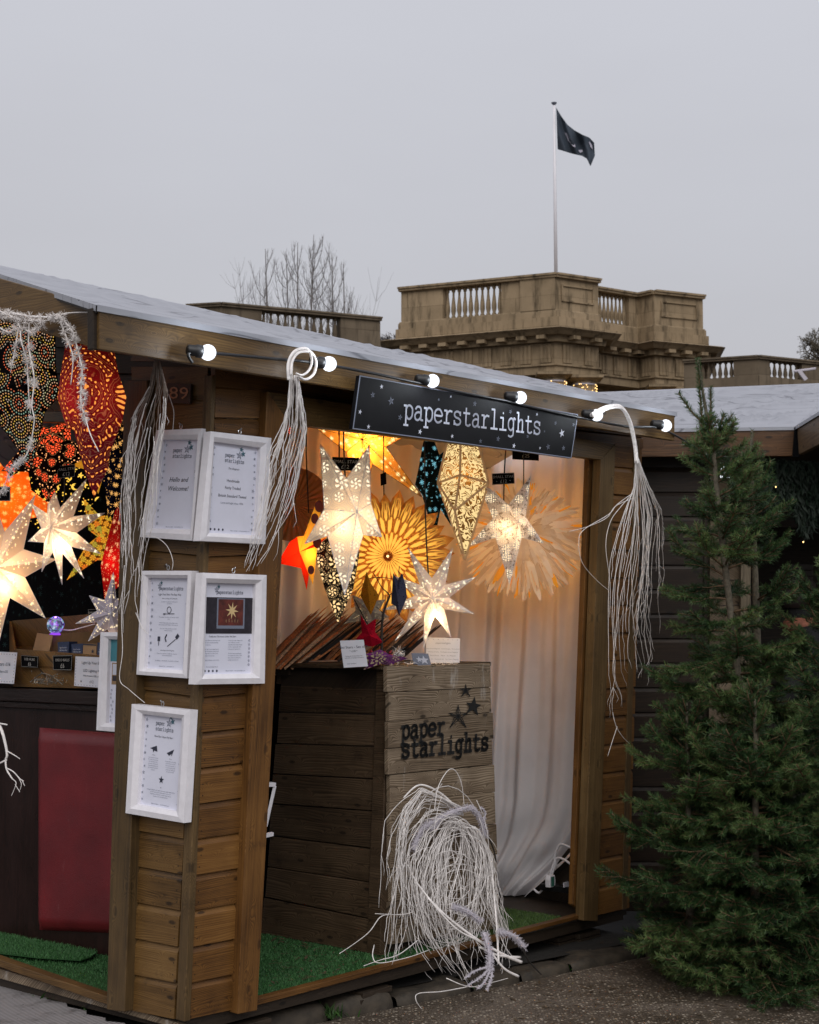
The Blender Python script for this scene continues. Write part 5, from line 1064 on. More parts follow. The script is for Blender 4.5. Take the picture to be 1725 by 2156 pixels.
# ------------------------------------------------------------------ goods on the left counter
def cbox(px, dd, th, name, label, mat, cat, group=None, parent=None):
    m = MB(); m.prism([cnp(x, y, dd) for x, y in px], cin * th, None); o = m.build(name, mat, parent, frame=None if parent else FC, bevel=.0015)
    if label: tag(o, label, cat, group)
    return o
tray = empty('wooden_tray', cnp(120, 1440, -.1), 'rough wooden display tray standing on the dark counter', 'tray', mat=Matrix.Translation(cnp(120, 1440, -.1)))
cbox([(30, 1366), (262, 1384), (262, 1452), (30, 1446)], .0, .02, 'front_board', None, M['bx' if False else 'hy'], None, parent=tray)
cbox([(25, 1307), (190, 1293), (262, 1290), (262, 1420), (25, 1420)], -.26, .02, 'back_board', None, M['hy'], None, parent=tray)
m = MB(); a, b, c_, d_ = cnp(34, 1368, 0), cnp(25, 1308, -.26), cnp(25, 1420, -.26), cnp(34, 1446, 0); m.prism([a, b, c_, d_], cdv * .018, .5); m.build('end_board', M['hx'], tray)
m = MB(); a, b, c_, d_ = cnp(34, 1400, 0), cnp(25, 1360, -.26), cnp(262, 1370, -.26), cnp(262, 1410, 0); m.prism([a, b, c_, d_], -Z * .01, .5); m.build('base_board', M['hy'], tray)
# disco ball
c = cnp(117, 1316, -.08); rr = (c - CAM).length * 18 / F; o = empty('disco_ball', c, 'clear faceted disco ball glowing blue and purple', 'disco ball')
g = G('crystal_ball'); vo = g.vor(g.vm('MULTIPLY', g.obj(), (90, 90, 90))); cc = g.sep(vo['Color']); colr = g.ramp(cc[0], [(0, (.10, .10, .9)), (.3, (.5, .1, .9)), (.5, (.2, .7, .8)), (.7, (.08, .06, .3)), (.9, (.6, .75, .9))])
e_ = g.n('ShaderNodeEmission'); g.c(e_.inputs[0], colr); g.c(e_.inputs[1], g.m('MULTIPLY', cc[1], .8)); bs = g.bsdf((.15, .13, .3), .08, .3); ad_ = g.n('ShaderNodeAddShader'); g.nt.links.new(e_.outputs[0], ad_.inputs[0]); g.nt.links.new(bs, ad_.inputs[1]); mt = g.fin(ad_.outputs[0])
m = MB(); m.lathe(c, [(.001, -rr)] + [(rr * math.sin(k * math.pi / 10), -rr * math.cos(k * math.pi / 10)) for k in range(1, 10)] + [(.001, rr)], 16); m.build('ball', mt, o)
m = MB(); m.lathe(c - Z * rr * 1.15, [(rr * .7, 0), (rr * .7, rr * .12), (rr * .35, rr * .3)], 14); m.build('stand', emis('violet_led_ring', (.35, .08, .9), .9), o)
m = MB(); m.tube(bez([c + U * .03 - Z * rr * .5, cnp(150, 1327, -.1), cnp(170, 1322, -.1), cnp(200, 1314, -.1)], 6), .0028); m.build('cord', M['white'], o, smooth=True)
ld = bpy.data.lights.new('disco_light', 'POINT'); lo = bpy.data.objects.new('disco_light', ld); COL.objects.link(lo); lo.parent = o; lo.location = (0, -.0, rr * 1.6); ld.energy = .25; ld.color = (.4, .15, 1); ld.shadow_soft_size = .01
cbox([(78, 1333), (112, 1337), (103, 1374), (68, 1372)], -.03, .003, 'kraft_card', 'tilted kraft paper card leaning before the row of kraft envelopes', M['kraft'], 'card')
for i in range(12):
    x = 112 + i * 8.0; y = 1334 - i * .6
    m = MB(); p = [cnp(x, y + 2, -.07), cnp(x + 12, y, -.10), cnp(x + 8, y + 38, -.10), cnp(x - 4, y + 38, -.07)]; m.prism(p, cin * .004 + cdv * .002, None); o = m.build('kraft_pack', M['kraft'], frame=FC)
    tag(o, 'brown kraft packet, %s from the left in the row standing in the tray' % ['first', 'second', 'third', 'fourth', 'fifth', 'sixth', 'seventh', 'eighth', 'ninth', 'tenth', 'eleventh', 'twelfth'][i], 'packet', 'kraft packets in the wooden tray')
M['boxblue'] = plain('printed_box_blue', (.020, .035, .09), .4, var=.6, scale=90)
def smallbox(px, label, front):
    o = empty('boxed_disco_ball', cnp(px[3][0], px[3][1], -.02), label, 'box'); q = [cnp(x, y, -.02) for x, y in px]; m = MB(); m.prism([p + cin * .001 for p in q], cin * .05, .5); m.build('carton', M['boxblue'] if front else M['kraft'], o)
    P_, AR = aq(q); m = MB()
    if front: text(m, 'Light Powered', P_, AR * .5, .45, .16); text(m, 'USB Disco Ball', P_, AR * .5, .22, .18); m.build('printing', M['lettering'], o)
    else: starpoly(m, P_, AR * .75, .35, .22); rect(m, P_, 0, .88, AR, 1.0); m.build('printing', M['ink'], o)
smallbox([(121, 1352), (145, 1351), (144, 1376), (122, 1376)], 'small blue disco ball box left in the row of boxes', True)
smallbox([(150, 1356), (174, 1355), (173, 1379), (151, 1379)], 'small blue disco ball box in the middle of the row', True)
smallbox([(175, 1355), (203, 1357), (202, 1380), (174, 1379)], 'kraft sided disco ball box with a dark star printed on it', False)
smallbox([(205, 1353), (232, 1353), (231, 1380), (204, 1380)], 'small blue disco ball box at the right beside the frame', True)
m = MB()
for i in range(60):
    a = cnp(97 + random.gauss(0, 16), 1440 - abs(random.gauss(0, 8)), .07); b = a + V((random.gauss(0, .02), random.gauss(0, .02), random.uniform(-.004, .022))); m.tube(bez([a, (a + b) / 2 + Z * .004, b], 2), .0009, n=4)
    m.lathe(b, [(.001, -.003), (.003, 0), (.001, .003)], 5)
m.tube(bez([cnp(64, 1436, .07), cnp(90, 1418, .07), cnp(115, 1428, .07), cnp(132, 1442, .07)], 4), .002); tag(m.build('silver_sprig', plain('silver_glitter', (.28, .27, .24), .3, .8, var=.5, scale=200)), 'silver glittery sprig lying on the counter under the chalk tags', 'sprig')

# ------------------------------------------------------------------ folded paper stars piled behind the crate
YB = FY(700, 1.0)
tbl = empty('display_table', None, 'dark draped table behind the crate carrying the folded stars', 'table', mat=Matrix.Translation(yy(700, 1405, YB)))
zt = yy(700, 1403, YB - .1).z
m = MB(); q = [hw(1.30, .76, 0), hw(2.3, .76, 0), hw(2.3, 1.02, 0), hw(1.30, 1.02, 0)]; m.prism([V((p.x, p.y, zt - .03)) for p in q], Z * .025, .5); m.build('tabletop', M['dx'], tbl)
m = MB(); q = [hw(1.32, .98, 0), hw(2.28, .98, 0), hw(2.28, 1.0, 0), hw(1.32, 1.0, 0)]; m.prism([V((p.x, p.y, .16)) for p in q], Z * (zt - .2), .5); m.build('drape', M['blackmatt'], tbl)
fcol = [('orange', (.55, .16, .04)), ('orange', (.60, .22, .07)), ('black', (.018, .012, .010)), ('brown', (.26, .11, .05)), ('tan', (.55, .32, .18)), ('black', (.03, .018, .016)), ('brown', (.36, .17, .08))]
fm_ = {}
random.seed(31)
for i in range(150):
    t = i / 149; x0 = 548 + 285 * t + random.uniform(-4, 4); nm, cl_ = fcol[(2 if .30 < t < .5 and random.random() < .55 else random.randrange(7))]
    if t < .25: nm, cl_ = fcol[random.choice([0, 1, 4, 6])]
    topy = 1275 + 60 * t * .6 + random.uniform(-8, 14); L_ = random.uniform(.22, .30); off = .78 + .22 * random.random(); Yk = FY(x0, off); a = yy(x0, 1403, Yk); a.z = zt; an = R(random.uniform(36, 50)); dirv = V((math.cos(an), random.uniform(-.1, .1), math.sin(an))).normalized()
    hgt = (yy(x0, topy, Yk).z - zt); L_ = max(.06, hgt / dirv.z * random.uniform(.85, 1.0)); sv = V((-dirv.z, 0, dirv.x)); ww = random.uniform(.005, .013); yv = V((0, .0035, 0)) + sv * .0
    m = MB()
    m.prism([a - sv * .004, a + dirv * L_ * .45 - sv * ww * .5, a + dirv * L_, a + dirv * L_ * .93 + sv * ww * .5, a + dirv * L_ * .5 + sv * ww, a + sv * .006], V((0, .02, .0)), None)
    key = (nm, cl_)
    if key not in fm_:
        g = G('folded_paper_' + nm); s_ = g.noise(g.vm('MULTIPLY', g.obj(), (40, 8, 40)), 3, 4, .7); r_ = g.rnd(); fm_[key] = g.fin(g.bsdf(g.ramp(s_, [(.35, tuple(q * .35 for q in cl_)), (.6, cl_), (.8, tuple(min(1, q * 1.8 + .01) for q in cl_))]), .7))
    tag(m.build('folded_star', fm_[key]), f'flat folded {nm} paper star leaning in the heap behind the crate', 'folded star', f'{nm} folded stars in the heap behind the crate')
# kraft disc on the crate, fruit-like trimmings round the twig
m = MB(); c = cs(650, 1396, -.1); c.z = ztop; m.lathe(c + V((.02, .05, 0)), [(.11, 0), (.115, .003), (.11, .006), (.02, .008)], 32); tag(m.build('kraft_disc', plain('peach_disc', (.34, .22, .16), .6)), 'flat round peach disc lying on the back of the crate top', 'disc')
tw = empty('decorative_twig', cf(805, 1392, -.08), 'bare dark twig standing on the crate with mini stars hung on it', 'twig'); m = MB(); Yt = FY(805, .38)
Q = lambda l: [yy(x, y, Yt) for x, y in l]
m.tube(bez(Q([(806, 1396), (804, 1361), (806, 1299), (821, 1254)]), 5), .0075, .0048, smooth if False else 7); m.tube(bez(Q([(821, 1254), (814, 1246), (803, 1235), (788, 1208)]), 4), .0035, .0018); m.tube(bez(Q([(768, 1221), (792, 1216), (823, 1218), (830, 1222)]), 4), .002, .0014); m.tube(bez(Q([(841, 1192), (840, 1210), (842, 1222)]), 3), .002, .0012)
m.tube(bez(Q([(803, 1348), (776, 1316), (758, 1284), (746, 1262)]), 4), .0042, .002); m.tube(bez(Q([(810, 1296), (800, 1284), (790, 1276)]), 3), .002, .001); m.tube(bez(Q([(820, 1254), (826, 1250), (834, 1262)]), 3), .003, .0015)
m.build('branches', M['twigdark'], tw, smooth=True)
m = MB()
for i in range(34): c = cf(random.uniform(782, 826), 1383 + random.uniform(-12, 8), -.06 - random.random() * .08); m.lathe(c, [(.001, -.006), (.006, -.002), (.006, .002), (.001, .006)], 7)
m.build('berries', plain('crimson_berries', (.22, .008, .02), .35, var=.5, scale=60), tw)
m = MB()
for i in range(80):
    c = cf(842 + random.gauss(0, 7), 1378 + random.gauss(0, 6), -.08); d_ = V((random.gauss(0, 1), random.gauss(0, 1), random.gauss(.3, 1))).normalized() * .022; s_ = d_.orthogonal().normalized() * .0012; m.poly([c - s_, c + s_, c + d_])
for i in range(60):
    c = cf(random.uniform(835, 960), 1398 + random.gauss(0, 2), -.03); d_ = V((random.gauss(0, 1), random.gauss(0, .6), abs(random.gauss(.2, .5)))).normalized() * .03; s_ = d_.orthogonal().normalized() * .0009; m.poly([c - s_, c + s_, c + d_])
m.build('white_sprigs', M['twig'], tw)

# ------------------------------------------------------------------ white twig bundles
def interp(gl, t):
    n = len(gl) - 1; k = min(int(t * n), n - 1); f = t * n - k; return (gl[k][0] + (gl[k + 1][0] - gl[k][0]) * f, gl[k][1] + (gl[k + 1][1] - gl[k][1]) * f)
def strands(m, guides, fn, n, offs, r0, r1, tmin=.45, K=16, wob=3.0, spread=4.0, pers=None, mat2=None, side=5, drift=1.0):
    """guides: survey polylines with equal point counts; each strand blends two neighbours"""
    for s in range(n):
        gi = random.random() * (len(guides) - 1); gj = min(len(guides) - 1.001, max(0, gi + random.gauss(0, drift))); T = random.uniform(tmin, 1.0); ph, ph2 = random.uniform(0, 9), random.uniform(0, 9); lat = random.gauss(0, spread); o0, o1 = random.uniform(*offs[0]), random.uniform(*offs[1])
        pts = []; tend = T
        fdr = random.uniform(-.35, .35)
        for k in range(K + 1):
            t = T * k / K; gk = min(gi + (gj - gi) * t, len(guides) - 1.001); a = int(gk); ff = gk - a; p, q = interp(guides[a], t), interp(guides[a + 1], t); x = p[0] + (q[0] - p[0]) * ff; y = p[1] + (q[1] - p[1]) * ff; e_ = min(1, t * 2.2)
            x += random.gauss(0, .7) * e_ + (lat * t + wob * (math.sin(ph + t * 9) * .6 + math.sin(ph2 + t * 21) * .35)) * e_ + random.gauss(0, .5); y += wob * .5 * math.sin(ph2 + t * 7) * e_
            of = o0 + (o1 - o0) * t + (.012 * math.sin(ph + 11 * t)) * e_
            pts.append(fn(x, y, of))
        for _ in range(2):
            if random.random() < .45:
                kk = random.randrange(K // 3, K); a_ = pts[kk]; dr_ = (pts[min(K, kk + 2)] - pts[kk - 1]).normalized(); dv_ = V((random.gauss(0, .35), random.gauss(0, .15), random.gauss(0, .2))); ln_ = random.uniform(.04, .13); m.tube([a_, a_ + (dr_ + dv_).normalized() * ln_ * .4, a_ + (dr_ + dv_ * .9).normalized() * ln_ * .75 + V((random.gauss(0, .003), 0, 0)), a_ + (dr_ + dv_ * .6).normalized() * ln_], r1 * .95, r1 * .6, n=4)
        if mat2 is not None:
            k2 = max(2, int(K * mat2 * random.uniform(.5, 1.3) / T)); k2 = min(k2, K)
            m.tube(pts[:k2 + 1], r0, r0 * .8, n=side, mi=1); 
            if k2 < K: m.tube(pts[k2:], r0 * .8, r1, n=side, mi=0)
        else: m.tube(pts, r0, r1, n=side)
# middle bundle
o = empty('twig_bundle', fr(640, 770, .30), 'white twig bundle with a looped top hanging beside the middle post', 'twig bundle')
m = MB(); cl_ = [(612, 792), (611, 765), (622, 743), (641, 736), (658, 745), (666, 765), (660, 788), (643, 799), (628, 792)]; cl2 = [(608, 800), (607, 766), (619, 741), (640, 733), (652, 740), (657, 762), (650, 780), (636, 790), (624, 786)]
m.tube(bez([fr(x, y, .33) for x, y in cl_], 6), .0065, .005, 7); m.tube(bez([fr(x, y, .345) for x, y in cl2], 6), .006, .004, 7); m.tube(bez([fr(x, y, .35) for x, y in [(613, 790), (616, 760), (630, 742), (650, 740)]], 6), .005, .004, 7); m.build('coil', M['twig'], o, smooth=True)
m = MB(); strands(m, [[(611, 780), (606, 850), (592, 900), (570, 960), (560, 1010), (548, 1080), (532, 1150), (516, 1207)], [(616, 790), (614, 850), (610, 900), (600, 960), (590, 1020), (574, 1090), (552, 1150), (528, 1207)], [(626, 790), (632, 850), (640, 900), (634, 950), (622, 1010), (596, 1080), (566, 1150), (535, 1207)], [(630, 795), (645, 850), (655, 905), (650, 960), (633, 1010), (628, 1060), (585, 1130), (542, 1207)]], fr, 27, ((.29, .33), (.06, .20)), .0020, .0011, .62, 26, 5.0, 5.0); m.build('strands', M['twig'], o, smooth=True)
# left bundle
o = empty('twig_bundle', ga(325, 760, .30), 'twig bundle brown at the top and white below hanging in front of the left post', 'twig bundle')
m = MB(); G1 = [[(325, 757), (312, 815), (276, 865), (262, 930), (258, 1020), (258, 1110), (262, 1200), (258, 1290), (250, 1370)], [(329, 757), (322, 815), (300, 880), (285, 950), (276, 1030), (272, 1110), (270, 1180), (262, 1240), (240, 1300)], [(332, 757), (332, 815), (318, 880), (305, 950), (296, 1030), (286, 1110), (280, 1180), (276, 1240), (272, 1310)], [(334, 757), (345, 815), (342, 880), (328, 950), (314, 1030), (300, 1110), (292, 1180), (296, 1250), (300, 1320)], [(336, 757), (356, 830), (352, 890), (338, 960), (326, 1040), (312, 1110), (296, 1180), (290, 1260), (306, 1330)]]
strands(m, G1, ga, 28, ((.36, .42), (.14, .26)), .0020, .0011, .45, 30, 6.5, 8.0, mat2=.26, drift=1.6)
for cv in [[(262, 1190), (256, 1290), (258, 1370), (252, 1430), (272, 1452), (305, 1480)], [(304, 1128), (330, 1132), (352, 1150), (364, 1180), (362, 1200)], [(355, 830), (365, 860), (366, 880), (364, 905)], [(286, 1290), (300, 1322), (312, 1335)]]:
    m.tube(bez([ga(x, y, .10) for x, y in cv], 6), .0018, .0012, 5)
m.build('strands', [M['twig'], M['twigbrown']], o, smooth=True)
# right bundle
o = empty('twig_bundle', fr(1300, 860, .30), 'white twig bundle arching over the fascia and hanging at the right corner', 'twig bundle')
m = MB()
for dx, dy, ofs in ((0, 0, .34), (3, 5, .345), (-2, 3, .33)): m.tube(bez([fr(x + dx, y + dy, ofs) for x, y in [(1246, 872), (1262, 862), (1284, 854), (1309, 856), (1326, 884), (1337, 935), (1340, 972)]], 6), .007, .0042, 7)
m.build('stem', M['twig'], o, smooth=True)
m = MB(); G2 = [[(1339, 960), (1336, 1020), (1308, 1096), (1290, 1180), (1284, 1260), (1286, 1370), (1288, 1450), (1287, 1506), (1300, 1545)], [(1340, 960), (1338, 1030), (1330, 1100), (1318, 1170), (1306, 1260), (1300, 1350), (1306, 1410), (1320, 1440), (1300, 1500)], [(1340, 960), (1346, 1020), (1350, 1090), (1348, 1160), (1340, 1240), (1334, 1300), (1336, 1340), (1350, 1400), (1345, 1430)], [(1341, 960), (1362, 1030), (1378, 1080), (1374, 1160), (1372, 1230), (1368, 1280), (1380, 1330), (1382, 1370), (1378, 1400)], [(1342, 960), (1366, 1020), (1392, 1075), (1398, 1110), (1398, 1190), (1392, 1240), (1396, 1300), (1388, 1350), (1380, 1395)]]
strands(m, G2, fr, 30, ((.30, .33), (.10, .26)), .0021, .0011, .42, 28, 5.5, 7.0, drift=1.0)
for cv in [[(1336, 1036), (1300, 1062), (1282, 1083), (1230, 1115), (1219, 1140), (1226, 1184), (1255, 1220), (1282, 1243)], [(1330, 1050), (1296, 1066), (1278, 1090), (1240, 1108), (1199, 1119)], [(1332, 1040), (1305, 1070), (1285, 1100), (1276, 1150), (1285, 1230), (1284, 1300)], [(1290, 1500), (1298, 1530), (1312, 1552), (1326, 1566)], [(1300, 1530), (1290, 1560), (1280, 1592)]]:
    m.tube(bez([fr(x, y, .16) for x, y in cv], 6), .0022, .0013, 5)
m.build('strands', M['twig'], o, smooth=True)
# heap in front of the crate
o = empty('twig_bundle', hz(1000, 2050, .02), 'large tangled heap of white twigs leaning on the front of the crate', 'twig bundle')
m = MB(); ofr = ((-kd + .05, -kd + .12), (-kd + .08, .16))
Gp = [[(968, 1712), (920, 1672), (884, 1655), (846, 1684), (818, 1730), (804, 1810), (802, 1906), (788, 1990), (800, 2040)], [(975, 1700), (930, 1680), (890, 1668), (858, 1720), (845, 1800), (840, 1880), (828, 1950), (820, 2010), (838, 2060)], [(970, 1716), (930, 1720), (896, 1750), (866, 1808), (862, 1880), (870, 1940), (890, 2000), (910, 2040), (935, 2068)], [(965, 1712), (940, 1735), (915, 1790), (900, 1860), (900, 1930), (920, 1990), (940, 2030), (965, 2060), (985, 2080)]]
Gr = [[(960, 1722), (930, 1745), (905, 1790), (885, 1850), (885, 1910), (905, 1970), (925, 2010), (950, 2040), (975, 2070)], [(958, 1720), (950, 1745), (940, 1800), (935, 1860), (932, 1920), (940, 1980), (955, 2010), (975, 2050), (985, 2085)], [(958, 1722), (985, 1745), (992, 1800), (985, 1860), (975, 1930), (985, 1990), (1000, 2010), (1010, 2040), (1000, 2060)], [(960, 1725), (1005, 1745), (1028, 1790), (1035, 1850), (1042, 1900), (1050, 1950), (1056, 1985), (1052, 2020), (1040, 2040)], [(968, 1728), (1012, 1755), (1036, 1810), (1042, 1880), (1048, 1930), (1062, 1975), (1060, 2010), (1056, 2040), (1050, 2060)]]
strands(m, Gp, fr, 46, ofr, .0020, .0011, .5, 26, 8, 9, drift=1.2); strands(m, Gr, fr, 92, ofr, .0020, .0010, .5, 26, 9, 10, drift=1.5)
for i in range(52):     # loose loops
    cx, cy, ra, rb = random.gauss(950, 18), random.gauss(1850, 35), random.uniform(30, 88), random.uniform(60, 150); a0 = random.uniform(0, 6); pts = [fr(cx + ra * math.cos(a0 + t), cy + rb * math.sin(a0 + t), -kd + .10 + .08 * random.random()) for t in [k * .26 for k in range(int(random.uniform(10, 20)))]]; m.tube(pts, .0019, .0012, 5)
for cv in [[(915, 1708), (922, 1660), (942, 1624), (958, 1622), (972, 1650), (978, 1700)], [(820, 1925), (800, 1932), (778, 1962), (745, 1988), (715, 2008)], [(880, 1980), (840, 2010), (800, 2022), (766, 2034)], [(788, 1990), (785, 2015), (800, 2028), (860, 2016), (905, 2000)], [(985, 2078), (930, 2088), (882, 2092), (876, 2106), (888, 2125)], [(870, 1920), (845, 1926), (790, 1924)], [(1050, 1960), (1062, 1990), (1080, 2015), (1098, 2028)], [(940, 2060), (990, 2078), (1040, 2068), (1070, 2060)]]:
    m.tube(bez([fr(x, y, min(.30, -kd + .16 + max(0, (y - 1950)) * .0022)) for x, y in cv], 6), .0024, .0014, 5)
m.build('strands', M['twig'], o, smooth=True)
m = MB()
for cv, ra, rb in [([(1098, 2026), (1060, 2010), (1000, 1975), (930, 1920), (880, 1862), (858, 1820)], .008, .003), ([(1096, 2016), (1050, 2012), (1010, 1995)], .006, .004), ([(1092, 2056), (1060, 2038), (1020, 1990), (960, 1955), (900, 1890)], .006, .003), ([(1050, 2030), (1046, 1950), (1038, 1860), (1030, 1790), (1000, 1740)], .005, .003), ([(975, 1716), (930, 1672), (884, 1653), (850, 1680)], .006, .0035)]:
    m.tube(bez([fr(x, y, -kd + .10 + max(0, (y - 1800)) * .0012) for x, y in cv], 6), ra, rb, 7)
m.build('branches', M['twig'], o, smooth=True)
def fluff(cvs, fn, name, parent, n, ln, r0):
    m = MB(); 
    for cv in cvs:
        pts = bez([fn(*q) for q in cv], 6); m.tube(pts, r0, r0 * .7, 6)
        for i in range(n):
            k = random.random() * (len(pts) - 1.01); a = pts[int(k)].lerp(pts[int(k) + 1], k % 1); d_ = V((random.gauss(0, 1), random.gauss(0, 1), random.gauss(0, 1))).normalized(); c = a + d_ * r0; L_ = ln * random.uniform(.5, 1.2); s_ = d_.orthogonal().normalized() * .0016; m.poly([c - s_, c + s_, c + d_ * L_])
    return m.build(name, M['frost'], parent)
ff = lambda x, y: fr(x, y, -kd + .13 + max(0, (y - 1800)) * .0013)
fluff([[(1050, 1962), (1080, 1970), (1106, 1996)], [(1020, 1965), (1030, 2000), (1032, 2040)], [(905, 1745), (940, 1715), (985, 1700)], [(990, 1700), (1010, 1720), (1022, 1760)], [(955, 1910), (985, 1920), (1012, 1940)], [(870, 1790), (885, 1750), (910, 1730)]], ff, 'frosted_foliage', o, 520, .014, .011)
fluff([[(1030, 2040), (1010, 2060), (985, 2075)], [(1034, 2040), (1020, 2068), (1005, 2082)], [(1036, 2036), (1035, 2060), (1025, 2085)], [(1028, 2036), (1000, 2045), (980, 2060)], [(1012, 1700), (1022, 1712), (1016, 1735)]], ff, 'frosted_foliage', o, 160, .008, .004)
m = MB(); m.tube(bez([fr(x, y, .20) for x, y in [(1100, 1996), (1115, 2025), (1140, 2052)]], 5), .005, .003); m.tube(bez([fr(x, y, -kd + .06) for x, y in [(1028, 1760), (1040, 1790), (1045, 1815)]], 5), .004, .003); m.build('dark_stem', M['twigdark'], o)
# white needle garland over the gable fascia
o = empty('frosted_garland', ga(120, 668, OVG + .03), 'white frosted larch garland draped over the gable board at the left', 'garland')
LN = [[(-40, 650), (0, 668), (18, 659), (63, 666), (108, 668), (126, 672), (149, 691), (158, 715), (166, 745), (173, 781), (170, 823), (171, 853), (180, 882), (191, 916), (208, 951)], [(120, 668), (144, 659), (198, 657)], [(63, 666), (60, 709), (63, 745), (70, 781), (72, 808), (67, 853), (72, 886), (62, 943), (47, 969), (27, 985), (7, 1026), (-10, 1060)], [(18, 659), (40, 684), (45, 720), (56, 756), (59, 799), (61, 835), (64, 870)], [(38, 697), (32, 733), (27, 760), (22, 785)], [(126, 672), (135, 697), (148, 731), (154, 756), (149, 810)], [(-30, 640), (0, 655), (40, 672), (90, 676), (130, 668)], [(0, 690), (20, 700), (40, 690), (70, 700), (90, 684)]]
m = MB(); nd = MB()
for li, l in enumerate(LN):
    pts = bez([ga(x, y, OVG + .035 + .01 * math.sin(x * .3)) for x, y in l], 6); m.tube(pts, .0042 if li == 0 else .003, .0016, 6); L_ = sum((b - a).length for a, b in zip(pts, pts[1:])); n_ = int(L_ / .028); 
    for k in range(n_):
        t = (k + random.random() * .5) / n_ * (len(pts) - 1.01); c = pts[int(t)].lerp(pts[int(t) + 1], t % 1) + V((random.gauss(0, .004), random.gauss(0, .004), random.gauss(0, .004)))
        if random.random() < .25 and li not in (0, 6): continue
        if li == 1 and k > n_ * .5: continue
        if li == 0 and t > len(pts) * .88: continue
        for q in range(44 if pts[int(t)].z > 2.55 else 36):
            d_ = V((random.gauss(0, 1), random.gauss(0, 1), random.gauss(0, 1))).normalized(); ln = random.uniform(.012, .022); s_ = d_.orthogonal().normalized() * .0011; nd.poly([c - s_, c + s_, c + d_ * ln + s_ * .4, c + d_ * ln - s_ * .4])
m.build('stems', M['twig'], o, smooth=True); nd.build('needles', M['twig'], o)
# little white branch low on the left
m = MB()
for l, a, b in [([(-30, 1480), (0, 1530), (11, 1565), (15, 1590), (12, 1600), (14, 1620), (26, 1640)], .008, .003), ([(-10, 1522), (15, 1526)], .004, .003), ([(12, 1580), (30, 1590), (42, 1598)], .003, .0015), ([(14, 1600), (-10, 1612)], .004, .003), ([(15, 1618), (28, 1625), (42, 1640), (50, 1645)], .003, .0018), ([(26, 1640), (34, 1648), (30, 1662), (24, 1676)], .002, .0012), ([(34, 1630), (45, 1650), (40, 1668)], .002, .001), ([(46, 1642), (52, 1655)], .002, .001), ([(32, 1652), (42, 1668)], .0016, .001)]:
    m.tube(bez([ga(x, y, .16) for x, y in l], 4), a, b, 6)
tag(m.build('white_branch', M['twig'], smooth=True), 'bare white painted branch poking in at the left edge before the counter', 'branch')

# ------------------------------------------------------------------ stool, plugs
m = MB(); s_ = lambda l, r_: m.tube([fr(x, y, -.30) for x, y in l], r_, n=4)
s_([(560, 1740), (579, 1655)], .009); s_([(548, 1762), (574, 1756)], .010); s_([(530, 1650), (578, 1652)], .012); s_([(540, 1640), (540, 1900)], .009)
tag(m.build('folding_stool', M['white']), 'white folding stool half hidden behind the middle post', 'stool')
su = lambda x, y, u0: hitp(x, y, A0 + U * u0, U)
ex = empty('extension_lead', hw(uo - .15, .7, .16), 'extension lead with white plug and cable on the floor at the right of the curtain', 'extension lead')
fp = lambda x, y, o_=2.80: su(x, y, o_)
m = MB()
for l in [[(1215, 1791), (1198, 1783), (1182, 1778), (1172, 1790), (1168, 1808)], [(1215, 1838), (1204, 1822), (1186, 1809), (1172, 1808), (1162, 1830), (1154, 1855), (1142, 1874), (1134, 1880), (1124, 1872)], [(1160, 1848), (1166, 1832), (1170, 1815), (1166, 1806)]]: m.tube(bez([fp(x, y) for x, y in l], 6), .006, n=7)
m.build('cable', M['white'], ex, smooth=True)
m = MB(); c = fp(1164, 1856, 2.76); m.prism([c + U * a + Z * b for a, b in ((-.024, -.03), (.024, -.03), (.028, .0), (.022, .03), (-.018, .032), (-.027, .01))], W * .03, .5); m.build('plug', M['white'], ex, bevel=.004)
P_, AR = aq([c + U * -.016 - W * .001 + Z * .024, c + U * .012 - W * .001 + Z * .024, c + U * .012 - W * .001 - Z * .024, c + U * -.016 - W * .001 - Z * .024]); m = MB(); rect(m, P_, 0, 0, AR, 1); m.build('label', plain('green_label', (.04, .16, .12), .5, var=.5, scale=150), ex)
m = MB(); c2 = fp(1190, 1872, 2.80); m.box(c2, U * .03, W * .14, Z * .016); m.build('socket_strip', M['black'], ex, bevel=.004)
m = MB(); 
for x in (1188, 1214): a = fp(x, 1862, 2.77) - W * .012; m.box(a, U * .020, W * .004, Z * .012)
m.build('label', M['paperw'], ex); m = MB(); a = fp(1208, 1876, 2.74); m.box(a, U * .018, W * .01, Z * .014); m.build('blue_connector', plain('blue_plastic', (.02, .07, .22), .4), ex)
# ------------------------------------------------------------------ neighbouring stall on the right
nb = empty('market_stall', V((2.0, 8.5, 0)), 'neighbouring dark timber stall with a wrinkled grey tarpaulin roof behind the spruces', 'market stall')
NE1, NE2 = yy(1285, 906, 8.3), yy(1675, 900, 8.3); NE3 = hitp(1760, 848, V((NE2.x - .02, 0, 0)), V((1, 0, 0)))
NT1, NT2 = yy(1228, 828, 9.9), yy(1770, 806, 9.9)
nA = (NE2 - NE1).cross(NT1 - NE1).normalized(); nA = nA if nA.z > 0 else -nA
m = MB(); m.grid(tarpfn(NE1, NE2, NT2, NT1, nA, .013, 21), 110, 60)
nB = (NE3 - NE2).cross(NT2 - NE2).normalized(); nB = nB if nB.z > 0 else -nB
NE4 = NE3 + V((1.6, .3, .1)); NT4 = NT2 + V((1.5, 0, 0))
m.grid(tarpfn(NE2, NE3, NE4, NT2, nB, .010, 5), 40, 40)
m.build('roof', M['tarp'], nb, smooth=True)
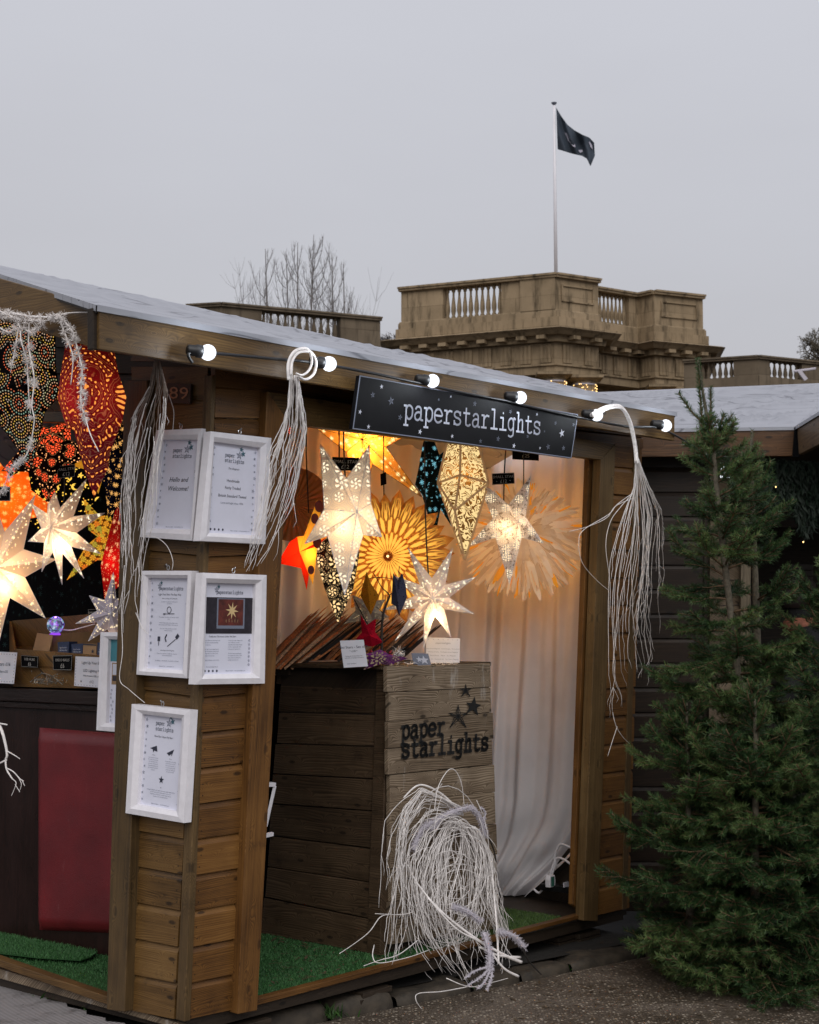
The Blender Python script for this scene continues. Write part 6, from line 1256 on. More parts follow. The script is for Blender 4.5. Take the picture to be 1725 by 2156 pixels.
m = MB(); o_ = V((0, -.006, 0)); m.prism([NE1 + o_ + Z * .004, NE2 + o_ + Z * .004, NE2 + o_ - Z * .014, NE1 + o_ - Z * .014], V((0, .003, 0)), 0); o_ = V((-.006, 0, 0)); m.prism([NE2 + o_ + Z * .004, NE3 + o_ + Z * .004, NE3 + o_ - Z * .014, NE2 + o_ - Z * .014], V((.003, 0, 0)), 0); m.build('roof_edge', M['tarp'], nb)
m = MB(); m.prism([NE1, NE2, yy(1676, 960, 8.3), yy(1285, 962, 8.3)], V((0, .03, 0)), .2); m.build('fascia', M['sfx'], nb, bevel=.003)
m = MB(); q3 = hitp(1760, 918, V((NE2.x - .02, 0, 0)), V((1, 0, 0))); m.prism([NE2 + V((.004, 0, -.002)), NE3 + V((.004, 0, -.002)), q3, yy(1680, 958, 8.3)], V((.03, 0, 0)), .4); m.build('fascia', wood('wood_neighbour_fascia_side', 1, [(.04, .022, .012), (.12, .075, .04), (.24, .16, .09)], 50, .5), nb, bevel=.003)
m = MB(); a = yy(1675, 899, 8.27); m.prism([a, a + V((.035, 0, 0)), yy(1684, 962, 8.27), yy(1670, 962, 8.27)], V((0, .02, 0)), .4); m.build('corner_strip', M['blackmatt'], nb)
wl = lambda x, y, Y=8.55: yy(x, y, Y)
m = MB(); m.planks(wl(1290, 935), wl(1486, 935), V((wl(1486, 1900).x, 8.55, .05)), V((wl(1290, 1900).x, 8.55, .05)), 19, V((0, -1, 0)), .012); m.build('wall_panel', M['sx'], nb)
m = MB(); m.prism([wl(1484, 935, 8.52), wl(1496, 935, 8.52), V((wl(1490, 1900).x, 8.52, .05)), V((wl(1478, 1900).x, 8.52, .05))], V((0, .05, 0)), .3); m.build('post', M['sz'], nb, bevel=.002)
lw = wood('wood_neighbour_light', 0, [(.05, .035, .022), (.13, .095, .06), (.25, .19, .13)], 50, .55)
m = MB(); m.planks(wl(1496, 960, 8.5), wl(1562, 960, 8.62), V((wl(1556, 1900, 8.62).x, 8.62, .05)), V((wl(1490, 1900, 8.5).x, 8.5, .05)), 18, V((0, -1, 0)), .012); m.build('wall_panel', lw, nb)
lz = wood('wood_neighbour_light_post', 2, [(.05, .037, .022), (.14, .11, .07), (.26, .21, .14)], 60, .55)
m = MB(); m.prism([wl(1562, 960, 8.56), wl(1583, 960, 8.56), V((wl(1576, 1900, 8.56).x, 8.56, .05)), V((wl(1556, 1900, 8.56).x, 8.56, .05))], V((0, .06, 0)), .3); m.build('post', lz, nb, bevel=.002)
m = MB(); X0, X1 = wl(1583, 1000).x, 5.2
m.prism([V((X0 - .8, 11.2, 0)), V((X1, 11.2, 0)), V((X1, 11.2, 2.7)), V((X0 - .8, 11.2, 2.7))], V((0, .05, 0)), .4); m.prism([V((X0 + .02, 8.7, 0)), V((X0 + .02, 11.2, 0)), V((X0 + .02, 11.2, 2.7)), V((X0 + .02, 8.7, 2.7))], V((-.05, 0, 0)), .4)
m.prism([V((X0 - 1.2, 8.7, 2.58)), V((X1, 8.7, 2.58)), V((X1, 11.2, 2.62)), V((X0 - 1.2, 11.2, 2.62))], V((0, 0, .03)), .4); m.prism([V((X1, 8.6, 0)), V((X1, 11.3, 0)), V((X1, 11.3, 2.7)), V((X1, 8.6, 2.7))], V((.05, 0, 0)), .4); m.build('interior', M['dx'], nb)
m = MB(); m.prism([wl(1580, 1022, 8.6), wl(1790, 1046, 8.6), wl(1790, 1066, 8.6), wl(1580, 1040, 8.6)], V((0, .04, 0)), .5); m.build('rail', M['sx'], nb)
m = MB(); m.planks(wl(1655, 1186, 10.6), wl(1712, 1186, 10.6), wl(1712, 1240, 10.6), wl(1655, 1240, 10.6), 4, V((0, -1, 0)), .01); m.build('shelf_boards', plain('grey_board', (.06, .052, .045), .7), nb)
# rear block under the neighbour roof edge
m = MB(); m.prism([V((NT1.x, 9.92, 2.2)), V((NT2.x + 2, 9.92, 2.2)), V((NT2.x + 2, 9.92, NT2.z - .02)), V((NT1.x, 9.92, NT1.z - .02))], V((0, .03, 0)), .4); m.build('rear_panel', M['sx'], nb)
# leafy garland
m = MB()
for i in range(5200):
    x = random.uniform(1572, 1790); t = (x - 1572) / 218; yb = 1010 + 130 * min(1, t * 1.2) + 26 * math.sin(x * .09); y = random.uniform(962 + 8 * t, yb); c = yy(x, y, 8.45 + random.random() * .18); d_ = V((random.gauss(0, .5), random.gauss(0, .4), random.gauss(-.9, .4))).normalized() * random.uniform(.03, .07); s_ = d_.cross(V((0, 1, 0))).normalized() * random.uniform(.003, .008); m.poly([c, c + d_ * .5 - s_, c + d_, c + d_ * .5 + s_], random.random())
og = empty('leafy_garland', yy(1650, 1020, 8.45), 'dark green fir garland hung under the neighbouring stall roof', 'garland'); m.build('foliage', M['garland'], og)
m = MB()
for (x, y) in [(1599, 1020), (1634, 1025), (1692, 1141)]:
    m.lathe(yy(x, y, 8.40), [(.001, -.0045), (.0045, 0), (.001, .0045)], 6)
m.build('fairy_lights', M['fairy'], og)
m = MB(); c = yy(1527, 994, 8.42); m.lathe(c, [(.025, -.03), (.034, -.01), (.02, .02), (.008, .03)], 14); lp = tag(m.build('lamp', M['ledwhite'], smooth=True), 'small lit white lamp under the neighbouring roof behind the spruce top', 'lamp')
# person in black, mostly outside the frame
def person():
    o = empty('person', V((2.42, 8.95, 0)), 'person in a black coat with a brown bag strap leaning in at the right edge', 'person')
    sk = {'pel': (0, 0, .95, .16), 'sp1': (-.03, 0, 1.12, .17), 'sp2': (-.08, 0, 1.32, .20), 'ch': (-.12, 0, 1.47, .19), 'nk': (-.17, 0, 1.60, .065), 'hd': (-.22, 0, 1.70, .10), 'hd2': (-.23, 0, 1.80, .085),
          'sl': (-.20, -.17, 1.47, .095), 'el': (-.32, -.24, 1.22, .06), 'wl': (-.46, -.20, 1.05, .045), 'sr': (-.06, .18, 1.48, .095), 'er': (-.14, .26, 1.22, .06), 'wr': (-.30, .22, 1.06, .045),
          'hl': (.02, -.10, .90, .12), 'kl': (.0, -.11, .50, .085), 'al': (.04, -.11, .10, .06), 'fl': (-.10, -.12, .05, .045), 'hr': (.02, .10, .90, .12), 'kr': (.02, .11, .50, .085), 'ar': (.06, .11, .10, .06), 'fr': (-.08, .12, .05, .045)}
    ed = [('pel', 'sp1'), ('sp1', 'sp2'), ('sp2', 'ch'), ('ch', 'nk'), ('nk', 'hd'), ('hd', 'hd2'), ('ch', 'sl'), ('sl', 'el'), ('el', 'wl'), ('ch', 'sr'), ('sr', 'er'), ('er', 'wr'), ('pel', 'hl'), ('hl', 'kl'), ('kl', 'al'), ('al', 'fl'), ('pel', 'hr'), ('hr', 'kr'), ('kr', 'ar'), ('ar', 'fr')]
    ks = list(sk); me = bpy.data.meshes.new('body'); ob = bpy.data.objects.new('body', me); COL.objects.link(ob); ob.parent = o
    vs = [sk[k][:3] for k in ks]; es = [(ks.index(a), ks.index(b)) for a, b in ed]; rs = [sk[k][3] for k in ks]
    for wn, sg in (('wl', -1), ('wr', 1)):
        wi = ks.index(wn); w0 = V(vs[wi]); pi_ = len(vs); vs.append(tuple(w0 + V((-.06, 0, -.03)))); rs.append(.032); es.append((wi, pi_))
        for f in range(4):
            b = w0 + V((-.10, (f - 1.5) * .02, -.04)); b1 = b + V((-.035, 0, -.02)); b2 = b1 + V((-.02, 0, -.03 + .004 * f)); i = len(vs); vs += [tuple(b), tuple(b1), tuple(b2)]; rs += [.010, .009, .007]; es += [(pi_, i), (i, i + 1), (i + 1, i + 2)]
        i = len(vs); vs += [tuple(w0 + V((-.06, -sg * .035, -.03))), tuple(w0 + V((-.09, -sg * .05, -.045)))]; rs += [.011, .009]; es += [(pi_, i), (i, i + 1)]
    me.from_pydata(vs, es, []); md = ob.modifiers.new('skin', 'SKIN'); sd = ob.modifiers.new('sub', 'SUBSURF'); sd.levels = sd.render_levels = 2
    for v_, r_ in zip(me.skin_vertices[0].data, rs): v_.radius = (r_, r_)
    me.skin_vertices[0].data[0].use_root = True
    me.materials.append(plain('black_coat', (.010, .010, .011), .9, var=.3))
    m = MB(); b = V((2.42, 8.95, 0)); m.tube(bez([b + V((-.26, -.20, 1.50)), b + V((-.24, -.24, 1.40)), b + V((-.16, -.235, 1.2)), b + V((-.05, -.20, 1.02)), b + V((.05, -.16, .92))], 5), .012, n=5); m.build('bag_strap', plain('brown_strap', (.05, .022, .018), .6), o)
    m = MB(); m.lathe(b + V((-.185, 0, 1.575)), [(.10, -.03), (.115, 0), (.10, .035), (.085, .05)], 18); m.build('scarf', plain('rust_scarf', (.28, .10, .06), .8, var=.4, scale=40), o, smooth=True)
    m = MB(); m.lathe(b + V((-.215, 0, 1.74)), [(.10, -.06), (.118, 0), (.11, .08), (.07, .125), (.01, .14)], 18); m.build('hair', plain('dark_hair', (.02, .012, .01), .7), o, smooth=True)
person()

# ------------------------------------------------------------------ spruces
def needle_mesh(name, segs, mats, parent, rngseed, dens=820, nl=.0280, nw=.0029):
    """segs: (p0, p1, radius) twig pieces -> needles all round"""
    rs = np.random.RandomState(rngseed); VV = []; RR = []
    for (p0, p1, sz, rv) in segs:
        a = np.array(p0[:]); b = np.array(p1[:]); d = b - a; L_ = np.linalg.norm(d)
        if L_ < 1e-4: continue
        d /= L_; n = max(3, int(L_ * dens)); t = rs.rand(n, 1); base = a + (b - a) * t
        r_ = rs.randn(n, 3); r_[:, 2] += .25; r_ -= (r_ @ d)[:, None] * d; r_ /= np.linalg.norm(r_, axis=1, keepdims=True) + 1e-9
        dr = d * .75 + r_ * .85; dr /= np.linalg.norm(dr, axis=1, keepdims=True); ln = nl * sz * (.7 + .5 * rs.rand(n, 1)); s = np.cross(dr, rs.randn(n, 3)); s /= np.linalg.norm(s, axis=1, keepdims=True) + 1e-9; s *= nw * .5
        VV.append(np.stack([base - s, base + s, base + dr * ln + s * .3, base + dr * ln - s * .3], 1).reshape(-1, 3)); RR.append(np.clip(rv + .25 * (rs.rand(n) - .5), 0, 1))
    v = np.concatenate(VV); r = np.concatenate(RR); nf = len(r); base = np.array(parent.matrix_basis.translation[:]); v = v - base
    me = bpy.data.meshes.new(name); me.vertices.add(nf * 4); me.vertices.foreach_set('co', v.astype(np.float32).ravel()); me.loops.add(nf * 4); me.loops.foreach_set('vertex_index', np.arange(nf * 4, dtype=np.int32)); me.polygons.add(nf); me.polygons.foreach_set('loop_start', np.arange(0, nf * 4, 4, dtype=np.int32))
    at = me.attributes.new('rnd', 'FLOAT', 'FACE'); at.data.foreach_set('value', r.astype(np.float32)); me.update(calc_edges=True); me.validate()
    o = bpy.data.objects.new(name, me); COL.objects.link(o); o.parent = parent; me.materials.append(mats); return o
def spruce(label, trunk_px, Y, prof, seed, tr=.028, whorl=.16, lead=None, nb_=6, dens=820, skip=None):
    random.seed(seed); pts = [yy(x, y, Y) for x, y in trunk_px]; pts[-1].z = max(pts[-1].z, .0); pts = pts[::-1]; P_ = bez(pts, 8); zb, ztp = P_[0].z, P_[-1].z; H_ = ztp - zb
    o = empty('spruce_tree', P_[0], label, 'spruce tree'); m = MB(); m.tube(P_, tr, .005, 8); segs = []
    def at(t): k = t * (len(P_) - 1.001); return P_[int(k)].lerp(P_[int(k) + 1], k % 1)
    def twig(p, d, L_, r0, rv, lvl=0):
        """a twig bending gently, with side twigs"""
        K = max(2, int(L_ / (.042 if lvl == 0 else .035))); q = p.copy(); dd = d.normalized(); side = dd.cross(Z); side = side.normalized() if side.length > .1 else V((1, 0, 0)); bend = random.uniform(-.15, .25); pl = [q.copy()]
        for k in range(K):
            t = (k + 1) / K; dd = (dd + Z * (bend * .18 if lvl else .0) + V((random.gauss(0, .05), random.gauss(0, .05), random.gauss(0, .04)))).normalized(); 
            if lvl == 0: dd = (dd + Z * (-.09 if t < .5 else .16)).normalized()
            q = q + dd * L_ / K; pl.append(q.copy())
            if not (lvl == 0 and t < .16): segs.append((pl[-2], pl[-1], .85 + .3 * (1 - t), rv + .50 * t * t))
            if lvl < 2 and t < .97 and t > (.18 if lvl == 0 else .15):
                for sgn in (-1, 1):
                    if random.random() < (.95 if lvl == 0 else .38):
                        sd = (dd * .75 + side * sgn * random.uniform(.55, .9) + Z * random.uniform(-.28, .12)).normalized(); sl = L_ * (.58 if lvl == 0 else .50) * (1 - t * .70) * random.uniform(.7, 1.1)
                        if sl > .03: twig(pl[-1], sd, sl, r0 * .6, rv, lvl + 1)
        m.tube(pl, r0, r0 * .45, 4 if lvl else 5, mi=1)
    for (x, y, dx, dy, L_) in (lead or []):
        a = yy(x, y, Y); b = yy(x + dx, y + dy, Y) ; d_ = (b - a); twig_pts = bez([a, a.lerp(b, .5) + V((dx * .0001, 0, -.01)), b], 6); m.tube(twig_pts, .005, .003, 5, mi=1)
        for p, q in zip(twig_pts, twig_pts[1:]): segs.append((p, q, .85, .45)); segs.append((p, q, .85, .6))
    z = .10
    while z < H_ * .965:
        t = z / H_; lp = float(np.interp(t, [q[0] for q in prof], [q[1] for q in prof])); a0 = random.uniform(0, 6); nn = nb_ + random.randint(-1, 1)
        for k in range(nn):
            an = a0 + 2 * math.pi * k / nn + random.uniform(-.35, .35); L_ = lp * random.uniform(.65, 1.15); el = (.85 if t > .72 else .60 if t > .5 else .22 if t > .3 else .0) + random.uniform(-.15, .15); d_ = V((math.cos(an), math.sin(an), math.tan(el)))
            if L_ > .04 and (t < .42 or random.random() < .78): twig(at(min(.999, (z + random.uniform(-.04, .04)) / H_ if z > .2 else t)), d_, L_, .004 + .006 * L_, random.choice([0, .05, .15, .3, .5]))
        z += whorl * (.60 if t < .42 else .80) * random.uniform(.75, 1.2) * (1 if t < .7 else .8)
    for a, b in zip(P_[int(len(P_) * .75):], P_[int(len(P_) * .75) + 1:]): segs.append((a, b, .7, .5))
    m.build('trunk', [M['bark'], plain('spruce_twig', (.10, .06, .03), .85, var=.3) if 'stw' not in M else M['stw']], o, smooth=True)
    f = needle_mesh('foliage', segs, M['needle'], o, seed, dens); print('spruce', label[:30], len(segs), len(f.data.polygons)); return o
M['stw'] = plain('spruce_twig', (.10, .06, .03), .85, var=.3)
spruce('tall slim spruce with long bare leaders standing right of the stall', [(1470, 757), (1486, 860), (1500, 930), (1508, 1010), (1520, 1130), (1540, 1300), (1562, 1500), (1578, 1700), (1592, 1900), (1600, 2045)], 7.25, [(0, .50), (.25, .46), (.42, .38), (.6, .27), (.70, .24), (.77, .14), (.82, .09), (.86, .04), (.88, 0)], 11, .026, .15, [(1497, 905, -68, -78, 0), (1497, 905, 0, -88, 0), (1503, 930, 22, -60, 0), (1508, 940, 40, -50, 0), (1480, 900, -10, -143, 0)], 6)
spruce('second slim spruce just behind and right of the tallest one', [(1584, 905), (1583, 1000), (1590, 1200), (1600, 1500), (1612, 1800), (1622, 2010)], 7.6, [(0, .50), (.3, .46), (.5, .34), (.7, .26), (.80, .12), (.86, .05), (.90, 0)], 23, .032, .17, None, 6)
spruce('low bushy spruce at the left of the group touching the stall corner', [(1446, 1480), (1448, 1600), (1452, 1800), (1455, 2025)], 7.15, [(0, .35), (.3, .36), (.6, .28), (.85, .15), (.97, .03)], 37, .022, .13, None, 7)
spruce('broad spruce cut off by the right edge of the picture', [(1752, 1180), (1755, 1400), (1758, 1700), (1762, 2060)], 7.1, [(0, .52), (.3, .48), (.6, .36), (.85, .18), (.97, .04)], 41, .03, .15, None, 7)
spruce('short dense spruce at the front middle of the group', [(1588, 1440), (1592, 1600), (1590, 1800), (1590, 2075)], 6.98, [(0, .47), (.3, .46), (.6, .34), (.85, .16), (.97, .03)], 53, .025, .13, None, 7)

# ------------------------------------------------------------------ palace-like tower and balustrades behind
def offpoly(P_, o_):
    n = len(P_); r = []
    ar = sum(P_[i].x * P_[(i + 1) % n].y - P_[(i + 1) % n].x * P_[i].y for i in range(n)); s = 1 if ar > 0 else -1
    for i in range(n):
        a, b, c = P_[i - 1], P_[i], P_[(i + 1) % n]; e1 = (b - a); e2 = (c - b); e1.z = e2.z = 0; e1.normalize(); e2.normalize(); n1, n2 = V((e1.y, -e1.x, 0)) * s, V((e2.y, -e2.x, 0)) * s; k = 1 + n1.dot(n2); k = max(k, .35); r.append(b + (n1 + n2) * (o_ / k))
    return r
def layer(m, P_, z0, z1, o0, o1=None):
    a = offpoly(P_, o0); b = offpoly(P_, o0 if o1 is None else o1); n = len(P_); q = len(m.v); m.v += [V((p.x, p.y, z0)) for p in a] + [V((p.x, p.y, z1)) for p in b]
    ar = sum(P_[i].x * P_[(i + 1) % n].y - P_[(i + 1) % n].x * P_[i].y for i in range(n))
    for i in range(n):
        j = (i + 1) % n; m.face((q + i, q + j, q + n + j, q + n + i) if ar > 0 else (q + i, q + n + i, q + n + j, q + j))
    m.face([q + n + i for i in range(n)]); m.face([q + i for i in range(n)][::-1])
def seg(m, a, b, t0, t1, z0, z1, inw, th, out=0.0):
    p, q = a.lerp(b, t0) - inw * out, a.lerp(b, t1) - inw * out; m.prism([V((p.x, p.y, z0)), V((q.x, q.y, z0)), V((q.x, q.y, z1)), V((p.x, p.y, z1))], inw * th, .5)
def tpx(a, b, x):   # parameter along a-b seen at survey column x
    k = (x - 862.5) / F; lo, hi = -1.0, 2.0; f = lambda t: (a.x + (b.x - a.x) * t) / (a.y + (b.y - a.y) * t) - k; s = f(lo) < 0
    for _ in range(50):
        mid = (lo + hi) / 2
        if (f(mid) < 0) == s: lo = mid
        else: hi = mid
    return (lo + hi) / 2
bproto = {}
def baluster(parent, c, h, r_, mat, key):
    if key not in bproto:
        m = MB(); m.lathe(V((0, 0, 0)), [(r_ * .9, 0), (r_ * .9, h * .07), (r_ * .6, h * .10), (r_ * 1.0, h * .25), (r_ * .95, h * .38), (r_ * .45, h * .72), (r_ * .42, h * .84), (r_ * .75, h * .88), (r_ * .8, h * 1.0)], 10); p0 = bpy.data.objects.new('tmp_root', None); COL.objects.link(p0); o = m.build('baluster', mat, p0, smooth=True); o.parent = None; bpy.data.objects.remove(p0); bproto[key] = o.data; bpy.data.objects.remove(o)
    o = bpy.data.objects.new('baluster', bproto[key]); COL.objects.link(o); o.parent = parent; o.location = c - parent.matrix_basis.translation; return o
TY = 60.0; ZT = lambda y, Y=TY: yy(1170, y, Y).z
zt_ = ZT(575); T0, T1, T2, T3, T4, T5, T6, T7 = [hz(x, y, zt_) for x, y in [(845, 606), (1170, 575), (1260, 588), (1250, 603), (1345, 618), (1345, 617), (1378, 611), (1480, 622)]]
T3 = hz(1252, 603.5, zt_); T4 = hz(1343, 618.5, zt_); T5 = hz(1346, 617.3, zt_)
ns = lambda a, b: (lambda e: V((-e.y, e.x, 0)) if V((-e.y, e.x, 0)).y > 0 else V((e.y, -e.x, 0)))((b - a).normalized())
tower = empty('stone_pavilion', V((5.6, 60, 0)), 'brown sandstone pavilion with balustraded parapet, heavy cornice and lit columns behind the roofs', 'building')
T8 = V((T7.x + 1.0, T7.y + 9, zt_)); T9 = V((T0.x + .3, T0.y + 8, zt_)); full = [T0, T1, T2, T3, T4, T6, T7, T8, T9]
full = [T0, T1, T2, T3, T4, T6, T7, T8, T9]
zp0, zp1, zs = ZT(584), ZT(651), ZT(694)
m = MB(); layer(m, full, ZT(655), ZT(651), .10, .06); layer(m, full, zs, ZT(668), .22); layer(m, full, ZT(668), ZT(655), .12); m.build('attic_wall', M['stone'], tower)
# cornice
m = MB(); layer(m, full, ZT(697), ZT(694), .86, .70); layer(m, full, ZT(702), ZT(697), .70, .86); layer(m, full, ZT(708), ZT(702), .55, .70); layer(m, full, ZT(720), ZT(708), .25, .30); m.build('cornice', M['stone'], tower)
m = MB(); layer(m, full, ZT(765), ZT(720), .0, .0); layer(m, full, ZT(769), ZT(765), .12); layer(m, full, ZT(786), ZT(769), .03); layer(m, full, 0, ZT(786), -.9); m.build('wall', M['stone'], tower)
# modillions + triglyph strips
m = MB(); m2 = MB()
for a, b in ((T0, T1), (T1, T2), (T3, T4), (T4, T6), (T6, T7)):
    L_ = (b - a).length; inw = ns(a, b); n_ = max(1, round(L_ / .85))
    for k in range(n_):
        c = a.lerp(b, (k + .5) / n_) - inw * .45; e_ = (b - a).normalized(); m.box(V((c.x, c.y, ZT(713))), e_ * .17, inw * .22, Z * .07); m.build('modillion', M['stone'], tower); m = MB()
        c = a.lerp(b, (k + .5) / n_) - inw * .02
        m2.prism([V((c.x, c.y, ZT(743))) + e_ * a_ - inw * b_ - Z * .36 for a_, b_ in ((-.22, -.02), (-.22, .05), (-.12, .05), (-.10, .02), (-.06, .02), (-.05, .05), (.05, .05), (.06, .02), (.10, .02), (.12, .05), (.22, .05), (.22, -.02))], Z * .72, .5); m2.build('triglyph', M['stone'], tower); m2 = MB()

# parapet pieces
m = MB(); inA, inB, inC, inD, inE = ns(T0, T1), ns(T1, T2), ns(T3, T4), ns(T4, T6), ns(T6, T7)
ta, tb = tpx(T0, T1, 934), tpx(T0, T1, 1058)
NX, PX = V((-1, 0, 0)), V((1, 0, 0))
def pseg(*a): m_ = MB(); seg(m_, *a); m_.build('parapet_wall', M['stone'], tower)
pseg(T0, T1, 0, ta, zp1, zp0, inA, .45); pseg(T0, T1, tb, 1, zp1, zp0, inA, .5); pseg(T0, T1, tpx(T0, T1, 1100), 1, zp1, zp0, inA, .5, .10); pseg(T1, T2, 0, 1, zp1, zp0, inB, .6); pseg(T3, T4, tpx(T3, T4, 1330), 1, zp1, zp0, inC, .4); pseg(T3, T4, 0, .03, zp1, zp0, inC, .4); pseg(T4, T6, 0, 1, zp1, zp0, inD, .5); pseg(T6, T7, 0, 1, zp1, zp0, inE, .6)
pseg(T7, T8, 0, .3, zp1, zp0, NX, .5); pseg(T0, T9, 0, .12, zp1, zp0, PX, .5)
m = MB()
for a, b, inw in ((T0, T1, inA), (T1, T2, inB), (T3, T4, inC), (T4, T6, inD), (T6, T7, inE)):
    seg(m, a, b, -.01, 1.01, zp0, zp0 + .09, inw, .75, .16); seg(m, a, b, -.012, 1.012, zp0 + .09, zt_, inw, .85, .22)
m.build('coping', M['stone'], tower)
m = MB(); q = lambda t, z_: V((T1.lerp(T2, t).x, T1.lerp(T2, t).y, z_)) - inB * .012
for a, b, inw, t0, t1 in ((T1, T2, inB, .14, .86), (T6, T7, inE, .14, .86)):
    e_ = (b - a).normalized(); w0 = (b - a).length * (t1 - t0) / 2; c = a.lerp(b, .5)
    for dx, dz, sx, sz in ((0, .30, w0, .03), (0, -.30, w0, .03), (-w0, 0, .03, .33), (w0, 0, .03, .33)): m.box(V((c.x, c.y, (zp0 + zp1) / 2 + .05 + dz)) - inw * .03 + e_ * dx, e_ * sx, inw * .035, Z * sz)
m.build('panel_mouldings', M['stone'], tower)
n_ = 10
for k in range(n_): c = T0.lerp(T1, ta + (tb - ta) * (k + .5) / n_) + inA * .2; baluster(tower, V((c.x, c.y, zp1)), zp0 - zp1, .10, M['stone'], 'a')
t1_ = tpx(T3, T4, 1330)
for k in range(8): c = T3.lerp(T4, .06 + (t1_ - .06) * (k + .5) / 8) + inC * .2; baluster(tower, V((c.x, c.y, zp1)), zp0 - zp1, .09, M['stone'], 'a2')
# columns with strings of lights
random.seed(4)
for (x, Y_) in ((1166, 60.1), (1230, 60.9), (1392, 63.2), (1440, 63.8)):
    c = yy(x, 800, Y_); c.z = 0; sx = (25 if x < 1300 else 20) * Y_ / F; zc = ZT(786); col = empty('c', c); bpy.data.objects.remove(col)
    m = MB(); m.lathe(c + Z * 4, [(sx, 0), (sx * .98, zc - 4.75)], 20); m.lathe(c + Z * (zc - .75), [(sx * .98, 0), (sx * .98, .45), (sx * 1.06, .47), (sx * 1.06, .50), (sx * 1.0, .52), (sx * 1.2, .58), (sx * 1.45, .64)], 20); m.box(c + Z * (zc - .06), V((sx * 1.5, 0, 0)), V((0, sx * 1.5, 0)), Z * .055); co = m.build('column', M['stone'], tower, smooth=False)
    m = MB()
    for k in range(54):
        a = random.uniform(math.pi, 2 * math.pi); z_ = zc - .34 - random.choice([0, .12, .24, .36, .5, .65]) - random.uniform(0, .05); m.lathe(c + V((math.cos(a) * (sx + .04), math.sin(a) * (sx + .04), z_)), [(.001, -.022), (.022, 0), (.001, .022)], 5)
    m.build('column_lights', M['fairy'], co)
    m = MB(); m.lathe(c + Z * (zc - .36), [(sx * 1.08, 0), (sx * 1.08, .06)], 20); m.build('frosty_band', M['frost'], co)
# left building
def balus_building(label, pts, drops, opens, zc, mat, Yref, nb__, key, hgt, depth=5):
    P_ = [hz(x, y, zc) for x, y in pts]; o = empty('balustraded_building', V((P_[0].x, P_[0].y, 0)), label, 'building'); k = P_[0].y / F; h = hgt; zb = zc - h; m = MB(); cp_ = MB()
    for i in range(len(P_) - 1):
        a, b = P_[i], P_[i + 1]; inw = ns(a, b); ts = []
        for (ei, x0, x1) in opens:
            if ei == i: ts.append((tpx(a, b, x0), tpx(a, b, x1)))
        ts = sorted([(min(q), max(q)) for q in ts]); t = 0
        for (u0, u1) in ts:
            seg(m, a, b, t, u0, zb, zc - .14, inw, .4); t = u1
            nn = nb__
            for q in range(nn): c = a.lerp(b, u0 + (u1 - u0) * (q + .5) / nn) + inw * .2; baluster(o, V((c.x, c.y, zb)), zc - .14 - zb, .09, mat, key)
        seg(m, a, b, t, 1, zb, zc - .14, inw, .4); seg(m, a, b, 0, 1, 0, zb, inw, .6, .02); seg(cp_, a, b, -.005, 1.005, zc - .14, zc - .06, inw, .6, .10); seg(cp_, a, b, -.006, 1.006, zc - .06, zc, inw, .7, .15)
    m.build('wall', mat, o); cp_.build('coping', mat, o); return o
balus_building('lower dark stone building with balustrade at the left behind the roof', [(395, 641), (467, 637), (801, 668)], 0, [(1, 548, 716)], yy(467, 637, 55).z, M['stoned'], 55, 11, 'l', .98)
balus_building('lower stone wing with balustrade right of the pavilion', [(1440, 758), (1597, 748), (1860, 775)], 0, [(0, 1478, 1551), (1, 1628, 1697)], yy(1597, 748, 60).z, M['stoned'], 60, 6, 'r', .80)
m = MB(); a = yy(1690, 790, 59); m.box(a, V((.13, 0, -.18)), V((0, .06, 0)), V((.06, 0, .04))); m.tube([yy(1672, 782, 59.2), yy(1718, 776, 59.2)], .05); tag(m.build('floodlight', M['frost']), 'small white floodlight fixed to the right balustrade', 'floodlight')
# flagpole and flag
fpo = empty('flagpole', yy(1171, 575, 62), 'tall white flagpole on the pavilion flying a dark flag', 'flagpole')
m = MB(); b_, t_ = yy(1171, 590, 62), yy(1167, 222, 62); m.tube([b_, b_.lerp(t_, .5), t_], .075, .05, 10); m.build('pole', M['white'], fpo, smooth=True); m = MB(); m.lathe(t_, [(.02, 0), (.10, .08), (.12, .12), (.05, .14)], 10); m.build('finial', M['inkgrey'], fpo)
m = MB(); gx = [(1.0)]
TLf_, = [None]
top = [(1171.5, 226), (1182, 244), (1195, 262), (1210, 274), (1228, 284), (1241, 289), (1252, 300)]; bot = [(1174.5, 314), (1188, 318), (1200, 322), (1212, 325), (1226, 328), (1236, 334), (1243, 350)]
def flagpt(a, b):
    p, q = interp(top, a), interp(bot, a); x = p[0] + (q[0] - p[0]) * b; y = p[1] + (q[1] - p[1]) * b
    if a > .8: x += 6 * (1 - abs(b - .55) * 2) * (a - .8) * 5
    return yy(x, y, 62 + .22 * math.sin(a * 9 + b * 3) * a + .12 * math.sin(a * 17 - b * 5))
m.grid(flagpt, 40, 26); fg = m.build('flag', plain('navy_flag', (.030, .042, .060), .8, var=.25, scale=1.5), fpo, smooth=True)
def fl2(x, y):   # emblem patch in flag parameters, slightly proud of the cloth
    return flagpt(x, y) + V((0, -.05, 0))
m = MB(); em = [(.22, .42), (.28, .38), (.38, .48), (.50, .62), (.50, .72), (.44, .72), (.32, .60)]; m.poly([fl2(*q) for q in em]); m.poly([fl2(*q) for q in [(.57, .80), (.66, .72), (.68, .80), (.62, .90)]]); m.poly([fl2(*q) for q in [(.83, .20), (.92, .22), (.94, .40), (.88, .38)]]); m.build('emblem', plain('flag_emblem', (.42, .40, .48), .8), fg)

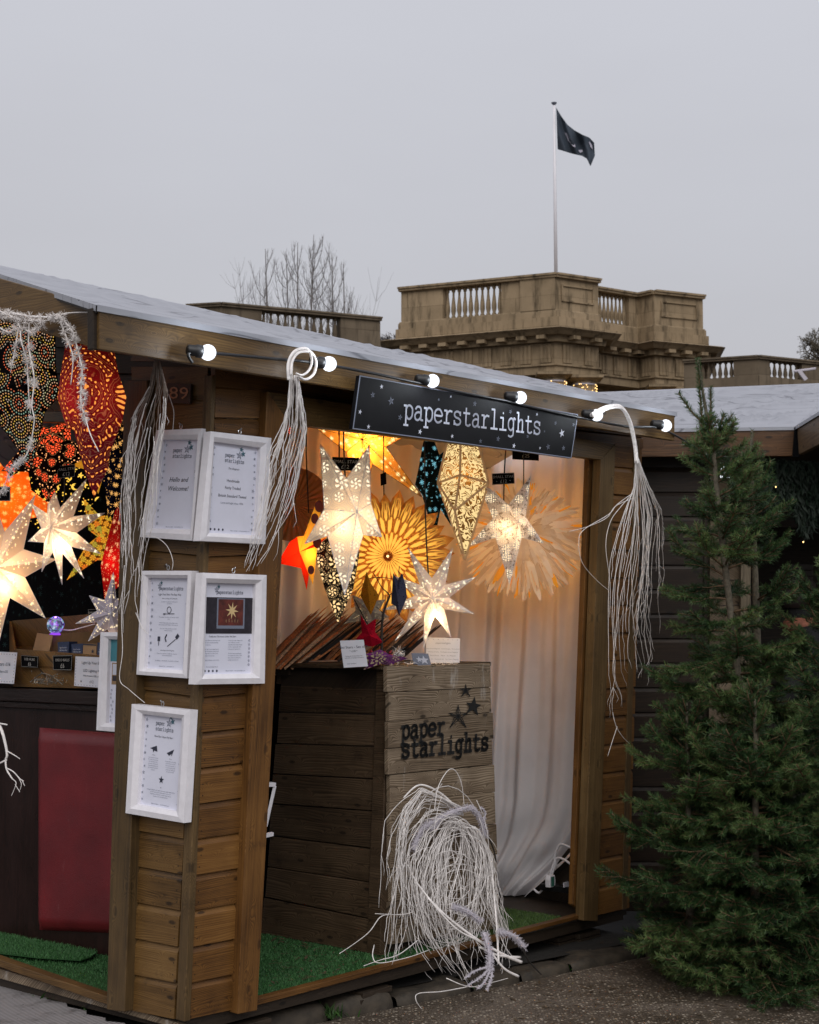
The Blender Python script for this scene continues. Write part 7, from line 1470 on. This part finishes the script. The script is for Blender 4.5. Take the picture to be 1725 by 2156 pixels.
# bare trees
def bare(label, x, ytop, Y, spread, seed, n=7, up=True, ybase=None):
    random.seed(seed); base = yy(x, 700, Y); base.z = 0; top = yy(x, ytop, Y); H_ = top.z; o = empty('bare_tree', base, label, 'tree'); m = MB(); m.tube(bez([base, base.lerp(top, .4) + V((random.uniform(-.1, .1), 0, 0)), base.lerp(top, .75) + V((random.uniform(-.15, .15), 0, 0)), top], 5), .13, .012, 6); tw = MB()
    for i in range(20):
        t = random.uniform(.52, .96); p = base.lerp(top, t); a = random.uniform(0, 6.28); L_ = H_ * (1 - t) * random.uniform(.45, .85) + .3; d_ = V((math.cos(a) * .55, math.sin(a) * .3, 1)).normalized(); pts = [p]; dd = V((math.cos(a), math.sin(a) * .5, .5)).normalized()
        for k in range(7): dd = (dd + Z * .42 + V((random.gauss(0, .08), random.gauss(0, .08), 0))).normalized(); pts.append(pts[-1] + dd * L_ / 7)
        tw.tube(pts, .022, .006, 4)
        for k in range(2, 7):
            for _ in range(3):
                d2 = (dd + V((random.gauss(0, .7), random.gauss(0, .5), .3))).normalized(); tw.tube([pts[k], pts[k] + d2 * L_ * .09, pts[k] + d2 * L_ * .17 + Z * L_ * .04], .007, .003, 3)
    mt = M['btree']; m.build('trunk', mt, o); tw.build('crown', mt, o)
M['btree'] = plain('bare_tree_bark', (.16, .145, .14), .95, var=.2)
bare('slim bare upright tree standing alone at the left behind the balustrade', 559, 524, 74, 3.0, 1)
bare('bare upright tree left in the cluster behind the balustrade', 603, 535, 74, 2.6, 2)
bare('bare upright tree second in the cluster, just left of the tallest', 627, 510, 74, 2.8, 3)
bare('tallest bare upright tree behind the left balustrade', 661, 494, 74, 3.6, 4)
bare('bare upright tree just right of the tallest one', 699, 532, 74, 2.8, 5)
bare('shorter bare tree at the right end of the cluster', 723, 556, 74, 3.2, 6)
def roundtree():
    random.seed(9); base = yy(1745, 760, 90); base.z = 0; o = empty('bare_tree', base, 'gnarled bare tree with spreading twigs at the right edge above the wing', 'tree'); m = MB(); tw = MB(); c = yy(1745, 770, 90); m.tube([base, c], .5, .35, 8)
    def rec(p, d, L_, r_, lv):
        q = p + d * L_; tw.tube([p, (p + q) / 2 + V((random.gauss(0, .06), 0, random.gauss(0, .06))) * L_, q], r_, r_ * .7, 4)
        if lv == 0: return
        for _ in range(3): rec(q, (d + V((random.gauss(0, .6), random.gauss(0, .5), random.gauss(.02, .5)))).normalized(), L_ * random.uniform(.62, .85), r_ * .62, lv - 1)
    for a in range(9): rec(c, V((math.cos(a * .7 - .2), random.gauss(0, .3), .25 + abs(math.sin(a * .7)) * .8)).normalized(), random.uniform(.5, .8), .13, 5)
    m.build('trunk', M['bark'], o); tw.build('crown', M['bark'], o)
roundtree()
m = MB(); P_ = [yy(760, 712, 70), yy(860, 712, 70)]; random.seed(3)
for i in range(900): c = yy(random.uniform(770, 850), 728 - abs(random.gauss(0, 9)), 68); d_ = V((random.gauss(0, 1), 0, random.gauss(.5, 1))).normalized() * .25; s_ = V((.012, 0, .012)); m.poly([c - s_, c + s_, c + d_])
o = empty('bare_bush', yy(810, 740, 68), 'far bare bush between the left wing and the pavilion', 'bush'); m.build('crown', M['btree'], o)
